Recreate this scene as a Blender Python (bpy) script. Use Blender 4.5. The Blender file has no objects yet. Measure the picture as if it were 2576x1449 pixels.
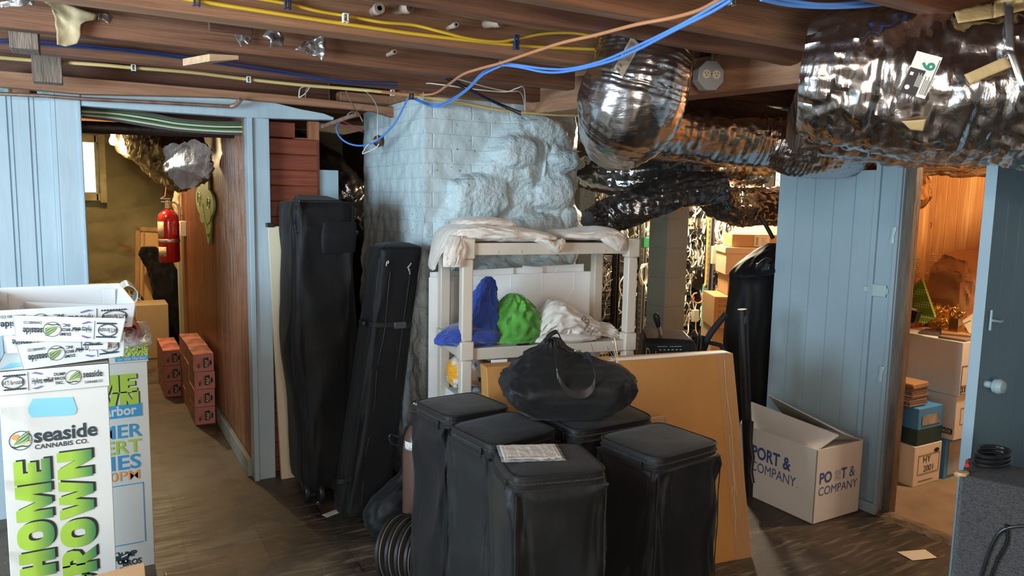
import bpy, bmesh, math, random
from mathutils import Vector, Matrix, noise
random.seed(7)
C = bpy.context.scene.collection
PI = math.pi
# ---------------------------------------------------------------- camera
FPX, CX, CY, CAMH = 1867.0, 1288.0, 724.5, 1.5
pit, rol, yaw = map(math.radians, (6.73, 1.10, 29.85))
fw = Vector((math.sin(yaw)*math.cos(pit), math.cos(yaw)*math.cos(pit), -math.sin(pit)))
rt0 = Vector((math.cos(yaw), -math.sin(yaw), 0)); up0 = rt0.cross(fw)
rt = rt0*math.cos(rol)+up0*math.sin(rol); up = -rt0*math.sin(rol)+up0*math.cos(rol)
cam = bpy.data.cameras.new('camera'); cam.sensor_width = 36; cam.lens = FPX/2576*36
cam.clip_start = 0.02; cam.clip_end = 60
camo = bpy.data.objects.new('camera', cam); C.objects.link(camo)
camo.matrix_world = Matrix(((rt.x, up.x, -fw.x, 0), (rt.y, up.y, -fw.y, 0), (rt.z, up.z, -fw.z, CAMH), (0, 0, 0, 1)))
sc = bpy.context.scene; sc.camera = camo
sc.view_settings.view_transform = 'Standard'; sc.view_settings.look = 'None'
sc.view_settings.gamma = 1; sc.view_settings.use_curve_mapping = False
sc.view_settings.exposure = 0.95
w = bpy.data.worlds.new('world'); sc.world = w; w.use_nodes = True
w.node_tree.nodes['Background'].inputs[0].default_value = (.75, .85, 1, 1)
w.node_tree.nodes['Background'].inputs[1].default_value = .25
def lamp(name, kind, loc, power, col, size=.1, tgt=None, sy=None, spread=None):
    l = bpy.data.lights.new(name, kind); l.energy = power; l.color = col
    if kind == 'AREA':
        l.size = size
        if sy: l.shape = 'RECTANGLE'; l.size_y = sy
        if spread: l.spread = math.radians(spread)
    else: l.shadow_soft_size = size
    o = bpy.data.objects.new(name, l); C.objects.link(o); o.location = loc
    if tgt: o.rotation_euler = (Vector(tgt)-Vector(loc)).to_track_quat('-Z', 'Y').to_euler()
    return o
COOL = (.62, .84, 1.0); WARM = (1.0, .74, .5)
lamp('window_daylight', 'AREA', (-1.95, 1.65, 1.42), 78, COOL, 1.35, (1.5, 3.3, 1.15), 1.0)
lamp('rear_fill', 'AREA', (-.6, -1.9, 1.45), 34, (1.0, .90, .80), 1.3, (1.6, 3, 1.0), 1.5)  # added soft fill from behind the camera, no actual doorway source
lamp('ceiling_bulb_light', 'POINT', (.35, .25, 1.93), 17, (1.0, .80, .62), .05)
lamp('ceiling_bulb_light', 'POINT', (-.9, 1.5, 1.9), 6, (1.0, .84, .68), .05)
lamp('rack_room_light', 'POINT', (3.95, 4.36, 1.93), 100, (1.0, .86, .62), .1)
lamp('rack_room_light', 'POINT', (4.85, 4.3, 1.93), 55, (1.0, .86, .62), .1)
lamp('storeroom_light', 'POINT', (4.2, 1.75, 2.08), 50, (1.0, .77, .48), .07)
lamp('hall_far_light', 'POINT', (.15, 6.2, 1.9), 7, (1.0, .74, .42), .06)

def at(px, py, ax, v):
    "world point where the sight line of a photo point meets the plane x|y|z = v"
    d = fw+rt*((px-CX)/FPX)-up*((py-CY)/FPX); i = 'xyz'.index(ax); o = Vector((0, 0, CAMH))
    return o+d*((v-o[i])/d[i])
# ---------------------------------------------------------------- materials
MATS = {}
def mat(name, c1, c2=None, ns=6, st=(1, 1, 1), rough=.6, metal=0, bs=0, bsc=40, bst=None, det=5, c3=None, emit=0, alpha=1,
        trans=0, lo=.35, hi=.65, ior=1.45, coat=0, vor=0, dist=0, sheen=0, spec=.5, rvar=0, space='Object'):
    if name in MATS: return MATS[name]
    m = bpy.data.materials.new(name); m.use_nodes = True; N = m.node_tree.nodes; L = m.node_tree.links
    b = N['Principled BSDF']; tc = N.new('ShaderNodeTexCoord')
    def tex(scale, stretch, kind='n', detail=det):
        mp = N.new('ShaderNodeMapping'); mp.inputs['Scale'].default_value = stretch; L.new(tc.outputs[space], mp.inputs[0])
        t = N.new('ShaderNodeTexNoise' if kind == 'n' else 'ShaderNodeTexVoronoi'); L.new(mp.outputs[0], t.inputs['Vector'])
        t.inputs['Scale'].default_value = scale
        if kind == 'n': t.inputs['Detail'].default_value = detail; t.inputs['Distortion'].default_value = dist
        return t
    b.inputs['Base Color'].default_value = (*c1, 1)
    if c2:
        t = tex(ns, st); r = N.new('ShaderNodeValToRGB'); r.color_ramp.elements[0].position = lo; r.color_ramp.elements[1].position = hi
        r.color_ramp.elements[0].color = (*c1, 1); r.color_ramp.elements[1].color = (*c2, 1)
        if c3: e = r.color_ramp.elements.new((lo+hi)/2); e.color = (*c3, 1)
        L.new(t.outputs[0], r.inputs[0]); L.new(r.outputs[0], b.inputs['Base Color'])
        if rvar:
            mr = N.new('ShaderNodeMapRange'); mr.inputs[3].default_value = rough-rvar; mr.inputs[4].default_value = rough+rvar
            L.new(t.outputs[0], mr.inputs[0]); L.new(mr.outputs[0], b.inputs['Roughness'])
    if not rvar: b.inputs['Roughness'].default_value = rough
    b.inputs['Metallic'].default_value = metal; b.inputs['IOR'].default_value = ior
    b.inputs['Specular IOR Level'].default_value = spec
    b.inputs['Transmission Weight'].default_value = trans; b.inputs['Alpha'].default_value = alpha
    b.inputs['Coat Weight'].default_value = coat; b.inputs['Sheen Weight'].default_value = sheen
    if emit: b.inputs['Emission Color'].default_value = (*c1, 1); b.inputs['Emission Strength'].default_value = emit
    if bs:
        t = tex(bsc, bst or (1, 1, 1)); bp = N.new('ShaderNodeBump'); bp.inputs['Strength'].default_value = bs
        bp.inputs['Distance'].default_value = .02; out = t.outputs[0]
        if vor:
            v = tex(vor, bst or (1, 1, 1), 'v'); v.feature = 'F1'; ad = N.new('ShaderNodeMath'); ad.operation = 'MULTIPLY_ADD'; ad.inputs[1].default_value = .45
            # let the noise bend the cells so that creases run crooked
            mx = N.new('ShaderNodeMix'); mx.data_type = 'VECTOR'; mx.inputs[0].default_value = .12
            L.new(tc.outputs[space], mx.inputs[4]); L.new(t.outputs['Color'], mx.inputs[5]); L.new(mx.outputs[1], v.inputs['Vector'])
            L.new(v.outputs['Distance'], ad.inputs[0]); L.new(out, ad.inputs[2]); out = ad.outputs[0]
        L.new(out, bp.inputs['Height']); L.new(bp.outputs[0], b.inputs['Normal'])
    MATS[name] = m; return m
# ---------------------------------------------------------------- mesh builder
def frame(o, x, y):
    "4x4 taking x,y,z to a plane at o with axes x, y and their normal"
    x = Vector(x).normalized(); y = Vector(y); y = (y-x*y.dot(x)).normalized(); z = x.cross(y)
    return Matrix(((x.x, y.x, z.x, o[0]), (x.y, y.y, z.y, o[1]), (x.z, y.z, z.z, o[2]), (0, 0, 0, 1)))
def TR(x=0, y=0, z=0, rz=0, rx=0, ry=0):
    return Matrix.Translation((x, y, z)) @ Matrix.Rotation(rz, 4, 'Z') @ Matrix.Rotation(ry, 4, 'Y') @ Matrix.Rotation(rx, 4, 'X')
def spline(pts, n=8):
    "Catmull-Rom through tuples of any length"
    out = []; P = [pts[0]]+list(pts)+[pts[-1]]
    for i in range(1, len(P)-2):
        a, b, c, d = P[i-1:i+3]
        for k in range(n):
            t = k/n
            out.append(tuple(.5*((2*q)+(-p+r)*t+(2*p-5*q+4*r-s)*t*t+(-p+3*q-3*r+s)*t**3) for p, q, r, s in zip(a, b, c, d)))
    out.append(tuple(pts[-1])); return out
class MB:
    def __init__(s, M=None): s.v = []; s.f = []; s.m = []; s.M = M or Matrix()
    def add(s, vs, fs, mi=0, M=None):
        T = s.M @ M if M else s.M; k = len(s.v)
        s.v += [T @ Vector(p) for p in vs]; s.f += [[i+k for i in f] for f in fs]; s.m += [mi]*len(fs)
        return s
    def box(s, x0, y0, z0, x1, y1, z1, mi=0, M=None):
        return s.add([(x, y, z) for x in (x0, x1) for y in (y0, y1) for z in (z0, z1)],
                     [(0, 1, 3, 2), (4, 6, 7, 5), (0, 4, 5, 1), (2, 3, 7, 6), (0, 2, 6, 4), (1, 5, 7, 3)], mi, M)
    def hexa(s, b, t, mi=0):
        "solid between two quads"
        return s.add(list(b)+list(t), [(3, 2, 1, 0), (4, 5, 6, 7), (0, 1, 5, 4), (1, 2, 6, 5), (2, 3, 7, 6), (3, 0, 4, 7)], mi)
    def prism(s, poly, d, mi=0, M=None):
        n = len(poly); vs = [(x, y, 0) for x, y in poly]+[(x, y, d) for x, y in poly]
        return s.add(vs, [list(range(n))[::-1], list(range(n, 2*n))]+[(i, (i+1) % n, n+(i+1) % n, n+i) for i in range(n)], mi, M)
    def lathe(s, prof, n=24, mi=0, M=None):
        vs = []; fs = []; m = len(prof)
        for r, z in prof:
            for k in range(n): a = 2*PI*k/n; vs.append((r*math.cos(a), r*math.sin(a), z))
        for j in range(m-1):
            for k in range(n): q = (k+1) % n; fs.append((j*n+k, j*n+q, (j+1)*n+q, (j+1)*n+k))
        if prof[0][0] > 1e-6: fs.append(list(range(n))[::-1])
        if prof[-1][0] > 1e-6: fs.append([(m-1)*n+k for k in range(n)])
        return s.add(vs, fs, mi, M)
    def tube(s, pts, r=.005, n=8, mi=0, cap=True, closed=False, flat=1, M=None):
        P = [Vector(p[:3]) for p in pts]; m = len(P); vs = []; fs = []
        t0 = (P[1]-P[0]).normalized(); nn = t0.orthogonal().normalized()
        if abs(t0.z) < .9: nn = (Vector((0, 0, 1))-t0*t0.z).normalized()
        for i in range(m):
            t = ((P[(i+1) % m]-P[i-1]) if closed else (P[min(i+1, m-1)]-P[max(i-1, 0)]))
            if t.length < 1e-9: t = t0
            t.normalize(); nn = (nn-t*nn.dot(t))
            nn = nn.normalized() if nn.length > 1e-6 else t.orthogonal().normalized(); bb = t.cross(nn)
            rr = r[i] if isinstance(r, (list, tuple)) else r
            for k in range(n):
                a = 2*PI*k/n; vs.append(P[i]+nn*(math.cos(a)*rr*flat)+bb*(math.sin(a)*rr))
        for i in range(m if closed else m-1):
            j = (i+1) % m
            for k in range(n): q = (k+1) % n; fs.append((i*n+k, i*n+q, j*n+q, j*n+k))
        if cap and not closed: fs += [list(range(n))[::-1], [(m-1)*n+k for k in range(n)]]
        return s.add(vs, fs, mi, M)
    def band(s, pts, w, up_=(0, 0, 1), th=.002, mi=0):
        "flat strap along pts, width w across 'up_'"
        P = [Vector(p[:3]) for p in pts]; m = len(P); u = Vector(up_).normalized(); vs = []; fs = []
        for i in range(m):
            t = (P[min(i+1, m-1)]-P[max(i-1, 0)]).normalized(); nn = t.cross(u).normalized()
            for a, b in ((-w/2, -th/2), (w/2, -th/2), (w/2, th/2), (-w/2, th/2)): vs.append(P[i]+u*a+nn*b)
        for i in range(m-1):
            for k in range(4): q = (k+1) % 4; fs.append((i*4+k, i*4+q, i*4+4+q, i*4+4+k))
        fs += [(3, 2, 1, 0), tuple((m-1)*4+k for k in range(4))]
        return s.add(vs, fs, mi)
    def loft(s, rings, seg=6, n=40, folds=(), seed=0, mi=0, close=True):
        """rings: (cx,cy,cz, a, b, power, tiltx, tilty): super-ellipse in the horizontal plane of M, tilted;
        folds: list of (amplitude, around, along)"""
        R = spline(rings, seg); vs = []; fs = []; m = len(R)
        for j, (cx, cy, cz, a, b, p, tx, ty) in enumerate(R):
            for k in range(n):
                t = 2*PI*k/n; c, q = math.cos(t), math.sin(t); pw = 2/max(p, 1)
                x = a*math.copysign(abs(c)**pw, c); y = b*math.copysign(abs(q)**pw, q); d = 0
                for am, fa, fl in folds:
                    v = noise.noise(Vector((c*fa+seed, q*fa, j/seg*fl+seed*1.7))); d += am*(1-2.4*abs(v))
                f = 1+d/max(a, b, .02); x *= f; y *= f
                vs.append((cx+x, cy+y, cz+x*tx+y*ty))
        for j in range(m-1):
            for k in range(n): q = (k+1) % n; fs.append((j*n+k, j*n+q, (j+1)*n+q, (j+1)*n+k))
        if close: fs += [list(range(n))[::-1], [(m-1)*n+k for k in range(n)]]
        return s.add(vs, fs, mi)
    def grid(s, fn, nu, nv, mi=0, flip=False):
        vs = [fn(i/nu, j/nv) for j in range(nv+1) for i in range(nu+1)]; fs = []
        for j in range(nv):
            for i in range(nu):
                a = j*(nu+1)+i; q = (a, a+1, a+nu+2, a+nu+1); fs.append(q[::-1] if flip else q)
        return s.add(vs, fs, mi)
    def text(s, body, M, size, mi=0, bold=0, sx=1, align='LEFT', shear=0, z=0, spacing=1):
        cu = bpy.data.curves.new('t', 'FONT'); cu.body = body; cu.size = size; cu.align_x = align; cu.offset = bold*size
        cu.shear = shear; cu.space_character = spacing; cu.resolution_u = 3; cu.fill_mode = 'FRONT'
        o = bpy.data.objects.new('t', cu); C.objects.link(o)
        dg = bpy.context.evaluated_depsgraph_get(); me = bpy.data.meshes.new_from_object(o.evaluated_get(dg))
        s.add([(v.co.x*sx, v.co.y, z) for v in me.vertices], [list(p.vertices) for p in me.polygons], mi, M)
        bpy.data.objects.remove(o); bpy.data.curves.remove(cu); bpy.data.meshes.remove(me); return s
    def build(s, name, mats, parent=None, smooth=38, bevel=0, sub=0, solid=0, world=True, nrm=True):
        me = bpy.data.meshes.new(name); inv = Matrix()
        if parent is not None and world:
            L_ = parent; chain = Matrix()
            while L_ is not None:
                chain = (Matrix.Translation(L_.location) @ L_.rotation_euler.to_matrix().to_4x4()) @ chain; L_ = L_.parent
            inv = chain.inverted()
        me.from_pydata([inv @ v for v in s.v], [], s.f)
        for m in (mats if isinstance(mats, (list, tuple)) else [mats]): me.materials.append(m)
        me.polygons.foreach_set('material_index', s.m); me.update()
        if nrm:
            b = bmesh.new(); b.from_mesh(me); bmesh.ops.recalc_face_normals(b, faces=b.faces); b.to_mesh(me); b.free()
        if smooth:
            me.polygons.foreach_set('use_smooth', [True]*len(me.polygons)); me.set_sharp_from_angle(angle=math.radians(smooth))
        o = bpy.data.objects.new(name, me); C.objects.link(o); o.parent = parent
        if solid: d = o.modifiers.new('solid', 'SOLIDIFY'); d.thickness = solid; d.offset = 0
        if bevel:
            d = o.modifiers.new('bevel', 'BEVEL'); d.width = bevel; d.segments = 2; d.limit_method = 'ANGLE'; d.angle_limit = math.radians(35)
        if sub: d = o.modifiers.new('sub', 'SUBSURF'); d.levels = sub; d.render_levels = sub
        return o
def tag(o, label, cat, group=None, kind=None):
    if kind: o['kind'] = kind
    if label: o['label'] = label
    if cat: o['category'] = cat
    if group: o['group'] = group
    return o
def thing(name, label, cat, loc=(0, 0, 0), rz=0, group=None):
    o = bpy.data.objects.new(name, None); C.objects.link(o); o.location = loc; o.rotation_euler = (0, 0, rz)
    o.empty_display_size = .1
    return tag(o, label, cat, group)
def struct(name, mb, m, label=None, cat=None, **kw):
    o = mb.build(name, m, **kw); o['kind'] = 'structure'
    if label: o['label'] = label
    if cat: o['category'] = cat
    return o
def dup(root, loc, rz=0, label=None, group=None):
    r = root.copy(); C.objects.link(r); r.location = loc; r.rotation_euler = (0, 0, rz)
    if label: r['label'] = label
    if group: r['group'] = group
    for ch in list(root.children):
        c = ch.copy(); C.objects.link(c); c.parent = r
        for g in ch.children: d = g.copy(); C.objects.link(d); d.parent = c
    return r
def boards(mb, p0, p1, nrm, z0, z1, pitch, gw=.008, gd=.006, th=.018, beads=False, mi=0):
    "tongue-and-groove boarding: real grooves cut into a slab between two plan points"
    p0 = Vector((*p0, 0)); p1 = Vector((*p1, 0)); d = (p1-p0); L_ = d.length; d.normalize(); nv = Vector((*nrm, 0))
    pf = []; x = 0; n = max(1, round(L_/pitch)); pitch = L_/n
    for i in range(n):
        a = i*pitch; b = a+pitch
        pf += [(a, -gd), (a+gw/2, 0)]
        if beads:
            c = a+gw*1.6; pf += [(c, 0), (c+gw*.4, -gd*.7), (c+gw*.8, 0)]
        pf += [(b-gw/2, 0)]
    pf.append((L_, -gd)); m = len(pf); vs = []
    for z in (z0, z1):
        for a, h in pf: q = p0+d*a+nv*h; vs.append((q.x, q.y, z))
        for a in (0, L_): q = p0+d*a-nv*th; vs.append((q.x, q.y, z))
    k = m+2; fs = [(i, i+1, k+i+1, k+i) for i in range(m-1)]
    fs += [(m-1, m+1, k+m+1, k+m-1), (m+1, m, k+m, k+m+1), (m, 0, k, k+m), list(range(m))+[m+1, m], [k+i for i in range(m)]+[k+m+1, k+m]]
    return mb.add(vs, fs, mi)
def boards_h(mb, x0, x1, y, z0, z1, pitch, gd=.006, gw=.008, th=.02):
    "horizontal boarding facing -Y"
    pf = []; n = max(1, round((z1-z0)/pitch)); pitch = (z1-z0)/n
    for i in range(n): a = z0+i*pitch; pf += [(a, y+gd), (a+gw/2, y), (a+pitch-gw/2, y)]
    pf += [(z1, y+gd), (z1, y+th), (z0, y+th)]
    mb.prism(pf, x1-x0, M=Matrix(((0, 0, 1, x0), (0, 1, 0, 0), (1, 0, 0, 0), (0, 0, 0, 1))))
    return mb
# ---------------------------------------------------------------- materials used around the place
blue = mat('blue_paint', (.33, .42, .475), (.40, .50, .55), 3, rough=.42, bs=.12, bsc=30, bst=(1, 1, .15), lo=.3, hi=.7)
blue_r = mat('blue_grey_paint', (.28, .38, .44), (.33, .44, .50), 2.5, rough=.45, bs=.08, bsc=25, bst=(1, 1, .15), lo=.3, hi=.7)
blue_shaded = mat('shaded_blue_paint', (.075, .125, .150), (.105, .165, .19), 3, rough=.38, bs=.1, bsc=25, bst=(1, 1, .2), lo=.3, hi=.7)  # door blue with the weaker light on its face put into the colour
aqua = mat('aqua_old_paint', (.30, .50, .46), (.16, .22, .20), 14, rough=.6, bs=.3, bsc=40, lo=.5, hi=.62)
joistm = mat('joist_wood', (.12, .046, .025), (.25, .108, .055), 3.2, (.5, 9, 9), .62, bs=.35, bsc=12, bst=(.4, 14, 14), c3=(.18, .074, .038), dist=.6)
joist2 = mat('joist_wood_pale', (.24, .108, .056), (.38, .19, .10), 3.2, (.6, 9, 9), .62, bs=.35, bsc=12, bst=(.4, 14, 14), dist=.7)
joist3 = mat('joist_wood_dark', (.075, .028, .017), (.155, .062, .034), 3.0, (.5, 9, 9), .55, bs=.35, bsc=12, bst=(.4, 14, 14), dist=.6)
ygrain = mat('girder_wood', (.30, .145, .078), (.43, .225, .125), 3.2, (9, .6, 9), .66, bs=.4, bsc=14, bst=(14, .5, 14), dist=.7)
rawy = mat('raw_wood', (.21, .155, .115), (.125, .09, .065), 6, (6, 6, .7), .7, bs=.4, bsc=30, bst=(4, 4, .5))
pale = mat('pale_cut_wood', (.62, .40, .24), (.50, .29, .16), 6, (1, 8, 8), .6)
subf = mat('subfloor_wood', (.11, .045, .024), (.20, .085, .042), 4, (9, .8, 9), .7, bs=.3, bsc=20)
redw = mat('red_brown_board', (.165, .036, .018), (.23, .058, .028), 4, (.7, 8, 10), .42, bs=.25, bsc=10, bst=(.5, 12, 12), dist=.5)
bead = mat('varnished_beadboard', (.135, .046, .018), (.25, .095, .038), 3.5, (7, 7, .55), .34, bs=.2, bsc=14, bst=(8, 8, .4), c3=(.19, .068, .026))
pine = mat('orange_pine_board', (.62, .31, .11), (.76, .44, .18), 3, (6, 6, .35), .38, bs=.15, bsc=12, bst=(8, 8, .3), c3=(.55, .25, .08), dist=1.2)
whit = mat('white_board', (.80, .80, .79), (.75, .74, .72), 4, rough=.5)
black_hole = mat('soot_black', (.006, .005, .005), rough=.9)
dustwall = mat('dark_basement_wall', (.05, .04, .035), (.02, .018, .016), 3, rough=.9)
metal = mat('galvanised_steel', (.62, .62, .62), (.45, .45, .46), 20, rough=.38, metal=.9, rvar=.1)
chrome = mat('bright_metal', (.8, .8, .78), rough=.2, metal=1)
whitep = mat('white_plastic', (.75, .74, .70), rough=.4)
ivory = mat('ivory_plastic', (.76, .68, .50), rough=.4)
blackp = mat('black_plastic', (.012, .012, .013), rough=.38)
# ---------------------------------------------------------------- floor
def floor_mat():
    m = bpy.data.materials.new('vinyl_tile'); m.use_nodes = True; N = m.node_tree.nodes; L = m.node_tree.links; b = N['Principled BSDF']
    tc = N.new('ShaderNodeTexCoord'); br = N.new('ShaderNodeTexBrick'); br.offset = 0; br.squash = 1
    L.new(tc.outputs['Object'], br.inputs[0]); br.inputs['Scale'].default_value = 1
    br.inputs['Brick Width'].default_value = .305; br.inputs['Row Height'].default_value = .305
    br.inputs['Mortar Size'].default_value = .0030; br.inputs['Bias'].default_value = -.25
    br.inputs['Color1'].default_value = (.011, .009, .008, 1); br.inputs['Color2'].default_value = (.075, .036, .024, 1)
    br.inputs['Mortar'].default_value = (.005, .004, .004, 1)
    def noi(sc_, st, d=6, dist=0):
        mp = N.new('ShaderNodeMapping'); mp.inputs['Scale'].default_value = st; L.new(tc.outputs['Object'], mp.inputs[0])
        n = N.new('ShaderNodeTexNoise'); n.inputs['Scale'].default_value = sc_; n.inputs['Detail'].default_value = d; n.inputs['Distortion'].default_value = dist
        L.new(mp.outputs[0], n.inputs[0]); return n
    def ramp(src, a, b_, ca=0, cb=1):
        r = N.new('ShaderNodeMapRange'); r.inputs[1].default_value = a; r.inputs[2].default_value = b_; r.inputs[3].default_value = ca; r.inputs[4].default_value = cb
        L.new(src, r.inputs[0]); return r.outputs[0]
    def mix(f, a, col):
        x = N.new('ShaderNodeMix'); x.data_type = 'RGBA'; L.new(f, x.inputs[0]); L.new(a, x.inputs[6]); x.inputs[7].default_value = (*col, 1); return x.outputs[2]
    # tiles of the passage side are tan marbled ones, the others black: the border follows the tile grid
    sx = N.new('ShaderNodeSeparateXYZ'); L.new(tc.outputs['Object'], sx.inputs[0])
    nz = noi(1.6, (1, 1, 1), 2); ad = N.new('ShaderNodeMath'); ad.operation = 'MULTIPLY_ADD'; L.new(nz.outputs[0], ad.inputs[0]); ad.inputs[1].default_value = .5
    L.new(sx.outputs[0], ad.inputs[2]); left = ramp(ad.outputs[0], 1.15, 1.0)
    c = mix(left, br.outputs[0], (.125, .086, .050))
    m2 = N.new('ShaderNodeMix'); m2.data_type = 'RGBA'; m2.blend_type = 'MULTIPLY'; m2.inputs[0].default_value = .75
    br2 = N.new('ShaderNodeTexBrick'); br2.offset = 0; L.new(tc.outputs['Object'], br2.inputs[0]); br2.inputs['Scale'].default_value = 1
    br2.inputs['Brick Width'].default_value = .305; br2.inputs['Row Height'].default_value = .305; br2.inputs['Mortar Size'].default_value = .0030
    br2.inputs['Color1'].default_value = (1, 1, 1, 1); br2.inputs['Color2'].default_value = (.45, .42, .38, 1); br2.inputs['Mortar'].default_value = (.25, .22, .2, 1)
    L.new(c, m2.inputs[6]); L.new(br2.outputs[0], m2.inputs[7]); c = m2.outputs[2]
    st1 = noi(5, (1, 7, 1), 8, .8); c = mix(ramp(st1.outputs[0], .53, .70, 0, .75), c, (.19, .145, .10))
    st2 = noi(26, (6, .6, 1), 4, .3); c = mix(ramp(st2.outputs[0], .64, .74, 0, .7), c, (.27, .21, .15))
    du = noi(2.3, (1, 1, 1), 7, 1); c = mix(ramp(du.outputs[0], .42, .7, 0, .45), c, (.13, .105, .08)); du2 = noi(4.1, (1, 1, 1), 8, .5); c = mix(ramp(du2.outputs[0], .50, .62, 0, .7), c, (.030, .022, .015))
    L.new(c, b.inputs['Base Color']); L.new(ramp(st1.outputs[0], .3, .8, .42, .66), b.inputs['Roughness'])
    bp = N.new('ShaderNodeBump'); bp.inputs['Strength'].default_value = .25; bp.inputs['Distance'].default_value = .004
    L.new(st1.outputs[0], bp.inputs['Height']); L.new(bp.outputs[0], b.inputs['Normal'])
    return m
struct('floor', MB().box(-3.2, -2.6, -.05, 3.36, 9, 0).box(3.36, 2.9, -.05, 7, 9, -.001), floor_mat())
conc = mat('dusty_concrete', (.20, .145, .095), (.29, .215, .145), 5, rough=.85, bs=.3, bsc=60)
struct('floor', MB().box(3.36, .3, -.05, 5.6, 2.9, .012), conc)
thr = MB(); thr.grid(lambda u, v: (3.30+.17*v+.012*noise.noise(Vector((u*30, v, 0))), .3+1.83*u, .022*math.sin(min(1, v*1.6)*PI)**.5+.006*noise.noise(Vector((u*40, v*8, 3)))-.001), 80, 8)
struct('trim_1', thr, mat('worn_threshold', (.23, .17, .12), (.10, .075, .055), 12, (3, 1, 1), .8, bs=.5, bsc=60))
# ---------------------------------------------------------------- outer shell
cream = mat('cream_wall', (.50, .47, .42), (.42, .40, .36), 2, rough=.8)
def wall_open(name, x, ys, zs, thick, oy, oz, m, flip=1):
    b = MB(); (y0, y1), (z0, z1) = ys, zs; X = (x, x+thick)
    b.box(X[0], y0, z0, X[1], oy[0], z1).box(X[0], oy[1], z0, X[1], y1, z1).box(X[0], oy[0], z0, X[1], oy[1], oz[0]).box(X[0], oy[0], oz[1], X[1], oy[1], z1)
    return struct(name, b, m)
wall_open('wall_left', -2.1, (-2.6, 4.0), (0, 2.2), .12, (.9, 2.4), (.75, 1.95), cream)
b = MB(); b.box(-3.2, -2.6, 0, -1.4, -2.5, 2.2).box(.2, -2.6, 0, 3.4, -2.5, 2.2).box(-1.4, -2.6, 2.0, .2, -2.5, 2.2); struct('wall_back', b, cream)
g = mat('bright_outdoors', (.62, .82, 1.0), emit=1.6)
struct('window_1', MB().box(-2.3, .9, .75, -2.29, 2.4, 1.95), g)
fr = MB()
for a in ((.9, .95), (1.62, 1.68), (2.35, 2.4)): fr.box(-2.08, a[0], .75, -2.0, a[1], 1.95)
fr.box(-2.08, .9, .75, -2.0, 2.4, .80).box(-2.08, .9, 1.90, -2.0, 2.4, 1.95); struct('window_2', fr, blue)
# front wall: beadboard at the left, its corner trim, header over the passage, post
b = MB(); boards(b, (-2.1, 3.98), (-.115, 3.98), (0, -1), 0, 1.92, .083, .009, .008, .03, True)
struct('wall_front', b, blue)
b = MB(); b.box(-.118, 3.945, 0, -.098, 3.98, 1.96).box(-.098, 3.93, 0, -.012, 4.05, 1.98).box(-.016, 3.918, 0, 0, 4.06, 1.965)
struct('trim_2', b, blue, bevel=.004)
def wavy(mb, pts, th, d):  # board with a torn lower or upper edge
    pass
b = MB(); P = [(-.0, 1.886), (.30, 1.884), (.72, 1.884), (.95, 1.893), (1.15, 1.902), (1.155, 1.915), (1.10, 1.932), (.98, 1.945), (.80, 1.975), (.60, 1.968), (.3, 1.972), (0, 1.968)]
b.prism(P, .06, M=frame((0, 3.985, 0), (1, 0, 0), (0, 0, 1))); struct('trim_3', b, blue, bevel=.002)
b = MB(); b.box(.716, 3.93, 0, .742, 4.02, 1.89).box(.744, 3.945, 0, .826, 4.02, 1.888); struct('trim_4', b, blue, bevel=.003)
b = MB(); boards_h(b, .826, 1.09, 4.03, 0, 1.80, .082); boards_h(b, .826, .975, 4.032, 1.805, 1.885, .06)
struct('wall_red', b, redw)
b = MB(); b.box(1.055, 4.055, 0, 1.11, 4.10, 1.90).box(.975, 4.06, 1.80, 1.06, 4.08, 1.81); struct('trim_5', b, mat('stud_wood', (.25, .09, .04), (.34, .14, .065), 5, (8, 8, .6), .6))
b = MB(); b.box(1.095, 4.062, 1.32, 1.215, 4.072, 1.645); struct('trim_6', b, blue_r)
# passage wall in varnished beadboard, its baseboard and end trim
b = MB(); boards(b, (.72, 4.02), (.72, 7.12), (-1, 0), 0, 2.0, .044, .012, .010, .03, True); struct('wall_hall', b, bead)
b = MB(); b.box(.695, 4.02, 0, .72, 7.15, .095); struct('baseboard_hall', b, mat('grey_green_trim', (.27, .27, .21), (.22, .20, .15), 6, rough=.6), bevel=.004)
b = MB(); b.box(.69, 7.12, 0, .74, 7.22, 2.0); struct('trim_7', b, mat('yellow_cream_trim', (.42, .42, .26), rough=.6))
# far stone wall
def stone_h(x, z, s=1.0, sx=2.6, sz=3.6):
    wv = noise.noise(Vector((x*1.7, z*1.7, 4)))*.25
    d, _ = noise.voronoi(Vector((x*sx+wv, z*sz+wv, s*3.1)))
    e = min(1, (d[1]-d[0])*2.1); return e**.55
stonem = mat('lime_washed_stone', (.31, .27, .14), (.21, .185, .095), 2.2, rough=.85, bs=.5, bsc=18, c3=(.26, .225, .115))
def patch_mat():
    m = stonem; N = m.node_tree.nodes; L = m.node_tree.links; b = N['Principled BSDF']; old = b.inputs['Base Color'].links[0].from_socket
    tc = N.new('ShaderNodeTexCoord'); n = N.new('ShaderNodeTexNoise'); n.inputs['Scale'].default_value = 2.1; mp = N.new('ShaderNodeMapping'); mp.inputs['Scale'].default_value = (1, 1, 2.4)
    L.new(tc.outputs['Object'], mp.inputs[0]); L.new(mp.outputs[0], n.inputs[0])
    r = N.new('ShaderNodeMapRange'); r.inputs[1].default_value = .66; r.inputs[2].default_value = .70; L.new(n.outputs[0], r.inputs[0])
    x = N.new('ShaderNodeMix'); x.data_type = 'RGBA'; L.new(r.outputs[0], x.inputs[0]); L.new(old, x.inputs[6]); x.inputs[7].default_value = (.25, .10, .03, 1); L.new(x.outputs[2], b.inputs['Base Color'])
patch_mat()
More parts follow.
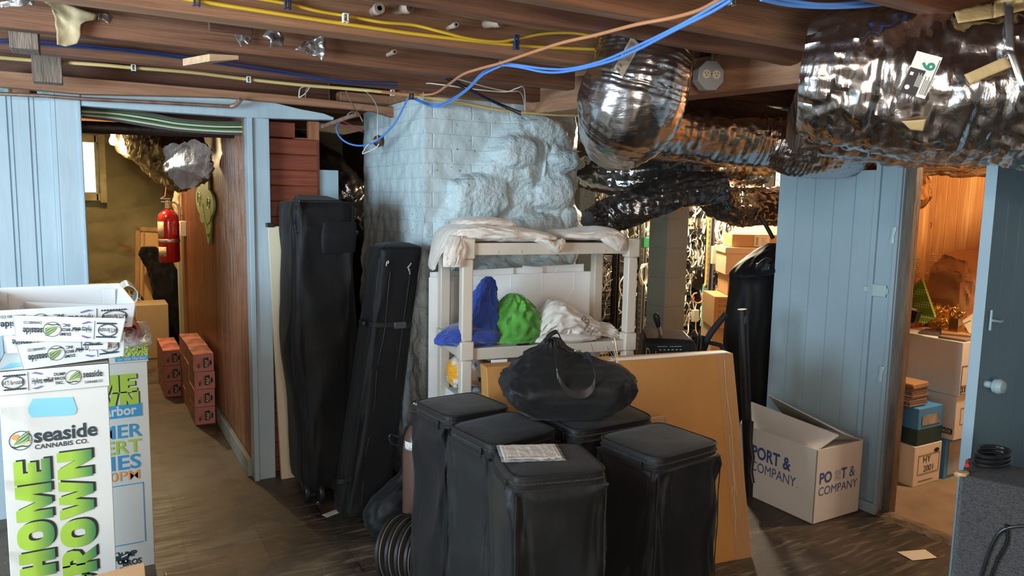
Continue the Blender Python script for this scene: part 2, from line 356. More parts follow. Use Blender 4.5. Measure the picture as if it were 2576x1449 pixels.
b = MB(); b.grid(lambda u, v: (-1.2+3.0*u, 8.55-.03*stone_h(-1.2+3*u, 2.1*v, 2, 2.2, 3.4)-.04*noise.noise(Vector((u*6, v*5, 4)))-.02*noise.noise(Vector((u*20, v*14, 0))), 2.1*v), 150, 110)
struct('wall_far', b, stonem, nrm=False)
wn = MB(); wn.box(-.12, 8.40, 1.50, .10, 8.415, 1.98); struct('window_3', wn, mat('frosted_daylight', (.78, .95, .72), (.9, 1, .9), 30, emit=1.1))
wn = MB(); wn.box(.095, 8.33, 1.42, .115, 8.46, 2.06).box(.13, 8.36, 1.40, .19, 8.50, 2.06).box(-.15, 8.33, 1.42, .13, 8.46, 1.49).box(-.15, 8.33, 1.98, .13, 8.46, 2.05)
struct('window_4', wn, mat('old_window_frame', (.45, .40, .24), (.30, .24, .12), 8, rough=.7), bevel=.004)
struct('wall_hall_left', MB().box(-.35, 4.1, 0, -.28, 8.6, 2.1), stonem)
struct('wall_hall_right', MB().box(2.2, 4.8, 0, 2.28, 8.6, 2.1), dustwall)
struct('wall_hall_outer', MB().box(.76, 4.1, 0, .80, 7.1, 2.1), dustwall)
# rooms behind the chimney
struct('wall_rack', MB().box(1.5, 7.2, 0, 7, 7.3, 2.3).box(6.9, 2.9, 0, 7, 7.3, 2.3), mat('rack_room_wall', (.30, .26, .20), (.22, .19, .14), 3, rough=.8))
b = MB(); boards_h(b, 2.3, 2.95, 4.75, 0, 2.1, .085); struct('wall_boarded', b, redw)
# storeroom
b = MB(); boards(b, (4.95, .3), (4.95, 3.02), (-1, 0), 0, 2.2, .075, .006, .004, .02); struct('wall_storeroom', b, pine)
b = MB(); boards(b, (3.50, 2.98), (4.97, 2.98), (0, -1), 0, 2.2, .075, .006, .004, .02); struct('wall_storeroom_side', b, pine); struct('wall_storeroom_near', MB().box(3.4, .2, 0, 5, .3, 2.2), pine)
# right wall, its raw jamb and header
b = MB(); boards(b, (3.33, 2.86), (3.33, 2.27), (-1, 0), 0, 1.68, .128, .005, .006, .02); boards(b, (3.33, 2.86), (3.33, 2.62), (-1, 0), 1.68, 2.0, .128, .005, .006, .02)
b.box(3.312, 2.245, 0, 3.335, 2.27, 1.78).box(3.325, 2.13, 0, 3.35, 2.25, 1.78)
struct('wall_right', b, blue_r)
b = MB(); b.box(3.31, 2.135, 0, 3.328, 2.155, 1.78).box(3.295, 2.13, .0, 3.33, 2.30, .05); struct('trim_8', b, blue_r, bevel=.003)
struct('trim_9', MB().box(3.348, 2.09, 0, 3.398, 2.20, 1.80), rawy, bevel=.003)
struct('wall_right_near', MB().box(3.34, -2.6, 0, 3.44, 1.30, 2.2).box(3.35, 1.3, 1.93, 3.44, 2.9, 2.2), blue_r)
struct('wall_right_back', MB().box(3.352, 2.205, 0, 3.42, 2.87, 1.58).box(3.352, 2.62, 1.58, 3.42, 2.87, 2.0), rawy)
# ceiling
struct('ceiling', MB().box(-3.2, -2.6, 2.2, 7, 9, 2.24), subf)
def joist(y1, th, x0, x1, z0, m, label, h=.2, z1=2.2, log=False):
    b = MB()
    if log:
        rs = [(x0+(x1-x0)*i/24, y1-th/2+.01*math.sin(i*1.3), z0+.085+.005*math.cos(i*2.1), .085+.004*math.sin(i*.9)) for i in range(25)]
        b.tube([q[:3] for q in rs], [q[3] for q in rs], 18)
    else: b.box(x0, y1-th, z0, x1, y1, z1)
    return tag(b.build('ceiling_joist', m, bevel=.004), label, 'joist', 'ceiling joists')
JL = [(4.06, .07, -2.1, 1.15, 1.985, joist3, 'ceiling joist directly over the blue passage header'),
      (3.34, .06, -2.1, 2.04, 2.0, joistm, 'dark joist with the long yellow cable, ending above the chimney'),
      (2.89, .06, -2.1, 1.93, 2.0, joistm, 'joist carrying the cable clip, its end cut short of the girder'),
      (2.40, .09, -2.1, 2.16, 2.0, joist2, 'wide joist with two bright yellow cables stapled on its side'),
      (1.70, .06, -2.1, 3.30, 2.0, joist2, 'reddish smooth joist running behind the large silver duct'),
      (1.22, .06, -2.1, 3.30, 2.0, joistm, 'joist nearest the top edge of the photo, behind the blue cable sag'),
      (.75, .06, -2.1, 3.30, 2.0, joistm, 'joist over the near floor, second behind the viewer line'),
      (.30, .06, -2.1, 3.30, 2.0, joistm, 'joist straight above the viewer'),
      (4.55, .06, -.2, 3.0, 2.0, joist3, 'dark joist beyond the passage header'),
      (5.1, .06, -.2, 6.8, 2.03, joist3, 'dark joist beyond the chimney'),
      (2.86, .06, 2.3, 6.8, 2.02, joist3, 'short joist between girder and right wall, behind the round duct'),
      (2.40, .06, 2.26, 6.8, 2.03, joistm, 'short joist above the outlet box'),
      (3.36, .06, 2.40, 6.8, 1.97, joist3, 'dark joist behind the horizontal duct, right of the girder')]
for q in JL: joist(*q)
joist(1.93, .10, -2.1, 2.62, 2.0, joistm, 'rough round log joist passing over the girder end', log=True)
for i, y in enumerate((5.9, 6.7, 7.5)): joist(y, .06, -.3, 1.6, 2.02, joist2, ('joist over the middle of the passage', 'joist next to the bare passage bulb', 'joist close to the far stone wall')[i])
b = MB(); b.hexa([(2.01, 3.40, 1.945), (2.13, 3.40, 1.945), (2.36, 1.60, 1.93), (2.24, 1.60, 1.93)], [(2.01, 3.40, 2.10), (2.13, 3.40, 2.10), (2.36, 1.60, 2.07), (2.24, 1.60, 2.07)])
tag(b.build('girder', ygrain, bevel=.004), 'pale brown beam under the joists carrying the outlet box', 'beam')
b = MB(); b.prism([(-.3, 1.935), (.0, 1.93), (.6, 1.965), (1.35, 1.955), (1.6, 1.90), (1.6, 1.98), (.9, 2.0), (-.3, 2.0)], .05, M=frame((0, 3.90, 0), (1, 0, 0), (0, 0, 1)))
tag(b.build('wall_plate', joist2, bevel=.004), 'rough horizontal plank above the blue header, under the last joist', 'beam')
b = MB(); b.box(1.45, 3.42, 2.002, 2.03, 3.9, 2.06).box(1.18, 3.9, 2.002, 1.5, 3.98, 2.05); tag(b.build('header_block', joist2, bevel=.004), 'short blocking timber on top of the painted chimney', 'beam')
# blocks and wedges between joists
def block(lo, hi, m, label, M=None): return tag(MB().box(*lo, *hi, M=M).build('wood_block', m, bevel=.003), label, 'wood block', 'blocks between joists')
block((-.19, 2.92, 1.955), (-.11, 3.04, 2.12), rawy, 'grey square wood block near the left edge between joists')
block((-.165, 3.62, 1.94), (-.06, 3.70, 2.1), rawy, 'rough nailed wood block behind the yellow cable, above the blue boards')
block((.35, 2.50, 2.0), (.48, 2.52, 2.2), joist3, 'flat dark board stub between two joists, left of the foil scraps')
b = MB(); b.hexa([(.33, 3.02, 1.965), (.40, 2.86, 1.965), (.50, 2.88, 1.985), (.40, 3.10, 1.985)], [(.33, 3.02, 1.99), (.40, 2.86, 1.99), (.50, 2.88, 1.999), (.40, 3.10, 1.999)])
tag(b.build('wood_wedge', pale), 'pale freshly cut wedge under a joist', 'wood block')
for i, x in enumerate((-.33, -.255, -.165)):
    block((x, 3.95, 1.915), (x+.062, 3.985, 1.985), aqua if i != 1 else joist2, ('leftmost aqua stub above the blue boards', 'brown stub with blue paint drips above the boards', 'aqua stub beside the corner trim')[i])
# ---------------------------------------------------------------- chimney
def chim_mat():
    m = bpy.data.materials.new('painted_masonry'); m.use_nodes = True; N = m.node_tree.nodes; L = m.node_tree.links; b = N['Principled BSDF']
    uv = N.new('ShaderNodeUVMap'); tc = N.new('ShaderNodeTexCoord')
    br = N.new('ShaderNodeTexBrick'); L.new(uv.outputs[0], br.inputs[0]); br.inputs['Scale'].default_value = 1
    br.inputs['Brick Width'].default_value = .215; br.inputs['Row Height'].default_value = .073; br.inputs['Mortar Size'].default_value = .005; br.inputs['Mortar Smooth'].default_value = .6
    br.inputs['Color1'].default_value = (1, 1, 1, 1); br.inputs['Color2'].default_value = (.9, .9, .9, 1); br.inputs['Mortar'].default_value = (0, 0, 0, 1)
    at_ = N.new('ShaderNodeAttribute'); at_.attribute_name = 'stone'
    mx = N.new('ShaderNodeMix'); mx.data_type = 'RGBA'; L.new(at_.outputs['Fac'], mx.inputs[0]); L.new(br.outputs[0], mx.inputs[6]); mx.inputs[7].default_value = (1, 1, 1, 1)
    n = N.new('ShaderNodeTexNoise'); n.inputs['Scale'].default_value = 38; n.inputs['Detail'].default_value = 5; L.new(tc.outputs['Object'], n.inputs[0])
    am = N.new('ShaderNodeMapRange'); am.inputs[3].default_value = .45; am.inputs[4].default_value = 2.4; L.new(at_.outputs['Fac'], am.inputs[0])
    ml = N.new('ShaderNodeMath'); ml.operation = 'MULTIPLY'; L.new(n.outputs[0], ml.inputs[0]); L.new(am.outputs[0], ml.inputs[1])
    ad = N.new('ShaderNodeMath'); L.new(ml.outputs[0], ad.inputs[0]); m3 = N.new('ShaderNodeMath'); m3.operation = 'MULTIPLY'; m3.inputs[1].default_value = .45
    L.new(mx.outputs[2], m3.inputs[0]); L.new(m3.outputs[0], ad.inputs[1])
    bp = N.new('ShaderNodeBump'); bp.inputs['Strength'].default_value = .55; bp.inputs['Distance'].default_value = .012; L.new(ad.outputs[0], bp.inputs['Height']); L.new(bp.outputs[0], b.inputs['Normal'])
    n2 = N.new('ShaderNodeTexNoise'); n2.inputs['Scale'].default_value = 2.2; n2.inputs['Detail'].default_value = 8; L.new(tc.outputs['Object'], n2.inputs[0])
    r = N.new('ShaderNodeValToRGB'); e = r.color_ramp.elements; e[0].position = .3; e[0].color = (.46, .55, .575, 1); e[1].position = .7; e[1].color = (.56, .65, .67, 1)
    L.new(n2.outputs[0], r.inputs[0])
    n3 = N.new('ShaderNodeTexNoise'); n3.inputs['Scale'].default_value = 60; n3.inputs['Detail'].default_value = 2; L.new(tc.outputs['Object'], n3.inputs[0])
    r3 = N.new('ShaderNodeMapRange'); r3.inputs[1].default_value = .70; r3.inputs[2].default_value = .74; L.new(n3.outputs[0], r3.inputs[0])
    x = N.new('ShaderNodeMix'); x.data_type = 'RGBA'; L.new(r3.outputs[0], x.inputs[0]); L.new(r.outputs[0], x.inputs[6]); x.inputs[7].default_value = (.12, .11, .09, 1)
    L.new(x.outputs[2], b.inputs['Base Color']); b.inputs['Roughness'].default_value = .5
    return m
X0, X1, Y0, Y1 = 1.46, 2.36, 3.44, 4.36
ROCKS = [(1.93, 1.75, .14, .085, .085), (2.25, 1.72, .13, .055, .095), (2.12, 1.88, .17, .07, .055), (1.74, 1.52, .15, .15, .055), (2.19, 1.55, .16, .10, .07), (2.06, 1.33, .20, .11, .075), (1.62, 1.25, .16, .12, .06), (2.3, 1.36, .1, .12, .07), (1.85, 1.05, .2, .12, .05), (2.2, 1.1, .15, .1, .05)]
def chim(u, v):
    s = u*(Y1-Y0+X1-X0+.5); z = v*2.0; a = Y1-Y0; bw = X1-X0
    if s < a: p = Vector((X0, Y1-s, z)); nr = Vector((-1, 0, 0)); dc = a-s
    elif s < a+bw: p = Vector((X0+s-a, Y0, z)); nr = Vector((0, -1, 0)); dc = min(s-a, a+bw-s)
    else: p = Vector((X1, Y0+s-a-bw, z)); nr = Vector((1, 0, 0)); dc = s-a-bw
    zb = 1.34+.62*max(0, min(1, (p.x-X0-.05)/.46))**.9 if s >= a else 1.22+.08*noise.noise(Vector((p.y*4, 0, 0)))
    zb += .05*noise.noise(Vector((p.x*6, p.y*6, 1)))
    mk = max(0, min(1, (zb-z)/.16+.3)); mk = mk*mk*(3-2*mk)
    if s < a: mk *= .62
    ss = s+.05*noise.noise(Vector((s*6, z*6, 8)))
    h1 = stone_h(ss, z, 5, 2.5, 3.1); h2 = stone_h(ss+3, z, 9, 6.5, 8)
    d = mk*(.010+.030*h1+.008*h2+.055*max(-.2, noise.noise(Vector((s*2.3, z*2.6, 7))))+.018*(1-2.2*abs(noise.noise(Vector((s*4.5+z*1.5, z*4-s, 17))))) + .016*noise.noise(Vector((s*11, z*11, 5))))
    d += .006*noise.noise(Vector((s*14, z*14, 3)))+.0025*noise.noise(Vector((s*60, z*60, 3)))
    if s > a+bw-.25: d *= 1.25
    if s >= a: # single boulders standing proud of the plaster
        for cx, cz, rx, rz, h_ in ROCKS:
            e = math.hypot((p.x-cx)/rx, (z-cz)/rz)+.35*noise.noise(Vector((s*7, z*7, cx*9)))+.12*noise.noise(Vector((s*22, z*22, cx*9)))
            if e < 1: mk = max(mk, min(1, (1-e)*6)); d = max(d, .02+1.35*h_*(1-e**4)**.42+.010*noise.noise(Vector((s*16, z*16, 2))))
    q = p+nr*d
    if dc < .09 and mk > .05: # round stones off at the corners
        k = (1-dc/.09)*mk; o = Vector((X0+.1 if p.x < 1.9 else X1-.1, Y0+.1, z)); r = (q-o); r.z = 0
        q = q-r*(.16*k)
    q.z = z; return q, mk
b = MB(); nu, nv = 260, 200; ST = []; UVS = []
for j in range(nv+1):
    for i in range(nu+1):
        q, mk = chim(i/nu, j/nv); b.v.append(q); ST.append(mk); UVS.append((i/nu*(Y1-Y0+X1-X0+.5), j/nv*2.0))
for j in range(nv):
    for i in range(nu): a = j*(nu+1)+i; b.f.append((a, a+1, a+nu+2, a+nu+1)); b.m.append(0)
o = b.build('chimney', chim_mat(), nrm=False, smooth=60); me = o.data
ly = me.uv_layers.new(name='UVMap'); atr = me.attributes.new('stone', 'FLOAT', 'POINT'); atr.data.foreach_set('value', ST)
idx = [0]*len(me.loops); me.loops.foreach_get('vertex_index', idx); fl = []
for k in idx: fl += UVS[k]
ly.data.foreach_set('uv', fl)
tag(o, 'pale blue painted chimney, brick above and rough stone below', 'chimney')
# ---------------------------------------------------------------- ducts
foil = mat('crinkled_foil', (.74, .72, .70), (.60, .58, .57), 3, rough=.19, metal=1, bs=.42, bsc=8, vor=9, det=8, bst=(1.3, 1.3, .45), dist=.8, rvar=.06)
foil2 = mat('ribbed_foil', (.68, .66, .65), (.52, .50, .50), 3, rough=.2, metal=1, bs=.26, bsc=12, vor=16, det=7, bst=(.5, .5, 1.6), rvar=.06)
foil_d = mat('black_foil', (.16, .155, .15), (.09, .088, .086), 3, rough=.16, metal=.85, bs=.6, bsc=10, vor=12, det=6, coat=.6)
foil_w = mat('pale_sleeve', (.80, .70, .52), (.70, .60, .42), 3, rough=.3, metal=.35, bs=.5, bsc=12, vor=16)
tapem = mat('aged_masking_tape', (.56, .41, .20), (.48, .34, .15), 10, rough=.6, bs=.2, bsc=30)
def duct(name, path, m, label, amp=.008, ribs=0, ribamp=0, seed=0, n=64, seg=20, parts=(), cat='duct'):
    "path of (x,y,z,r); foil sleeve with lengthwise slack folds and cross ribs"
    S = spline(path, seg); P = [Vector(q[:3]) for q in S]; vs = []; fs = []; b = MB(); m_ = len(P); L_ = 0; nn = None
    for i in range(m_):
        t = (P[min(i+1, m_-1)]-P[max(i-1, 0)]).normalized()
        if nn is None: nn = (Vector((0, 0, 1))-t*t.z); nn = nn.normalized() if nn.length > .2 else t.orthogonal().normalized()
        nn = (nn-t*nn.dot(t)).normalized(); bb = t.cross(nn); r = S[i][3]
        if i: L_ += (P[i]-P[i-1]).length
        for k in range(n):
            a = 2*PI*k/n; c, s_ = math.cos(a), math.sin(a)
            v1 = noise.noise(Vector((c*2.2+seed, s_*2.2, L_*5+seed))); v2 = noise.noise(Vector((c*5+seed, s_*5, L_*16)))
            v3 = noise.noise(Vector((c*1.1, s_*1.1+seed, L_*42))); v4 = noise.noise(Vector((c*9+seed+L_*6, s_*9, L_*20)))
            d = amp*(1.3*v1+.7*(1-3*abs(v2))*.6+.5*v3+.35*(1-3*abs(v4)))
            if ribs: d += ribamp*math.sin(L_*ribs+2.5*v1)*(0.6+.8*v2)
            vs.append(P[i]+(nn*c+bb*s_)*(r+d))
    for i in range(m_-1):
        for k in range(n): q = (k+1) % n; fs.append((i*n+k, i*n+q, (i+1)*n+q, (i+1)*n+k))
    fs += [list(range(n))[::-1], [(m_-1)*n+k for k in range(n)]]
    b.add(vs, fs)
    root = thing(name, label, cat, path[0][:3]); b.build('sleeve', m, root, smooth=50); return root, S
D1, S1 = duct('insulated_duct', [(1.82, 1.50, 1.87, .150), (1.86, 1.45, 1.865, .182), (2.00, 1.31, 1.845, .195), (2.2, 1.10, 1.82, .20), (2.42, .82, 1.80, .20), (2.7, .4, 1.80, .20)], foil,
              'largest silver foil duct at the upper right, taped, with a green number 6 label', .011, seed=3, seg=44, n=96)
D2, S2 = duct('insulated_duct', [(1.75, 2.10, 2.13, .13), (1.735, 2.11, 2.05, .160), (1.715, 2.12, 1.93, .182), (1.71, 2.16, 1.83, .185), (1.76, 2.27, 1.77, .15), (1.86, 2.42, 1.76, .12)], foil2,
              'silver foil duct elbow hanging straight down from the joists, right of the chimney', .005, ribs=420, ribamp=.0009, seed=11, seg=40, n=96)
D3, S3 = duct('insulated_duct', [(1.98, 2.58, 1.85, .13), (2.15, 2.72, 1.855, .15), (2.5, 2.74, 1.855, .155), (2.85, 2.66, 1.84, .155), (2.99, 2.58, 1.83, .13)], foil2,
              'horizontal brown-reflecting foil duct between the elbow and the large duct', .005, ribs=380, ribamp=.0010, seed=5, seg=44, n=80)
D4, S4 = duct('insulated_duct', [(2.94, 2.60, 1.82, .12), (3.06, 2.52, 1.785, .14), (3.20, 2.44, 1.775, .135), (3.38, 2.40, 1.80, .12), (3.66, 2.38, 1.81, .11)], foil2,
              'foil duct going through the cutout on top of the blue boarded wall', .006, ribs=340, ribamp=.0012, seed=8, seg=36, n=80)
D5, S5 = duct('insulated_duct', [(2.15, 1.78, 1.80, .11), (2.40, 1.64, 1.785, .13), (2.75, 1.42, 1.79, .14), (3.0, 1.15, 1.79, .14), (3.2, .8, 1.79, .14)], foil,
              'second silver duct lying behind and under the largest duct at the right', .012, seed=21, seg=30, n=72)
D6, S6 = duct('insulated_duct', [(2.62, 3.85, 1.75, .13), (2.64, 3.60, 1.69, .13), (2.74, 3.38, 1.66, .115), (2.99, 3.28, 1.72, .10), (3.34, 3.30, 1.74, .11), (3.75, 3.4, 1.74, .12)], foil_d,
              'black foil duct sagging from the chimney corner to the blue wall, upper one', .012, seed=31, seg=26, n=60)
D7, S7 = duct('insulated_duct', [(2.33, 3.26, 1.40, .05), (2.45, 3.27, 1.42, .085), (2.60, 3.18, 1.49, .095), (2.82, 3.08, 1.565, .09), (3.04, 2.99, 1.60, .08)], foil_d,
              'black foil duct dipping lowest, its end just above the folded shirt', .012, seed=37, seg=26, n=60)
D8, S8 = duct('insulated_duct', [(3.12, 3.20, 1.60, .08), (3.28, 3.20, 1.50, .10), (3.62, 3.22, 1.49, .11), (4.1, 3.2, 1.51, .11)], foil_d,
              'black foil duct crossing above the cardboard boxes of the rack room', .012, seed=41, seg=24, n=60)
D9, S9 = duct('insulated_duct', [(1.30, 5.5, 1.80, .16), (1.45, 5.1, 1.62, .18), (1.6, 5.0, 1.4, .18), (1.9, 5.0, 1.3, .16)], foil_d,
              'glinting black foil duct in the dark gap left of the chimney', .02, seed=47, seg=20, n=60)
duct('insulated_duct', [(.34, 7.6, 1.99, .11), (.42, 7.2, 1.93, .15), (.50, 6.6, 1.93, .13), (.56, 6.0, 1.93, .12)], foil_w, 'pale sleeve duct beside the bare bulb of the passage', .02, seed=51, seg=18, n=48)
duct('insulated_duct', [(.36, 5.6, 1.92, .13), (.43, 5.2, 1.80, .18), (.50, 4.9, 1.71, .175), (.53, 4.7, 1.68, .13)], foil, 'crumpled foil duct end hanging at the top of the passage', .022, seed=57, seg=24, n=64)
duct('insulated_duct', [(3.46, 2.42, 1.66, .10), (3.6, 2.35, 1.60, .13), (3.78, 2.45, 1.60, .12), (3.95, 2.7, 1.70, .11)], mat('brown_foil', (.40, .26, .12), rough=.22, metal=1, bs=.6, bsc=10, vor=12), 'foil duct end inside the orange storeroom', .016, seed=61, seg=20, n=56)
duct('insulated_duct', [(3.5, 2.25, 1.74, .07), (3.9, 2.1, 1.76, .09), (4.5, 2.0, 1.76, .09)], foil, 'foil pipe under the storeroom ceiling', .012, seed=63, seg=16, n=40)
# tapes, strap and label of the large duct: patches that follow its surface
def on_duct(S, i, ang, r_off):
    P = Vector(S[i][:3]); t = (Vector(S[min(i+1, len(S)-1)][:3])-Vector(S[max(i-1, 0)][:3])).normalized()
    # angle measured from straight up, turning towards the viewer side (-Y,-X)
    u = (Vector((0, 0, 1))-t*t.z).normalized(); s_ = t.cross(u)
    if s_.y > 0: s_ = -s_
    return P+(u*math.cos(ang)+s_*math.sin(ang))*(S[i][3]+r_off), t, (u*math.cos(ang)+s_*math.sin(ang))
def patch(name, S, i0, i1, a0, a1, m, par, off=.012, skew=0, label=None):
    b = MB(); nu_, nv_ = 14, 14
    def fn(u, v):
        k = i0+(i1-i0)*u+skew*v; k0 = int(k); f = k-k0; A = on_duct(S, k0, a0+(a1-a0)*v, off)[0]; B = on_duct(S, min(k0+1, len(S)-1), a0+(a1-a0)*v, off)[0]
        return A.lerp(B, f)
    b.grid(fn, nu_, nv_); o = b.build(name, m, par, solid=.002)
    if label: o['label'] = label
    return o
lab, t_, nr = on_duct(S1, 88, 1.62, .014)
b = MB(frame(lab, (.36, -.93, .0) if False else (t_-nr*t_.dot(nr)), Vector((0, 0, 1))-nr*nr.z)); Lw = .062; Lh = .105
sg = b
b.M = b.M @ Matrix.Rotation(math.radians(-12), 4, 'Z')
b.box(-Lw/2, -Lh/2, 0, Lw/2, Lh/2, .001, 0).box(-Lw/2, -Lh/2, .001, -Lw/2+.038, .012, .0016, 1)
b.text('6', frame((.022, .014, .0018), (0, 1, 0), (-1, 0, 0)), .042, 2, .03, align='LEFT')
b.box(-.026, -.006, .0018, -.018, .002, .002, 0, Matrix.Rotation(.0, 4, 'Z'))
for k in range(5): b.box(-.006+k*.003, -.03, .0018, -.0048+k*.003, .004-.005*(k % 2), .002, 0)
b.lathe([(.006, 0), (.006, .0004)], 12, 0, Matrix.Translation((-.020, -.036, .0018)))
for k in range(4): b.box(.012+k*.004, -.045, .0018, .0132+k*.004, .0-.008*(k % 2), .002, 1)
b.box(.027, -.045, .0018, .0285, .045, .002, 1)
b.build('duct_label', [mat('label_white', (.78, .76, .70), rough=.4), mat('print_black', (.015, .015, .018), rough=.5), mat('print_green', (.0, .25, .14), rough=.5)], D1)['label'] = 'white and black label with a green 6'
def hit(S, px, py, off):
    "first point of the sight line lying on the duct's sleeve"
    d = fw+rt*((px-CX)/FPX)-up*((py-CY)/FPX); o = Vector((0, 0, CAMH)); Q = [(Vector(q[:3]), q[3]+off) for q in S[::4]]; t = .7; best = (9, t)
    f = lambda t: min((o+d*t-c).length-r for c, r in Q)
    while t < 3.2:
        v = f(t)
        if v < best[0]: best = (v, t)
        if v < .002: break
        t += max(.004, v*.8)
    return o+d*best[1]
def sticker(name, S, quad, m, par, off=.014, nu=10, nv=5, label=None):
    b = MB(); A, B, C_, D = quad
    def fn(u, v):
        x = (A[0]*(1-u)+B[0]*u)*(1-v)+(D[0]*(1-u)+C_[0]*u)*v; y = (A[1]*(1-u)+B[1]*u)*(1-v)+(D[1]*(1-u)+C_[1]*u)*v
        return hit(S, x, y, off)
    b.grid(fn, nu, nv); o = b.build(name, m, par, solid=.0015)
    if label: o['label'] = label
    return o
sticker('tape', S1, [(2400, 28), (2500, 2), (2576, -8), (2590, 40)][:2]+[(2500, 45), (2410, 58)], tapem, D1, label='yellowed tape near the top')
sticker('tape', S1, [(2500, 2), (2590, -10), (2590, 22), (2500, 45)], tapem, D1, .015)
sticker('tape', S1, [(2425, 188), (2530, 142), (2545, 168), (2440, 212)], tapem, D1, .016, label='yellowed tape strip right of the label')
sticker('tape', S1, [(2268, 305), (2330, 300), (2322, 330), (2290, 326)], tapem, D1, .013, label='small tape on the underside')
sticker('strap', S1, [(2524, -20), (2548, -20), (2552, 130), (2532, 125)], metal, D1, .020, 3, 12, 'perforated steel hanging strap')
sticker('strap', S1, [(2532, 125), (2552, 130), (2590, 225), (2566, 228)], metal, D1, .020, 3, 8)
lb, t_, nr = on_duct(S2, 50, 1.0, .012)
P1 = at(1590, 110, 'y', 1.905); P2 = at(1552, 178, 'y', 1.90)
b = MB(frame((P1+P2)/2+Vector((0, -.012, -.0)), P2-P1, (1, 0, .3))); b.box(-.062, -.02, 0, .062, .02, .002).text('R 8', Matrix.Translation((.035, -.012, .0025)), .018, 1, .02)
for k in range(6): b.box(-.05, -.014+k*.005, .0025, .01, -.0125+k*.005, .003, 1)
b.build('duct_label', [mat('label_tan', (.50, .46, .36), rough=.4), mat('print_grey', (.12, .11, .1), rough=.5)], D2)
# ---------------------------------------------------------------- cables
yel = mat('yellow_sheath', (.86, .52, .04), rough=.35); yel2 = mat('dull_yellow_sheath', (.62, .43, .16), rough=.45); yel3 = mat('olive_yellow_sheath', (.50, .36, .05), rough=.45)
bluc = mat('blue_cable', (.10, .27, .72), rough=.35); blud = mat('dark_blue_cable', (.02, .035, .11), rough=.4); org = mat('orange_cable', (.52, .22, .095), rough=.4)
whc = mat('white_cable', (.72, .68, .60), rough=.4); pinkc = mat('red_white_cable', (.70, .22, .20), (.78, .6, .55), 60, rough=.4); pink2 = mat('pink_wire', (.70, .06, .16), rough=.4)
def cable(pts, r, m, label, flat=1, n=8, ax='y', cat='cable', seg=6, group=None, name='cable', twin=0):
    P = [at(q[0], q[1], q[3] if len(q) > 3 else ax, q[2]) for q in pts]; S = spline([tuple(p) for p in P], seg); b = MB()
    if twin:
        for s_ in (-1, 1): b.tube([(x+.0, y, z+s_*twin*(1+.3*math.sin(i*.4))) for i, (x, y, z) in enumerate(S)], r, n)
    else: b.tube(S, r, n, flat=flat)
    return tag(b.build(name, m), label, cat, group)
cable([(380, -20, 2.295), (495, 2, 2.295), (620, 22, 2.295), (860, 59, 2.295), (1080, 90, 2.295), (1300, 114, 2.295), (1420, 121, 2.295), (1545, 126, 2.295)], .0075, yel, 'lower bright yellow cable along the wide joist', .8)
cable([(640, -5, 2.30), (725, 10, 2.30), (800, 28, 2.30), (870, 40, 2.30), (960, 56, 2.29), (1040, 63, 2.29), (1110, 80, 2.28), (1180, 97, 2.28), (1250, 105, 2.28), (1300, 98, 2.28), (1370, 85, 2.28), (1440, 83, 2.28), (1500, 92, 2.28)], .0065, yel, 'wavy yellow cable just above the straight one', .8)
cable([(960, 0, 2.285), (1080, 20, 2.285), (1220, 50, 2.285), (1350, 70, 2.285), (1500, 86, 2.285)], .0055, yel3, 'uppermost olive yellow cable between the joists', .6)
cable([(-20, 143, 3.7), (100, 153, 3.7), (250, 163, 3.62), (330, 170, 3.6), (480, 182, 3.6), (620, 199, 3.6), (760, 214, 3.55), (860, 222, 3.5), (960, 231, 3.42), (1060, 243, 3.37), (1150, 257, 3.34), (1260, 277, 3.32), (1370, 287, 3.30), (1462, 291, 3.28)], .0090, yel2, 'long dull yellow cable running from the left edge to over the chimney', .85)
cable([(-10, 103, 3.25), (130, 110, 3.25), (330, 128, 3.25), (540, 155, 3.25), (700, 180, 3.25), (860, 205, 3.2), (1000, 212, 3.2)], .004, blud, 'dark blue cable pair behind the left joists', twin=.005)
cable([(1120, 195, 2.95), (1180, 225, 3.05), (1240, 255, 3.15), (1310, 285, 3.27)], .004, blud, 'dark blue cable slanting down behind the clip to the chimney top', twin=.005)
cable([(1840, -5, 1.985, 'z'), (1780, 30, 1.97, 'z'), (1700, 72, 1.95, 'z'), (1600, 122, 1.935, 'z'), (1520, 155, 1.93, 'z'), (1430, 176, 1.935, 'z'), (1370, 177, 1.955, 'z'), (1310, 167, 1.975, 'z'), (1262, 160, 1.985, 'z')], .0042, bluc, 'bright blue cable sagging from the top edge to the grey clip', twin=.0045)
cable([(1262, 162, 1.985, 'z'), (1215, 185, 1.982, 'z'), (1175, 225, 1.965, 'z'), (1130, 255, 1.95, 'z'), (1095, 267, 1.95, 'z'), (1060, 256, 1.965, 'z'), (1036, 243, 1.985, 'z')], .0042, bluc, 'blue cable loop between the clip and the chimney corner', twin=.004)
cable([(1026, 246, 3.36), (1005, 290, 3.50), (985, 320, 3.6), (950, 352, 3.75), (915, 366, 3.9), (880, 362, 4.0), (855, 345, 4.05), (846, 322, 4.1), (852, 310, 4.12)], .0048, bluc, 'blue cable hanging in front of the bright chimney side')
cable([(1815, -5, 1.99, 'z'), (1760, 25, 1.985, 'z'), (1690, 45, 1.985, 'z'), (1600, 62, 1.985, 'z'), (1500, 88, 1.985, 'z'), (1420, 106, 1.985, 'z'), (1350, 128, 1.985, 'z'), (1262, 158, 1.985, 'z'), (1210, 172, 1.985, 'z'), (1165, 187, 1.985, 'z'), (1125, 215, 1.985, 'z'), (1090, 236, 1.985, 'z'), (1040, 238, 1.985, 'z'), (960, 232, 1.985, 'z')], .0052, org, 'copper orange cable crossing the ceiling diagonally')
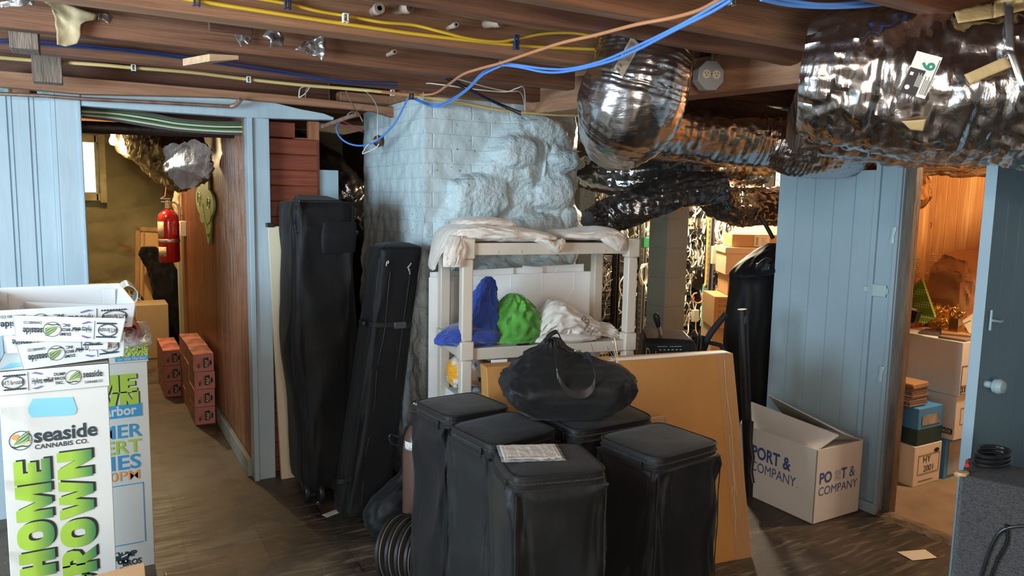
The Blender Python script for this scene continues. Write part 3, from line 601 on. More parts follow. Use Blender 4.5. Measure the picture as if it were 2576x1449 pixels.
cable([(1915, -6, 1.3), (1990, 8, 1.3), (2080, 15, 1.28), (2180, 9, 1.26), (2290, -4, 1.24)], .005, bluc, 'blue cable bundle at the top edge before the large duct', twin=.004)
cable([(1896, 72, 1.9), (1950, 68, 1.86), (2000, 60, 1.84), (2045, 58, 1.82)], .006, whc, 'short white cable ending left of the large duct')
cable([(1795, 145, 2.25), (1806, 158, 2.22), (1828, 168, 2.2), (1860, 163, 2.17), (1920, 155, 2.1), (2002, 142, 2.02)], .0058, pinkc, 'pink and white cable stapled along the girder', .6)
cable([(1800, 148, 2.24), (1815, 140, 2.26), (1836, 152, 2.22), (1845, 140, 2.2)], .006, whc, 'white cable stub curling out of the outlet box')
cable([(1067, 245, 3.36), (1067, 212, 3.3), (1110, 213, 3.2), (1190, 224, 3.15), (1270, 231, 3.1), (1300, 222, 3.05), (1318, 222, 3.05), (1322, 278, 3.3)], .0028, whc, 'thin white wire pinned over the chimney corner', n=6)
cable([(1130, 192, 3.1), (1220, 218, 3.1), (1280, 230, 3.1), (1305, 230, 3.1), (1316, 245, 3.2), (1321, 280, 3.3)], .0026, whc, 'second thin white wire beside the joist end', n=6)
cable([(920, 230, 3.4), (935, 245, 3.5), (945, 262, 3.6), (950, 280, 3.8), (949, 340, 3.9), (951, 350, 3.9)], .0025, whc, 'white wire dropping to the broken fixture', n=6)
cable([(912, 305, 4.2), (900, 285, 4.15), (882, 282, 4.1), (870, 295, 4.1)], .003, whc, 'curled white wire end left of the chimney', n=6)
cable([(950, 350, 3.8), (925, 365, 3.85), (912, 385, 3.9), (920, 384, 3.88), (945, 372, 3.82), (953, 362, 3.80)], .003, whc, 'white wire loop under the broken fixture', n=6)
cable([(914, 332, 4.3), (880, 322, 4.15), (850, 308, 4.1)], .003, pink2, 'upper pink wire left of the chimney', n=6)
cable([(914, 326, 4.3), (885, 315, 4.15), (858, 303, 4.1)], .003, pink2, 'lower pink wire left of the chimney', n=6)
cable([(752, 245, 3.8), (756, 222, 3.8), (778, 218, 3.8), (768, 235, 3.8), (752, 246, 3.8)], .0028, whc, 'small looped white wire under the yellow cable', n=6)
for pts, l in (([(768, 245, 3.8), (772, 222, 3.8), (786, 218, 3.8)], 'first loose red wire stub'), ([(870, 228, 3.7), (885, 260, 3.75), (905, 290, 3.9)], 'brown twisted wire stub')): cable(pts, .003, mat('dirty_wire', (.30, .16, .1), rough=.6), l+' under the joists', n=6)
b = MB(); q = [at(*a) for a in ((0, 236, 'y', 3.86), (110, 241, 'y', 3.86), (215, 249, 'y', 3.86), (400, 258, 'y', 3.86), (580, 268, 'y', 3.86))]; b.tube(q, .0085, 12); q2 = [q[-1], at(592, 264, 'y', 3.85), at(606, 250, 'y', 3.80)]
cp = b.build('copper_pipe', mat('painted_copper', (.20, .10, .07), (.32, .24, .2), 14, rough=.4, metal=.5)); tag(cp, 'thin copper pipe strung below the blue header', 'pipe')
MB().tube(q2, .011, 12).build('elbow_joint', mat('dirty_solder', (.35, .22, .16), rough=.5, metal=.4), cp)
b = MB().tube([at(812, 318, 'y', 3.97), at(872, 296, 'y', 3.75), at(900, 288, 'y', 3.65)], .011, 12); tag(b.build('pipe_stub', mat('rusty_pipe', (.28, .20, .16), (.15, .08, .05), 20, rough=.6)), 'short rusty pipe stub left of the chimney', 'pipe')
# staples, clips
def clip(px, py, y, label, m, s=.009):
    p = at(px, py, 'y', y); b = MB(TR(*p)); b.box(-s, -.003, -s*1.5, -s*.5, .012, s*1.5).box(s*.5, -.003, -s*1.5, s, .012, s*1.5).box(-s, -.006, -s*1.5, s, -.002, -s*1.1).box(-s, -.006, s*1.1, s, -.002, s*1.5)
    return tag(b.build('cable_clip', m, bevel=.0008), label, 'clip', 'cable clips')
for a in ((495, 2, 2.285, 'dark blue clip at the top edge, left one', blud), (724, 10, 2.285, 'dark blue clip on the wavy yellow cable', blud), (1300, 98, 2.27, 'dark blue clip holding the wavy yellow cable, right', blud), (1300, 114, 2.275, 'dark blue clip on the straight yellow cable', blud),
          (870, 45, 2.28, 'white clip between the two yellow cables', whitep), (336, 170, 3.58, 'white clip on the dull yellow cable, left', whitep), (626, 200, 3.58, 'white nail clip on the dull yellow cable, middle', whitep), (988, 233, 3.40, 'white clip near the chimney top', whitep),
          (1262, 160, 2.74, 'grey clip where blue and orange cables cross', metal), (1036, 243, 3.30, 'black clip at the chimney corner', blackp), (1845, 0, 1.5, 'grey clip at the top edge', metal)): clip(*a)
# porcelain tubes in the joists
porc = mat('dirty_porcelain', (.46, .33, .25), (.30, .20, .15), 20, rough=.5)
for i, (px, py, y, dx) in enumerate(((940, 30, 2.34, 0), (1003, 25, 2.33, 1), (1228, 60, 2.33, 1), (980, 136, 2.80, 0), (1130, 70, 2.33, 0))):
    p = at(px, py, 'y', y-.03); r = .017 if i < 3 else .009
    b = MB(Matrix.Translation(p) @ Matrix.Rotation(PI/2, 4, 'X') @ Matrix.Rotation(.35*dx, 4, 'Y')); b.lathe([(r*.45, .055), (r, .055), (r*1.05, .04), (r, .03), (r*.85, .025), (r*.85, -.02)], 18); b.lathe([(r*.45, .055), (r*.4, .01), (0, .01)], 14)
    tag(b.build('porcelain_insulator', porc), ('porcelain tube flush in the joist, left of the pair', 'porcelain tube sticking out beside the flush one', 'porcelain tube right of the others, over the orange cable', 'tiny porcelain tube in the lower joist', 'small insulator nub between yellow cables')[i], 'insulator', 'porcelain knobs in the joists')
# paper and foil scraps of old insulation
kraft = mat('kraft_paper', (.46, .35, .20), (.38, .28, .15), 5, rough=.8, bs=.3, bsc=12)
def scrap(name, poly, y, m, label, amp=.02, seed=0, seg=6):
    pts = [at(a, b_, 'y', y) for a, b_ in poly]; c = sum(pts, Vector())/len(pts); b = MB(); n = len(pts); R = 7; dense = []
    for i in range(n):
        for k in range(seg): dense.append(pts[i].lerp(pts[(i+1) % n], k/seg))
    vs = [c]; m_ = len(dense)
    for j in range(1, R+1):
        for d in dense:
            q = c.lerp(d, j/R); nz = noise.noise(Vector((q.x*14+seed, q.z*14, seed))); n2 = noise.noise(Vector((q.x*40+seed, q.z*40, seed)))
            vs.append(q+Vector((n2*amp*.3, (nz*1.6+n2*.6)*amp, n2*amp*.3)))
    fs = [(0, 1+k, 1+(k+1) % m_) for k in range(m_)]
    for j in range(R-1):
        for k in range(m_): q = (k+1) % m_; fs.append((1+j*m_+k, 1+(j+1)*m_+k, 1+(j+1)*m_+q, 1+j*m_+q))
    b.add(vs, fs); return tag(b.build(name, m, solid=.0015, smooth=50), label, 'insulation scrap', 'torn insulation between the joists')
scrap('insulation_paper', [(105, 0), (130, 20), (138, 48), (142, 80), (143, 112), (165, 115), (195, 108), (203, 85), (204, 62), (218, 54), (240, 50), (246, 36), (200, 22), (160, 5)], 2.80, kraft, 'torn brown paper flap hanging over the left joist', .012, 1)
fs_ = mat('foil_scrap', (.72, .70, .68), (.45, .40, .36), 12, rough=.28, metal=.8, bs=.6, bsc=25)
scrap('foil_scrap', [(0, 0), (40, -5), (90, -5), (85, 12), (50, 16), (20, 14), (0, 15)], 2.62, fs_, 'foil strip at the top left corner', .02, 2)
scrap('foil_scrap', [(246, 36), (268, 33), (282, 45), (278, 62), (262, 52), (247, 50)], 2.80, fs_, 'bent foil tip at the end of the brown paper', .02, 3)
scrap('foil_scrap', [(584, 62), (600, 66), (612, 78), (625, 72), (640, 92), (632, 108), (615, 98), (610, 114), (596, 98), (590, 80)], 2.78, fs_, 'leftmost crumpled foil scrap of the three', .03, 4)
scrap('foil_scrap', [(672, 75), (700, 78), (712, 100), (710, 118), (690, 112), (678, 124), (680, 100), (660, 92)], 2.78, fs_, 'middle crumpled foil scrap of the three', .03, 5)
scrap('foil_scrap', [(740, 125), (762, 108), (790, 96), (815, 90), (820, 122), (812, 152), (806, 140), (780, 134), (760, 132)], 2.78, fs_, 'rightmost and widest crumpled foil scrap of the three', .03, 6)
# outlet box on the girder
p = at(1788, 190, 'y', 2.17); T = TR(*p, rz=math.radians(-14)) ; bx = thing('outlet_box', 'octagonal steel outlet box with a duplex receptacle on the girder', 'outlet box', p, math.radians(-14))
oct_ = [(.058*math.cos(PI/8+k*PI/4), .058*math.sin(PI/8+k*PI/4)) for k in range(8)]
FRM = T @ frame((0, 0, 0), (1, 0, 0), (0, 0, 1))
metal_o = mat('dull_steel', (.50, .50, .50), rough=.42, metal=.35)
MB(FRM).prism(oct_, -.045).build('box_body', metal_o, bx, bevel=.003); MB(FRM).prism([(x*1.02, y*1.02) for x, y in oct_], .004).build('cover_plate', metal_o, bx, bevel=.002)
for s_ in (-1, 1):
    b = MB(FRM @ Matrix.Translation((s_*.0215, .004, .004))); b.lathe([(.0165, 0), (.0165, .003), (0, .003)], 24); rc = b.build('receptacle', ivory, bx)
    b = MB(FRM @ Matrix.Translation((s_*.0215, .004, .0072)))
    for q in (-.006, .006): b.box(q-.001, .0, 0, q+.001, .008, .0008)
    b.lathe([(.0026, 0), (.0026, .0008)], 10, M=Matrix.Translation((0, -.006, 0))); b.build('slots', blackp, rc)
MB(FRM @ Matrix.Translation((0, .004, .004))).lathe([(.003, 0), (.003, .002), (0, .0025)], 10).build('screw', chrome, bx)
MB(FRM).tube([(.015, .058, -.02), (.02, .085, -.02), (.03, .10, -.025)], .009, 10).build('cable_connector', metal, bx)
# broken fixture on chimney
p = at(956, 355, 'x', 1.44); b = MB(TR(*p) @ Matrix.Rotation(-PI/2, 4, 'Y')); b.lathe([(0, 0), (.03, .0), (.034, .012), (.024, .03), (.016, .034), (.012, .02), (0, .015)], 16)
ff = tag(b.build('broken_fixture', mat('burnt_bakelite', (.14, .075, .035), (.03, .018, .012), 30, rough=.6, bs=.5)), 'burnt brown fixture stub on the bright chimney side', 'light fixture')
# ---------------------------------------------------------------- printed display boxes at the left
card = mat('white_coated_card', (.60, .57, .52), rough=.42)
ink = mat('slate_ink', (.028, .045, .055), rough=.5); inkp = mat('purple_ink', (.16, .14, .30), rough=.5); inkg = mat('leaf_green_ink', (.10, .19, .09), rough=.5)
inky = mat('yellow_ink', (.62, .62, .28), rough=.5); inko = mat('orange_ink', (.78, .30, .08), rough=.5); inkb = mat('sky_blue_ink', (.22, .52, .78), rough=.5)
inkb2 = mat('blue_ink', (.04, .27, .52), rough=.5); inkl = mat('lime_ink', (.36, .50, .06), rough=.5); inkd = mat('near_black_ink', (.018, .022, .02), rough=.5)
INKS = [ink, inkp, inkg, inky, inko, inkb, inkb2, inkl, inkd, card]
def ring(b, cx, cy, r, wd, mi, M, z=.0004, n=36):
    vs = []; fs = []
    for k in range(n): a = 2*PI*k/n; vs += [(cx+r*math.cos(a), cy+r*math.sin(a), z), (cx+(r-wd)*math.cos(a), cy+(r-wd)*math.sin(a), z)]
    for k in range(n): q = (k+1) % n; fs.append((2*k, 2*q, 2*q+1, 2*k+1))
    b.add(vs, fs, mi, M)
def poly(b, pts, mi, M, z=.0004): b.add([(x, y, z) for x, y in pts], [list(range(len(pts)))], mi, M)
def disc(b, cx, cy, r, mi, M, z=.0004, n=24, ry=None): poly(b, [(cx+r*math.cos(2*PI*k/n), cy+(ry or r)*math.sin(2*PI*k/n)) for k in range(n)], mi, M, z)
def emblem(b, cx, cy, r, M, full=True):
    T = M @ Matrix.Translation((cx, cy, 0)) @ Matrix.Diagonal((r, r, 1, 1))
    ring(b, 0, 0, 1, .07, 0, T, .0006)
    poly(b, [(-.85, -.15), (-.5, -.45), (.1, -.5), (.75, -.3), (.85, .15), (.3, .05), (-.3, -.2)], 3, T, .0003)
    if full: disc(b, -.42, .38, .3, 4, T, .0003)
    poly(b, [(-.62, -.42), (-.2, .3), (.3, .7), (.72, .95), (.72, .3), (.78, -.12), (.3, -.3), (-.2, -.38)], 2, T, .0005)
    for k in range(3): poly(b, [(-.6, -.42), (-.1+.25*k, .28-.2*k), (.68, .8-.33*k), (.68, .74-.33*k), (-.08+.25*k, .2-.2*k)], 3, T, .0007)
    poly(b, [(-.9, -.45), (-.4, -.62), (0, -.5), (.5, -.62), (.85, -.5), (.45, -.74), (0, -.62), (-.5, -.76)], 0, T, .0006)
def truck(b, cx, cy, s, M):
    T = M @ Matrix.Translation((cx, cy, 0)) @ Matrix.Diagonal((s, s, 1, 1))
    poly(b, [(-1, -.25), (-.95, .15), (-.5, .2), (-.3, .55), (0, .6), (.1, .2), (.9, .45), (1, .3), (.75, -.3)], 0, T)
    for x in (-.6, .1, .55): disc(b, x, -.42, .24, 8, T, .0006); disc(b, x, -.42, .09, 9, T, .0008)
    poly(b, [(-.45, .22), (-.28, .48), (-.08, .5), (-.02, .22)], 9, T, .0007)
    poly(b, [(.2, .12), (.8, .3), (.7, .1), (.2, -.05)], 9, T, .0007)
def printed_band(M, w, h, par, name='printed_band'):
    "sponsor strip: M maps strip-plane coordinates, origin at its middle"
    b = MB(); k = h; x = -w/2
    def tx(t, x_, y_, s_, mi=0, bold=.02, sx=1): b.text(t, M @ Matrix.Translation((x_, y_, .0006)), s_, mi, bold, sx)
    a = x+.02*w
    for q in (0, 1): # ornate frame
        ring(b, 0, 0, 1, .06 if q else .1, 0, M @ Matrix.Translation((a+.11*w, 0, 0)) @ Matrix.Diagonal((.10*w-.004*q, .27*h-.003*q, 1, 1)))
    for i in range(9):
        for s_ in (-1, 1): poly(b, [(a+.022*w*i+.004, s_*.27*h), (a+.022*w*i+.012, s_*(.33*h)), (a+.022*w*i+.014, s_*.24*h)], 0, M, .0005)
    poly(b, [(a+.03*w, -.13*h), (a+.19*w, -.13*h), (a+.19*w, .13*h), (a+.03*w, .13*h)], 9, M, .0005)
    tx('ARTS Barnstable', a+.022*w, -.08*h, .24*h, sx=.104*w/h)
    poly(b, [(x+.262*w, -.38*h), (x+.268*w, -.38*h), (x+.268*w, .38*h), (x+.262*w, .38*h)], 0, M)
    tx('HyArts', x+.295*w, -.12*h, .32*h, sx=.100*w/h)
    for s_ in (-1, 1): poly(b, [(x+.29*w, s_*.30*h), (x+.33*w, s_*.36*h), (x+.39*w, s_*.27*h), (x+.385*w, s_*.22*h), (x+.33*w, s_*.28*h)], 1, M)
    truck(b, x+.445*w, .0*h, .046*w, M)
    for i, t in enumerate(('DUMP', 'BROS', 'INC.')): tx(t, x+.495*w+.006*w*i, .13*h-.18*h*i, .17*h, bold=.03, sx=.085*w/(.17*h*2.2))
    emblem(b, x+.675*w, 0, .30*h, M, False)
    tx('seaside', x+.765*w, -.04*h, .38*h, bold=.026, sx=.215*w/(.38*h*3.35))
    tx('CANNABIS CO', x+.775*w, -.30*h, .15*h, bold=.02, sx=.17*w/(.15*h*6.6))
    return b.build(name, INKS, par, smooth=0, nrm=False)
def tray(T, w, d, h, label, flare=.012, th=.004, front=True, upside=False, hole=True, mark=None, nm='display_tray'):
    "open cardboard cap, its open side up, front towards -Y of T"
    root = thing(nm, label, 'cardboard tray', T.to_translation(), 0); root['group'] = 'printed display trays'
    f = flare; b = MB(T); A = [(-w/2, -d/2), (w/2, -d/2), (w/2, d/2), (-w/2, d/2)]; B = [(x+math.copysign(f, x), y+math.copysign(f, y)) for x, y in A]
    b.box(-w/2, -d/2, 0, w/2, d/2, th)
    for k in range(4):
        q = (k+1) % 4; a0, a1, b0, b1 = A[k], A[q], B[k], B[q]; nx, ny = (a1[1]-a0[1]), -(a1[0]-a0[0]); l = math.hypot(nx, ny); nx, ny = nx/l*th, ny/l*th
        b.hexa([(*a0, 0), (*a1, 0), (a1[0]-nx, a1[1]-ny, 0), (a0[0]-nx, a0[1]-ny, 0)], [(*b0, h), (*b1, h), (b1[0]-nx, b1[1]-ny, h), (b0[0]-nx, b0[1]-ny, h)])
        # glued corner tab inside
        v = Vector((a1[0]-a0[0], a1[1]-a0[1], 0)).normalized()
    for sx in (-1, 1):
        for sy in (-1, 1): b.box(sx*(w/2-.006), sy*(d/2-.006), .004, sx*(w/2-.045), sy*(d/2-.009), h*.8)
    b.build('shell', mat('white_card_inner', (.66, .67, .68), rough=.5), root, bevel=.0008)
    M = T @ Matrix.Translation((0, -d/2-.0012-f*.5, h/2)) @ Matrix.Rotation(PI/2+math.atan2(f, h)*-1 if False else PI/2+math.atan2(f, h), 4, 'X')
    if upside: M = M @ Matrix.Rotation(PI, 4, 'Z')
    if front: printed_band(M, w*.98, h, root)
    b = MB(T)
    if hole:
        poly(b, [(-w*.32+w*.64*i/16, -.01+.055*math.sin(PI*i/16)-.02) for i in range(17)]+[(w*.30, -.05), (-w*.30, -.05)], 0, Matrix.Translation((0, d*.1, th)), .0006)
        b.build('blue_print', inkb, root, smooth=0, nrm=False)
    return root
def gradm(name, x0, x1, c0, c1, axis=0):
    m = bpy.data.materials.new(name); m.use_nodes = True; N = m.node_tree.nodes; L = m.node_tree.links
    tc = N.new('ShaderNodeTexCoord'); s_ = N.new('ShaderNodeSeparateXYZ'); L.new(tc.outputs['Object'], s_.inputs[0])
    r = N.new('ShaderNodeMapRange'); r.inputs[1].default_value = x0; r.inputs[2].default_value = x1; L.new(s_.outputs[axis], r.inputs[0])
    c = N.new('ShaderNodeMix'); c.data_type = 'RGBA'; c.inputs[6].default_value = (*c0, 1); c.inputs[7].default_value = (*c1, 1); L.new(r.outputs[0], c.inputs[0])
    L.new(c.outputs[2], N['Principled BSDF'].inputs['Base Color']); N['Principled BSDF'].inputs['Roughness'].default_value = .45; return m
def sign_box(x1, y, wd, dp, h, label):
    root = thing('display_box', label, 'display box', (x1-wd/2, y+dp/2, 0)); root['group'] = 'tall printed display boxes'
    MB().box(x1-wd, y, 0, x1, y+dp, h).build('box_body', card, root, bevel=.002); return root
def capm(x0, x1, y, dp, z0, z1, par_label, dx=.006):
    root = thing('box_cap', par_label, 'cardboard cap', ((x0+x1)/2, y+dp/2, z0)); root['group'] = 'printed box caps'
    b = MB(); b.box(x0-dx, y-dx, z0, x1+dx, y-dx+.003, z1).box(x0-dx, y+dp+dx-.003, z0, x1+dx, y+dp+dx, z1).box(x0-dx, y-dx, z0, x0-dx+.003, y+dp+dx, z1).box(x1+dx-.003, y-dx, z0, x1+dx, y+dp+dx, z1).box(x0-dx, y-dx, z1-.004, x1+dx, y+dp+dx, z1)
    b.build('shell', card, root, bevel=.0008); return root
YN = 2.62; XN = .038; WN = .285; HN = .895
S_ = sign_box(XN, YN, WN, .30, HN, 'nearest white display box printed HOME GROWN in green reading upward')
def FP(px, py, y=YN-.0012): return at(px, py, 'y', y)
b = MB(); M0 = frame((0, YN-.0012, 0), (1, 0, 0), (0, 0, 1))
def P2(px, py, y=YN): q = at(px, py, 'y', y); return (q.x, q.z)
poly(b, [P2(72, 1040), P2(70, 1028), P2(82, 1003), P2(183, 998), P2(194, 1030), P2(190, 1040), P2(180, 1044), P2(80, 1050)], 5, M0)
c = P2(52, 1108); emblem(b, c[0], c[1], .030, M0)
c = P2(85, 1113); b.text('seaside', M0 @ Matrix.Translation((c[0], c[1], .0006)), .062, 0, .028, .95)
c = P2(87, 1127); b.text('CANNABIS CO.', M0 @ Matrix.Translation((c[0], c[1]-.004, .0006)), .020, 0, .02, 1.0, spacing=1.05)
b.build('logo_print', INKS, S_, smooth=0, nrm=False)
xo = S_.location.x
GL = {'H': (.86, [[(0, 0), (.36, 0), (.36, .37), (.5, .37), (.5, 0), (.86, 0), (.86, 1), (.5, 1), (.5, .63), (.36, .63), (.36, 1), (0, 1)]]),
 'E': (.78, [[(0, 0), (.78, 0), (.78, .25), (.36, .25), (.36, .38), (.70, .38), (.70, .62), (.36, .62), (.36, .75), (.78, .75), (.78, 1), (0, 1)]]),
 'M': (1.18, [[(0, 0), (.30, 0), (.30, .55), (.49, 0), (.69, 0), (.88, .55), (.88, 0), (1.18, 0), (1.18, 1), (.80, 1), (.59, .46), (.38, 1), (0, 1)]]),
 'W': (1.32, [[(0, 1), (.33, 1), (.42, .42), (.54, 1), (.78, 1), (.90, .42), (.99, 1), (1.32, 1), (1.10, 0), (.78, 0), (.66, .55), (.54, 0), (.22, 0)]]),
 'N': (.92, [[(0, 0), (.32, 0), (.32, .52), (.58, 0), (.92, 0), (.92, 1), (.60, 1), (.60, .48), (.34, 1), (0, 1)]]),
 'R': (.90, [[(0, 0), (.36, 0), (.36, 1), (0, 1)], [(.30, 1), (.66, 1), (.82, .92), (.86, .72), (.80, .5), (.66, .42), (.62, .42), (.90, 0), (.52, 0), (.36, .34), (.30, .34), (.30, .60), (.48, .62), (.52, .70), (.48, .78), (.30, .78)]])}
def glyph(b, ch, T, mi=0):
    if ch in 'OG':
        n = 40; vs = []; fs = []; a0, a1 = (0, 2*PI) if ch == 'O' else (.62, 2*PI-.15)
        for k in range(n+1):
            a = a0+(a1-a0)*k/n; c, q = math.cos(a), math.sin(a)
            f = lambda v: math.copysign(abs(v)**.8, v)
            vs += [(.48+.48*f(c), .5+.52*f(q), 0), (.48+.15*f(c), .5+.20*f(q), 0)]
        for k in range(n): fs.append((2*k, 2*k+2, 2*k+3, 2*k+1))
        b.add(vs, fs, mi, T)
        if ch == 'G': b.add([(.50, .32, .0), (.96, .32, .0), (.96, .54, .0), (.50, .54, .0)], [(0, 1, 2, 3)], mi, T)
        return .96
    w_, ps = GL[ch]
    for p in ps: b.add([(x, y, 0) for x, y in p], [list(range(len(p)))], mi, T)
    return w_
def heavy(b, word, T, h_, gap=.05, mi=0, right=True, sx=1):
    ws = [(GL[c][0] if c in GL else .96) for c in word]; tot = sum(ws)+gap*(len(word)-1); x = -tot if right else 0
    for c, w_ in zip(word, ws): glyph(b, c, T @ Matrix.Diagonal((h_*sx, h_, 1, 1)) @ Matrix.Translation((x, 0, 0)), mi); x += w_+gap
for t, pxb, pxt, z_, sx in (('HOME', 131, 38, 1150, 1.06), ('GROWN', 236, 148, 1128, 1.0)):
    xb = P2(pxb, 1250)[0]; xt = P2(pxt, 1250)[0]; zt = P2(pxb, z_)[1]; hgt = (xb-xt)
    F_ = frame((xb, YN-.0012, zt), (0, 0, 1), (-1, 0, 0))
    b = MB(); heavy(b, t, F_ @ Matrix.Translation((.005, -.007, .0004)), hgt, .06, 0, True, 1.0); b.build('lettering_shadow', inkd, S_, smooth=0, nrm=False)
    b = MB(); heavy(b, t, F_ @ Matrix.Translation((0, 0, .0009)), hgt, .06, 0, True, 1.0)
    o = b.build('lettering', gradm('green_print_'+t.lower(), xb-xo-.055, xb-xo+.004, (.33, .50, .05), (.025, .16, .075)), S_, smooth=0, nrm=False)
cp_ = capm(XN-WN, XN, YN, .30, HN, HN+.075, 'printed cap closing the nearest display box, logos upright')
printed_band(frame((XN-WN/2, YN-.0078, HN+.0375), (1, 0, 0), (0, 0, 1)), WN*1.0, .075, cp_)
b = MB(); poly(b, [(-.12, 0), (-.02, .04), (.07, .055), (.1, .07), (-.1, .08)], 5, TR(XN-.16, YN+.02, HN+.0755)); disc(b, 0, 0, .032, 3, TR(XN-.045, YN+.05, HN+.0755), .0006, ry=.022); b.build('cap_print', INKS, cp_, smooth=0, nrm=False)
# far one
YF = 3.20; XF = .185; SF = sign_box(XF, YF, .30, .30, .85, 'farther white display box listing a summer concert series, behind the nearest one')
b = MB(); M1 = frame((0, YF-.0012, 0), (1, 0, 0), (0, 0, 1))
def T1(t, px, py, hpx, mi, bold=.045, sx=1, dx=0, z=.0006):
    q = P2(px, py, YF); sz = hpx*3.02/1867/.735; b.text(t, M1 @ Matrix.Translation((q[0]+dx, q[1]-dx, z)), sz, mi, bold, sx, 'RIGHT')
for t, px, py, h_ in (('HOME', 345, 985, 46), ('GROWN', 350, 1026, 44)):
    q = P2(px, py, YF); hh = h_*3.02/1867; heavy(b, t, M1 @ Matrix.Translation((q[0]+.004, q[1]-.003, .0005)), hh, .07, 8); heavy(b, t, M1 @ Matrix.Translation((q[0], q[1], .0010)), hh, .07, 7)
q0 = P2(356, 1012, YF); q1 = P2(356, 1045, YF); zt, zb = q0[1], q1[1]
poly(b, [(-.10, zb), (q0[0], zb)]+[(q0[0]-.028*i, zt-.004*abs(math.sin(i*1.2))) for i in range(11)], 6, M1, .0013)
T1('the harbor', 343, 1040, 24, 9, .03, .9, 0, .0018)
T1('SUMMER', 357, 1095, 34, 6, .012, 1.08); T1('CONCERT', 357, 1134, 34, 7, .014, 1.05); T1('SERIES', 356, 1174, 37, 6, .014, 1.12); T1('6:30PM', 355, 1202, 25, 4, .002, 1.12)
f0, f1 = P2(361, 1212, YF), P2(361, 1362, YF)
for r_ in ((-.1, f0[1]-.003, f0[0], f0[1]), (-.1, f1[1], f1[0], f1[1]+.003), (f0[0]-.003, f1[1], f0[0], f0[1])): poly(b, [(r_[0], r_[1]), (r_[2], r_[1]), (r_[2], r_[3]), (r_[0], r_[3])], 6, M1)
q = P2(303, 1403, YF); truck(b, q[0]-.005, q[1], .042, M1)
for i, t in enumerate(('DUMP', 'BROS', 'INC.')): T1(t, 344+(12 if i == 1 else 0)-(4 if i == 2 else 0), 1396+19*i, 15, 0, .03, .85)
b.build('concert_print', INKS, SF, smooth=0, nrm=False)
cf = capm(XF-.30, XF, YF, .30, .845, .905, 'small printed cap on the farther display box')
b = MB(); q = P2(372, 884, YF)
for t, dz in (('HOME', .008), ('GROWN', -.013)): b.text(t, frame((q[0]+.001, YF-.0085, q[1]+dz-.001), (1, 0, 0), (0, 0, 1)), .028, 8, .05, 1.15, 'RIGHT'); b.text(t, frame((q[0], YF-.0090, q[1]+dz), (1, 0, 0), (0, 0, 1)), .028, 7, .05, 1.15, 'RIGHT')
zz = q[1]-.030; poly(b, [(q[0]-.115, zz), (q[0], zz), (q[0], zz+.017), (q[0]-.115, zz+.017)], 6, frame((0, YF-.0082, 0), (1, 0, 0), (0, 0, 1)))
b.text('on the Harbor', frame((q[0]-.006, YF-.0095, zz+.003), (1, 0, 0), (0, 0, 1)), .017, 9, .01, 1, 'RIGHT'); b.build('cap_print', INKS, cf, smooth=0, nrm=False)
# stack of four nested trays
for i, (x, y, z, rz, rx, ry, w_, l) in enumerate((
        (-.055, 2.755, .977, 3.0, 0, -3.2, .27, 'lowest of the four upside-down printed trays on the near box'),
        (-.083, 2.755, 1.018, -3.0, .5, 1.5, .265, 'second lowest printed tray, partly hidden between its neighbours'),
        (-.055, 2.735, 1.048, -1.5, .5, 5.0, .275, 'second highest printed tray, tipped down to the right'),
        (-.085, 2.80, 1.088, 5.0, 4.0, .2, .37, 'topmost tray, wide open to the ceiling with a white inside'))):
    T = TR(x, y, z, math.radians(rz), math.radians(rx), math.radians(ry)); tray(T, w_, .28 if i < 3 else .36, .078, l, .010, upside=True)
# roll of red and white film and clear plastic bag on the farther box
redp = mat('red_satin', (.42, .02, .02), rough=.35); wcl = mat('white_satin', (.80, .78, .76), rough=.4)
rr = thing('fabric_roll', 'rolled white and red banner lying on the farther display box', 'banner', (.12, 3.33, .905))
b = MB(); sp = [(.125+.045*math.cos(a)*(1-a*.05), 3.30, .955+.045*math.sin(a)*(1-a*.05)) for a in [i*.25 for i in range(40)]]; b.band(sp, .22, (0, 1, 0), .002); b.build('inner_layer', redp, rr)
b = MB(); b.band(spline([(.05, 3.32, .93), (.06, 3.32, 1.0), (.09, 3.31, 1.06), (.10, 3.30, 1.12), (.13, 3.3, 1.145), (.16, 3.30, 1.12), (.155, 3.3, 1.08), (.115, 3.3, 1.05), (.105, 3.3, .99), (.12, 3.3, .93), (.16, 3.3, .925), (.185, 3.3, .95)], 5), .20, (0, 1, 0), .002); b.build('outer_layer', wcl, rr)
clear = mat('clear_plastic', (.9, .9, .9), rough=.12, alpha=.32, bs=.6, bsc=18, vor=20, spec=.8)
b = MB(); b.loft([(.12, 3.25, .907, .075, .07, 3, 0, 0), (.13, 3.25, .93, .072, .066, 2.5, 0, 0), (.15, 3.27, .955, .045, .04, 2, 0, 0), (.17, 3.3, .985, .018, .02, 2, 0, 0)], 6, 40, ((.012, 3, 2),), 4)
tag(b.build('plastic_bag', clear), 'crinkled clear plastic bag on the farther display box', 'bag')
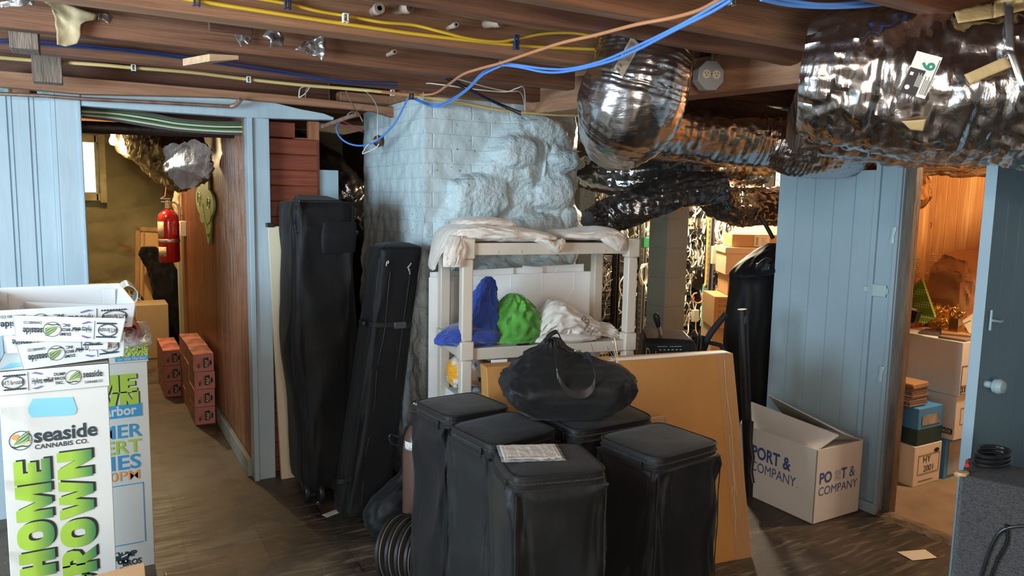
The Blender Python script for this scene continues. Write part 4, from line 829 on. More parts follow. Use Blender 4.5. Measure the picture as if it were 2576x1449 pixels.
# carton at the very bottom left, wire rack edge
kr = mat('brown_cardboard', (.44, .26, .13), (.38, .215, .10), 4, rough=.75, bs=.1, bsc=60, bst=(.3, 1, 1))
T = TR(-.02, 1.90, 0, math.radians(3)); cb = thing('carton', 'brown open carton at the bottom edge in front of the display boxes', 'cardboard box', (-.02, 1.90, 0))
b = MB(T); h_ = .475; b.box(-.16, -.16, 0, .16, .16, .004).box(-.16, -.16, 0, .16, -.156, h_).box(-.16, .156, 0, .16, .16, h_).box(-.16, -.16, 0, -.156, .16, h_).box(.156, -.16, 0, .16, .16, h_); b.build('box_body', kr, cb, bevel=.001)
b = MB(T); b.hexa([(-.10, .156, h_-.004), (.125, .156, h_-.004), (.125, .16, h_-.004), (-.10, .16, h_-.004)], [(-.12, .18, h_+.045), (.125, .18, h_+.058), (.125, .184, h_+.058), (-.12, .184, h_+.045)]).build('flap', kr, cb, bevel=.001)
b = MB(T); b.hexa([(.156, -.15, h_-.004), (.16, -.15, h_-.004), (.16, .15, h_-.004), (.156, .15, h_-.004)], [(.165, -.15, h_-.06), (.169, -.15, h_-.06), (.172, .15, h_+.03), (.168, .15, h_+.03)]).build('flap', kr, cb, bevel=.001)
wr = thing('wire_rack', 'chrome wire rack edge at the far left beside the display box', 'rack', (-.30, 2.5, 0))
MB().tube([(-.275, 2.52, 0), (-.275, 2.52, .95)], .006, 10).build('post', chrome, wr)
for k in range(4): MB().tube([(-.275, 2.52, .2+.22*k), (-.36, 2.95, .2+.22*k)], .004, 8).build('rail', chrome, wr)
# ---------------------------------------------------------------- passage
pinkm = mat('pink_carton', (.66, .27, .22), (.60, .23, .19), 10, rough=.6); pinks = mat('pink_printed_side', (.36, .15, .12), (.14, .09, .05), 9, (3, 3, 3), .55, lo=.4, hi=.6); pinkt = mat('pink_printed_top', (.70, .20, .14), (.28, .11, .08), 7, rough=.55, lo=.45, hi=.55)
def pink_box(x, y, z, w_, d_, h_):
    r = thing('soda_carton', '', 'carton', (x, y, z)); b = MB(); a = (x-w_/2, y-d_/2, z, x+w_/2, y+d_/2, z+h_)
    b.box(*a); b.m = [0]*6; b.m[0] = 1; b.m[5] = 2; b.build('box_body', [pinkm, pinks, pinkt], r, bevel=.002)
    b = MB(); F_ = frame((x, y-d_/2-.001, z+h_/2), (1, 0, 0), (0, 0, 1))
    poly(b, [(.0, -.034), (.032, -.030), (.030, .034), (.002, .030)], 0, F_); b.text('PULP', F_ @ Matrix.Translation((.026, -.026, .0006)) @ Matrix.Rotation(PI/2, 4, 'Z'), .024, 1, .05, .82)
    poly(b, [(.036, -.02), (.048, -.018), (.05, .0), (.045, .018), (.036, .012)], 0, F_); poly(b, [(-.040, -.03), (-.028, -.036), (-.022, -.02), (-.030, .0), (-.038, -.01)], 2, F_)
    b.text('SELTZER', F_ @ Matrix.Translation((-.016, -.028, .0004)) @ Matrix.Rotation(PI/2, 4, 'Z'), .011, 2, .02, .9)
    for k in range(3): poly(b, [(-.008+.006*k, -.03), (-.005+.006*k, -.03), (-.005+.006*k, .03), (-.008+.006*k, .03)], 2, F_)
    b.build('printed_mark', [inkd, mat('tan_print', (.7, .5, .36), rough=.5), mat('brown_print', (.22, .06, .03), rough=.5)], r, smooth=0, nrm=False); return r
pb = None; H_ = .118; PW, PD = .125, .27
lev = ['bottom', 'second', 'third', 'top']; dd = ['front', 'middle', 'rear']
for c_ in range(2):
    for k in range(3 if c_ == 0 else 2):
        for z in range(4 if c_ == 0 else 3):
            x = .628+random.uniform(-.004, .004) if c_ == 0 else .512; y = 5.24+.275*k if c_ == 0 else 6.06+.275*k
            if pb is None: o = pb = pink_box(0, 0, 0, PW, PD, H_-.002); o.location = (x, y, z*H_)
            else: o = dup(pb, (x, y, z*H_))
            o['label'] = 'pink soda carton, %s layer, %s row, of the %s stack in the passage' % (lev[z], dd[k], 'taller right' if c_ == 0 else 'lower left'); o['group'] = 'pink soda cartons along the passage wall'
pb.location = (.625, 5.24, 0)
# extinguisher
redm = mat('extinguisher_red', (.33, .008, .010), rough=.22, coat=.5)
p = at(425, 600, 'y', 6.85); ex = thing('fire_extinguisher', 'red fire extinguisher hanging at the end of the passage wall', 'fire extinguisher', (p.x, p.y, .93))
ex.rotation_euler = (0, 0, 0); E = Matrix.Translation((p.x, p.y, .93)); R_ = .082
b = MB(E); b.lathe([(0, 0), (R_*.9, 0), (R_, .015), (R_, .36), (R_*.92, .395), (R_*.6, .425), (.02, .44), (.02, .455), (0, .455)], 32); b.build('cylinder', redm, ex)
b = MB(E); b.lathe([(R_+.001, .165), (R_+.004, .17), (R_+.004, .19), (R_+.001, .195)], 32); b.build('strap', metal, ex)
b = MB(E); b.lathe([(.022, .45), (.024, .49), (.014, .50), (.014, .515), (0, .515)], 16).box(-.05, -.012, .50, .02, .012, .508).box(-.055, -.012, .525, .02, .012, .533).tube([(.0, 0, .49), (.05, 0, .50), (.085, 0, .47), (.088, 0, .40), (.086, 0, .25)], .009, 10)
b.build('valve', mat('valve_metal', (.55, .52, .45), rough=.3, metal=.8), ex)
def curved(name, E, r, a0, a1, z0, z1, m, par, label=None):
    b = MB(E); b.grid(lambda u, v: (r*math.cos(a0+(a1-a0)*u), r*math.sin(a0+(a1-a0)*u), z0+(z1-z0)*v), 12, 1); o = b.build(name, m, par, solid=.0008)
    if label: o['label'] = label
    return o
labm = mat('instruction_label', (.66, .56, .40), (.28, .20, .12), 60, (1, 1, 3), .5, lo=.42, hi=.6)
curved('instruction_label', E, R_+.0015, math.radians(-175), math.radians(-120), .21, .34, labm, ex); curved('instruction_label', E, R_+.0015, math.radians(-170), math.radians(-110), .05, .13, labm, ex)
MB(E).tube([(-.05, -.012, .53), (-.02, -.03, .55), (-.01, -.02, .62), (-.01, -.02, .67)], .0035, 8).build('safety_tie', mat('pink_tie', (.7, .25, .2), rough=.5), ex)
# thermostat, frog-like clover cutout, plastic bag
p = at(461, 575, 'x', .70); th = thing('thermostat', 'small cream thermostat with a display on the passage wall end', 'thermostat', p)
MB(TR(*p)).box(-.028, -.05, -.062, .02, .05, .062).build('housing', ivory, th, bevel=.004)
MB(TR(*p)).box(-.0295, -.02, .018, -.027, .025, .045).build('display', mat('lcd_grey', (.25, .26, .18), rough=.2), th)
grn = mat('green_paint_cutout', (.20, .27, .07), (.25, .33, .09), 10, rough=.45); grn2 = mat('dark_green_line', (.10, .15, .03), rough=.5)
cl = thing('clover_cutout', 'flat green painted clover cutout with swirls on the varnished boards', 'wall decoration', (.705, 5.5, 1.4)); CM = frame((.708, 5.42, 1.44), (0, -1, 0), (0, 0, 1)) @ Matrix.Diagonal((1.75, .82, 1, 1)); b = MB()
def lobe(cx, cy, rx, ry, rot=0, n=28):
    return [(cx+rx*math.cos(a)*math.cos(rot)-ry*math.sin(a)*math.sin(rot), cy+rx*math.cos(a)*math.sin(rot)+ry*math.sin(a)*math.cos(rot)) for a in [2*PI*k/n for k in range(n)]]
for i, l in enumerate((lobe(-.10, .02, .15, .12, -.3), lobe(.02, .17, .11, .16, .2), lobe(.13, .0, .12, .11, 0), lobe(-.02, -.09, .11, .07, .3), lobe(.09, -.08, .10, .08, .5))): b.prism([(x, y) for x, y in l], .012+.001*i, M=CM)
b.prism([(-.02, -.10), (.14, -.08), (.16, -.16), (.13, -.27), (.10, -.33), (.07, -.31), (.02, -.20)], .012, M=CM); b.M = CM
for cx, cy, s_ in ((-.12, .03, .06), (.03, .2, .055), (.14, .0, .045), (.11, -.25, .02)): b.tube([(cx+s_*(1-a/14)*math.cos(a), cy+s_*(1-a/14)*math.sin(a)*1.2, .017) for a in [i*.4 for i in range(26)]], .0022, 6, 1)
b.tube([(-.02, .0, .017), (.03, -.12, .017), (.10, -.2, .017)], .0022, 6, 1); b.build('leaf_plate', [grn, grn2], cl)
b = MB(); b.loft([(.70, 6.95, 1.33, .03, .05, 2, 0, 0), (.69, 6.95, 1.42, .045, .06, 2, 0, 0), (.70, 6.95, 1.53, .03, .05, 2, 0, 0), (.71, 6.95, 1.60, .01, .02, 2, 0, 0)], 6, 30, ((.012, 3, 2),), 2)
tag(b.build('plastic_bag', mat('yellowish_clear_plastic', (.8, .6, .4), rough=.2, alpha=.45, bs=.5, bsc=20)), 'clear plastic bag hanging above the thermostat', 'bag')
# framed panel, black garment bag, rope and star cloth, amber bits
fp = thing('framed_panel', 'tall orange wooden framed panel leaning on the far stone wall', 'panel', (.58, 8.35, 0)); L0 = at(342, 582, 'y', 8.3); L1 = at(450, 575, 'y', 8.3)
TF = Matrix.Translation((.60, 8.22, 0)) @ Matrix.Rotation(-.07, 4, 'X') @ Matrix.Rotation(.05, 4, 'Y'); b = MB(TF); b.box(-.20, -.012, .02, .3, .0, 1.12); b.build('board', mat('amber_board', (.62, .34, .12), (.70, .42, .16), 5, rough=.45), fp)
b = MB(TF); b.box(-.235, -.04, 0, -.195, .005, 1.16).box(-.235, -.04, 1.12, .3, .005, 1.16).box(-.235, -.04, 0, .3, .005, .04).box(-.17, -.03, .04, -.155, -.01, 1.12); b.build('frame_rails', mat('old_pine', (.52, .30, .13), (.36, .19, .07), 8, (5, 5, .6), .6), fp)
def PT(pts, y): return [tuple(at(a, c, 'y', y)) for a, c in pts]
bagm = mat('black_nylon', (.0032, .0032, .0038), (.0056, .0056, .0062), 3, rough=.6, bs=.3, bsc=7, det=4, sheen=.05, spec=.28)
bagm2 = mat('black_nylon_grey', (.0052, .0052, .0055), (.0092, .009, .0088), 3, rough=.58, bs=.4, bsc=6, det=4, sheen=.06, spec=.3)
q = [at(x, y, 'y', 7.9) for x, y in ((435, 868), (440, 790), (428, 740), (415, 690), (398, 660), (385, 640), (375, 622))]
w_ = [.13, .15, .135, .12, .11, .10, .05]; b = MB(); b.loft([(p.x, 7.95, p.z, ww, .08, 2.4, 0, 0) for p, ww in zip(q, w_)], 7, 40, ((.02, 2, 1), (.008, 5, 3)), 3)
gb = thing('garment_bag', 'slumped black bag leaning on the orange framed panel', 'bag', (q[0].x, 7.95, 0)); b.build('bag_body', bagm, gb)
MB().tube([at(x, y, 'y', 7.80) for x, y in ((385, 765), (390, 775), (386, 785), (392, 778), (388, 768))], .006, 8).build('strap', kr, gb)
b = MB()
for k in range(5): b.tube(spline(PT([(300+6*k, 750-5*k), (325+3*k, 742+8*k), (350, 752+6*k), (366+3*k, 770-3*k), (372, 800), (383-2*k, 860+10*k)], 7.6), 5), .006, 6)
tag(b.build('rope', mat('tan_rope', (.55, .40, .22), rough=.8)), 'tan rope looped over the far clutter', 'rope')
b = MB(); c_ = at(338, 765, 'y', 7.85); c_.x -= .10; b.loft([(c_.x, 7.9, c_.z-.30, .20, .12, 2.4, 0, 0), (c_.x, 7.9, c_.z-.1, .19, .12, 2.2, 0, 0), (c_.x, 7.9, c_.z+.06, .16, .1, 2, 0, 0), (c_.x, 7.9, c_.z+.12, .06, .05, 2, 0, 0)], 6, 40, ((.02, 2, 2),), 9)
tag(b.build('patterned_cloth', mat('starry_cloth', (.02, .02, .03), (.6, .6, .55), 34, rough=.8, lo=.56, hi=.60)), 'dark cloth with white stars heaped under the rope', 'cloth')
b = MB(); c_ = at(245, 722, 'y', 7.8); b.loft([(c_.x, 7.8, 0.3, .16, .1, 2.2, 0, 0), (c_.x, 7.8, c_.z-.1, .14, .1, 2.2, 0, 0), (c_.x, 7.8, c_.z+.03, .06, .05, 2.2, 0, 0)], 6, 30, ((.02, 2, 2),), 12)
tag(b.build('paper_heap', mat('tan_paper', (.62, .45, .25), rough=.7)), 'crumpled tan paper behind the display trays', 'paper')
b = MB(); b.box(.35, 7.40, 0, .62, 7.72, .50); tag(b.build('storage_crate', mat('beige_crate', (.50, .38, .22), rough=.6), bevel=.006), 'beige crate low behind the display boxes', 'box')
# bulb
p = at(285, 352, 'y', 7.0); lb = thing('bare_bulb', 'glowing bare bulb in a porcelain holder at the top of the passage', 'light bulb', p)
MB(Matrix.Translation(p)).lathe([(0, -.045), (.022, -.038), (.031, -.018), (.030, .0), (.018, .028), (.013, .04)], 20).build('bulb', mat('glowing_glass', (1, .78, .45), emit=55), lb)
MB(Matrix.Translation(p)).lathe([(.014, .035), (.022, .05), (.045, .075), (.05, .09), (0, .09)], 20).build('holder', mat('warm_porcelain', (.7, .62, .5), rough=.3), lb)
lamp('bare_bulb_light', 'POINT', (p.x, p.y-.06, p.z-.02), 36, (1.0, .72, .38), .035)
MB(TR(p.x, p.y, 0)).box(-.09, -.08, p.z+.09, .09, .08, p.z+.10).build('mount', pale, lb)
# black pipe and striped cables above the passage
b = MB(); b.tube([at(200, 319, 'y', 4.35), at(400, 327, 'y', 4.35), at(604, 334, 'y', 4.35)], .031, 24); tag(b.build('drain_pipe', mat('black_pipe', (.028, .018, .015), rough=.5, bs=.3, bsc=30)), 'thick black iron pipe crossing the top of the passage', 'pipe')
b = MB(); b.box(-.02, 4.42, 1.89, .72, 4.46, 2.0); tag(b.build('passage_joist', joist3), 'dark board above the black pipe', 'beam')
gs = [mat('green_cable', (.07, .14, .06), rough=.5), mat('cream_stripe', (.55, .55, .42), rough=.5), mat('grey_cable', (.10, .08, .075), rough=.5)]
for i, (dy, mi, l) in enumerate(((0, 0, 'green cable, top of the bundle above the passage'), (8, 1, 'cream striped cable, second in the bundle above the passage'), (16, 0, 'green cable in the middle of the bundle above the passage'), (22, 1, 'cream striped cable low in the bundle above the passage'), (29, 2, 'grey cable at the bottom of the bundle above the passage'), (-6, 2, 'grey cable sagging behind the green ones'))):
    cable([(205, 276+dy*.6, 4.1), (290, 280+dy*.8, 4.1), (380, 292+dy*.9, 4.1), (450, 305+dy*.8, 4.1), (540, 312+dy*.8, 4.1), (616, 312+dy*.9, 4.1)], .0085, gs[mi], l, .7)
# ---------------------------------------------------------------- tall bags by the boarded wall
whb = thing('folding_panel', 'cream panel with a black corner cap leaning beside the passage post', 'panel', (.87, 3.9, 0))
b = MB(); b.hexa([(.846, 3.90, 0), (1.02, 3.90, 0), (1.02, 3.925, 0), (.846, 3.925, 0)], [(.805, 3.915, 1.345), (.985, 3.915, 1.345), (.985, 3.938, 1.345), (.805, 3.938, 1.345)]); b.build('panel_board', mat('cream_laminate', (.66, .58, .42), rough=.45), whb, bevel=.002)
MB().box(.797, 3.905, 1.34, .835, 3.945, 1.362).build('corner_cap', blackp, whb, bevel=.003)
zipm = mat('zipper_tape', (.022, .022, .023), rough=.4, bs=.5, bsc=300, bst=(1, 1, 1)); pipe = mat('black_piping', (.018, .018, .019), rough=.35)
tb = thing('canopy_bag', 'tall wide black wheeled bag standing against the red boards', 'bag', (1.0, 3.65, 0))
b = MB(); b.loft([(1.015, 3.66, .07, .125, .15, 5, 0, 0), (1.01, 3.66, .12, .145, .175, 5, 0, 0), (1.0, 3.66, .45, .145, .175, 4, 0, 0), (.985, 3.665, .75, .165, .18, 4, 0, 0), (.985, 3.67, 1.0, .155, .18, 5, 0, 0), (.985, 3.68, 1.30, .145, .175, 7, 0, 0), (.985, 3.68, 1.455, .147, .175, 7, 0, 0), (.985, 3.68, 1.475, .13, .16, 6, 0, 0), (.985, 3.68, 1.48, .05, .06, 3, 0, 0)], 8, 96, ((.010, 1.6, .9), (.005, 4, .5)), 2)
b.build('bag_body', bagm, tb, smooth=60)
b = MB(); b.hexa([(.87, 3.55, 1.474), (1.08, 3.55, 1.474), (1.10, 3.80, 1.476), (.90, 3.80, 1.476)], [(.87, 3.55, 1.482), (1.08, 3.55, 1.484), (1.08, 3.80, 1.505), (.92, 3.80, 1.510)]); b.build('top_flap', bagm2, tb, bevel=.004)
b = MB(); b.band(spline([(.875, 3.56, 1.485), (.862, 3.50, 1.475), (.858, 3.47, 1.42), (.868, 3.465, 1.36)], 5), .022, (0, 1, 0), .002); b.build('strap', pipe, tb)
b = MB(); b.loft([(1.045, 3.50, 1.235, .08, .012, 5, 0, 0), (1.045, 3.497, 1.31, .085, .016, 5, 0, 0), (1.05, 3.50, 1.38, .08, .012, 5, 0, 0)], 5, 40); b.build('front_pocket', bagm, tb)
b = MB(); b.tube([(.842+.30*i/12, 3.505+.004*math.sin(i), 1.33) for i in range(13)], .0022, 6); b.build('seam', pipe, tb)
for x, y in ((.885, 3.54), (.945, 3.50), (1.02, 3.485), (1.09, 3.52)):
    b = MB(TR(x, y, .052)); b.lathe([(.0, -.012), (.045, -.012), (.05, -.006), (.05, .006), (.045, .012), (0, .012)], 20, M=Matrix.Rotation(PI/2, 4, 'Y')); w_ = b.build('wheel', blackp, tb); b = MB(TR(x, y, .05)); b.box(-.02, -.008, .02, .02, .012, .075).build('wheel_fork', bagm2, w_)
def lean_box(name, base, top, w, d, m, folds, seed, par, p=6, n=72):
    "rounded bag whose axis leans from base centre to top centre"
    b = MB(); B, T_ = Vector(base), Vector(top); L = []
    for f, k in ((0, .8), (.015, .96), (.06, 1), (.35, 1.0), (.6, .96), (.8, .92), (.95, .93), (.985, .9), (1, .4)): q = B.lerp(T_, f); L.append((q.x, q.y, q.z, w/2*k, d/2*k, p, 0, 0))
    b.loft(L, 6, n, folds, seed); return b.build(name, m, par, smooth=60)
sb = thing('folded_tent_bag', 'slim black bag with buckled strap leaning on the chimney foot', 'bag', (1.10, 3.30, 0))
B0 = Vector((1.085, 3.315, .005)); B1 = Vector((1.285, 3.36, 1.29)); lean_box('bag_body', B0, B1, .215, .20, bagm, ((.006, 1.6, .8), (.003, 5, .4)), 5, sb)
def sbp(f, dx, dy): q = B0.lerp(B1, f); return (q.x+dx, q.y+dy, q.z)
MB().tube([sbp(f/20, -.045+.006*math.sin(f), -.102+.004*math.cos(f*1.7)) for f in range(1, 19)], .0018, 6).build('seam', pipe, sb)
b = MB(); b.tube([sbp(f/20, .05, -.101) for f in range(10, 19)], .0025, 6); zp = b.build('zipper', zipm, sb)
for q in (0, 1): T = TR(*sbp(.93-.02*q, .045-.008*q, -.108), rx=0, ry=.6-.8*q); MB(T).box(-.004, -.002, -.03, .004, .001, .0).build('zip_pull', chrome, zp, bevel=.001)
b = MB(); fz = .71; b.band([sbp(fz+.004, -.112, .02), sbp(fz+.002, -.110, -.06), sbp(fz, -.100, -.098), sbp(fz-.002, -.05, -.106), sbp(fz-.004, .02, -.106), sbp(fz-.01, .06, -.104), sbp(fz-.01, .10, -.09), sbp(fz-.01, .108, 0)], .022, (0, 0, 1), .003); stp = b.build('strap', pipe, sb)
T = TR(*sbp(fz-.006, .03, -.112)); MB(T).box(-.03, -.006, -.016, .03, .003, .016).build('buckle', mat('grey_plastic', (.06, .06, .065), rough=.35), sb, bevel=.004)
T = TR(*sbp(fz+.002, -.125, -.03)); MB(T).box(-.012, -.04, -.012, .006, .03, .012).build('carry_handle', blackp, sb, bevel=.005)
T = frame(sbp(.93, -.078, -.108), (1, 0, 0), (0, 0, 1)); MB(T).tube([(0, -.012, 0), (.003, .008, 0), (.010, .012, 0), (.013, .004, 0), (.006, -.001, 0)], .0018, 6).build('logo_mark', mat('white_print', (.75, .75, .75), rough=.5), sb)
MB().band([sbp(.16, -.10, -.10), sbp(.155, -.14, -.10), sbp(.15, -.16, -.08)], .02, (0, 0, 1), .003).build('strap', pipe, sb)
fb = thing('soft_bag', 'small slumped black bag with a loop handle on the floor by the gas cylinder', 'bag', (1.16, 3.05, 0)); b = MB()
b.loft([(1.17, 3.05, .006, .10, .07, 3, 0, 0), (1.16, 3.05, .03, .125, .09, 2.8, 0, 0), (1.16, 3.05, .12, .125, .09, 2.4, 0, 0), (1.20, 3.05, .19, .10, .07, 2.2, 0, 0), (1.245, 3.05, .27, .045, .05, 2.2, 0, 0), (1.25, 3.06, .40, .04, .035, 2.2, 0, 0), (1.245, 3.06, .47, .02, .02, 2, 0, 0)], 7, 56, ((.010, 1.6, 1), (.004, 5, 2)), 14)
b.build('bag_body', bagm2, fb, smooth=60); MB().tube(spline([(1.235, 3.04, .46), (1.18, 3.03, .44), (1.13, 3.03, .46), (1.135, 3.03, .42), (1.19, 3.03, .40), (1.24, 3.04, .42)], 6), .007, 8, flat=.5).build('loop_handle', pipe, fb)
lbm = mat('paper_white', (.72, .68, .60), rough=.6)
b = MB(TR(.975, 3.36, .002, .35)); b.box(-.06, -.02, 0, .055, .02, .001).text('PROUDLY MADE', Matrix.Translation((-.05, .005, .0016)), .010, 1, .02).text('in the U.S.A.', Matrix.Translation((-.05, -.010, .0016)), .009, 1, .02); tag(b.build('paper_label', [lbm, inkd]), 'small printed white label lying on the floor by the tall bags', 'label')
b = MB(); b.hexa([tuple(at(*q, 'z', .0015)) for q in ((2256, 1388), (2296, 1410), (2358, 1403), (2327, 1382))], [tuple(at(*q, 'z', .003)) for q in ((2256, 1388), (2296, 1410), (2358, 1403), (2327, 1382))]); tag(b.build('paper_slip', lbm), 'blank pale paper slip on the floor before the speaker', 'paper')
for i, (px, py) in enumerate(((805, 1263), (1895, 1090))[:1]):
    p = at(px, py, 'z', 0); b = MB(TR(p.x, p.y, .004)); b.loft([(0, 0, -.003, .012, .009, 2, 0, 0), (0, 0, .004, .01, .008, 2, 0, 0)], 3, 12, ((.004, 3, 2),)); tag(b.build('paper_scrap', lbm), 'tiny white paper scrap on the floor behind the label', 'paper')
# ---------------------------------------------------------------- gas cylinder and weight plates
gc = thing('gas_cylinder', 'brown steel gas cylinder with a chrome valve behind the black bags', 'gas cylinder', (1.135, 2.70, 0)); E = Matrix.Translation((1.135, 2.70, 0))
MB(E).lathe([(0, 0), (.066, 0), (.07, .01), (.07, .50), (.064, .545), (.045, .585), (.022, .605), (.018, .615), (0, .615)], 36).build('cylinder', mat('cylinder_brown', (.065, .033, .022), (.085, .045, .032), 5, rough=.38), gc)
MB(E).lathe([(0, .61), (.016, .61), (.016, .645), (.012, .65), (.012, .675), (0, .675)], 16).box(-.012, -.035, .622, .012, .0, .642).build('valve', mat('brass_dark', (.20, .13, .06), rough=.4, metal=.8), gc, bevel=.002)
b = MB(E); b.lathe([(0, .672), (.012, .672), (.03, .676), (.034, .684), (.03, .692), (.014, .696), (0, .696)], 12); b.build('hand_wheel', chrome, gc)
curved('paper_label', E @ Matrix.Translation((0, 0, 0)), .0685, math.radians(-175), math.radians(-95), .505, .54, mat('old_label', (.6, .56, .5), (.35, .32, .3), 70, (1, 1, 3), .6, lo=.45, hi=.6), gc)
pm = mat('black_iron', (.007, .007, .007), rough=.45)
pl = None
for k in range(4):
    o = None; th_ = .026
    if pl is None:
        pl = thing('weight_plate', '', 'weight plate'); b = MB(); R_ = .135
        b.lathe([(.018, 0), (R_-.012, 0), (R_, .006), (R_, .018), (R_-.01, .024), (R_-.018, .018), (R_-.04, .015), (.045, .015), (.035, .022), (.018, .022), (.018, 0)], 44); b.build('disc', pm, pl, world=False)
        MB().lathe([(R_-.009, .0245), (R_-.006, .0258), (R_-.004, .0225)], 44).build('rim', mat('worn_rim', (.10, .09, .08), rough=.45, metal=.3), pl, world=False)
        b = MB(); b.lathe([(.012, .0145), (.012, .018), (0, .018)], 14, M=Matrix.Translation((.06, 0, 0))); b.build('boss', pm, pl, world=False)
        b = MB(); b.lathe([(.012, .0145), (.012, .018), (0, .018)], 14, M=Matrix.Translation((-.06, 0, 0))); b.build('boss', pm, pl, world=False); o = pl
    else: o = dup(pl, (0, 0, 0))
    o.location = (1.0+.024*k, 2.62-.036*k, .136); o.rotation_euler = (math.radians(82), 0, math.radians(32))
    o['label'] = ('black weight plate farthest back in the row beside the bags', 'black weight plate second from the back of the row', 'black weight plate second from the front of the row', 'front black weight plate, its bolt bosses in view')[k]; o['group'] = 'black weight plates standing in a row'
# ---------------------------------------------------------------- plastic shelf unit
shm = mat('beige_shelf_plastic', (.56, .49, .40), (.52, .455, .37), 4, rough=.42, bs=.06, bsc=60)
AZ = math.radians(-8.3); SO = Vector((1.392, 2.855, 0)); SW, SD = .865, .385; SM = TR(SO.x, SO.y, 0, AZ)
su = thing('shelf_unit', 'beige plastic shelf unit in front of the chimney', 'shelf', tuple(SO), AZ)
for x in (0, SW-.05):
    for y in (0, SD-.05):
        b = MB(SM); zz = [0, .40, .80, .865, 1.255, 1.335]
        for z0, z1, e in ((0, .36, 0), (.36, .43, .006), (.43, .80, 0), (.80, .885, .006), (.885, 1.245, 0), (1.245, 1.335, .006)): b.box(x-e, y-e, z0, x+.05+e, y+.05+e, z1)
        b.build('post', shm, su, bevel=.006)
for z in (.36, .80, 1.262):
    b = MB(SM); b.box(.02, .012, z+.046, SW-.02, SD-.012, z+.052).box(.04, .008, z, SW-.04, .020, z+.052).box(.04, SD-.02, z, SW-.04, SD-.008, z+.052).box(.008, .04, z, .02, SD-.04, z+.052).box(SW-.02, .04, z, SW-.008, SD-.04, z+.052)
    sh_ = b.build('shelf_board', shm, su, bevel=.003)
    if z > .5:
        for x in ((.16, .27, .69, .79) if z > 1 else (.30, .55, .72)):
            MB(SM @ Matrix.Translation((x, .0078, z+.014)) @ Matrix.Rotation(PI/2, 4, 'X')).lathe([(.004, 0), (.0065, 0), (.0065, .002), (.004, .002)], 16).build('moulded_ring', shm, sh_)
def SP(x, y, z): q = SM @ Vector((x, y, z)); return (q.x, q.y, q.z)
# white cardboard sheets behind the shelf
def sheet(x0, x1, z0, z1, yo, label, notch=None, creases=(), th=.006):
    r = thing('cardboard_sheet', label, 'cardboard', SP((x0+x1)/2, SD+yo, z0), AZ, 'white cardboard sheets behind the shelf')
    P = [(x0, z0), (x1, z0), (x1, z1)]+([(notch+.05, z1+.01), (notch+.05, z1-.04), (notch, z1-.04), (notch, z1)] if notch else [])+[(x0, z1-.015)]
    b = MB(SM @ Matrix.Translation((0, SD+yo, 0)) @ frame((0, 0, 0), (1, 0, 0), (0, 0, 1))); b.prism(P, -th); b.build('sheet', whit, r)
    for cx, c0, c1, dx in creases: MB(SM @ Matrix.Translation((0, SD+yo, 0))).tube([(cx, -.0005, c0), (cx+dx, -.0005, c1)], .0016, 6).build('crease', mat('crease_white', (.85, .85, .85), rough=.5), r)
    return r
sheet(-.03, .56, .0, 1.165, .030, 'rear white cardboard sheet with a cut tab on top, left', .40, ())
sheet(.40, .80, .0, 1.178, .045, 'rear white cardboard sheet on the right, higher corner', None, ((.62, 1.10, 1.16, .03),))
sheet(-.04, .835, .0, 1.142, .012, 'front white cardboard sheet spanning behind the shelf', None, ((.08, .86, 1.13, 0), (.38, 1.07, 1.13, 0), (.55, .9, 1.14, 0), (.68, .98, 1.05, .05), (.73, 1.05, 1.14, 0)))
# cloths
def clothm(n, c, c2): return mat(n, c, c2, 3, rough=.75, bs=.5, bsc=9, det=4, sheen=.3)
tan = clothm('natural_cotton', (.66, .58, .50), (.60, .52, .45)); tan2 = clothm('white_cotton', (.66, .60, .53), (.60, .54, .47)); bl = clothm('royal_blue_cotton', (.018, .055, .31), (.012, .04, .24)); gr = clothm('bright_green_cotton', (.085, .33, .035), (.065, .26, .03))
LX = Matrix(((0, 0, 1, 0), (1, 0, 0, 0), (0, 1, 0, 0), (0, 0, 0, 1)))    # loft axis along x: ring x -> y, ring y -> z
def xl(name, rings, m, par, folds, seed, n=72, seg=8, M=None):
    b = MB((M or SM) @ LX); b.loft([(cy, cz, cx, a, h_, p, 0, 0) for cx, cy, cz, a, h_, p in rings], seg, n, folds, seed); return b.build(name, m, par, smooth=70)
TZ = 1.315
t1 = thing('folded_shirt', 'heap of folded beige shirts on the top shelf, sleeve hanging over the post', 'shirt', SP(.2, .2, TZ), AZ)
xl('lower_layer', [(-.075, .22, 1.20, .05, .018, 2), (-.06, .20, 1.27, .09, .03, 2), (-.02, .19, 1.335, .15, .035, 2.4), (.06, .18, 1.355, .17, .040, 2.6), (.2, .17, 1.352, .175, .037, 2.6), (.33, .17, 1.345, .17, .030, 2.6), (.42, .15, 1.335, .16, .022, 2.4), (.455, .13, 1.33, .10, .012, 2)], tan, t1, ((.012, 3.2, 1.6), (.006, 8, 2.5)), 3)
xl('upper_layer', [(.02, .20, 1.385, .04, .01, 2), (.05, .20, 1.398, .12, .018, 2.4), (.16, .20, 1.402, .14, .022, 2.6), (.26, .19, 1.395, .12, .018, 2.4), (.29, .19, 1.39, .05, .01, 2)], tan, t1, ((.008, 4, 1.8), (.004, 9, 2.5)), 7)
xl('sleeve', [(.34, .03, 1.33, .04, .010, 2), (.38, .005, 1.322, .05, .014, 2), (.42, -.012, 1.30, .035, .02, 2), (.455, -.016, 1.305, .02, .026, 2), (.475, .0, 1.32, .02, .01, 2)], tan, t1, ((.006, 3, 2),), 11, 48)
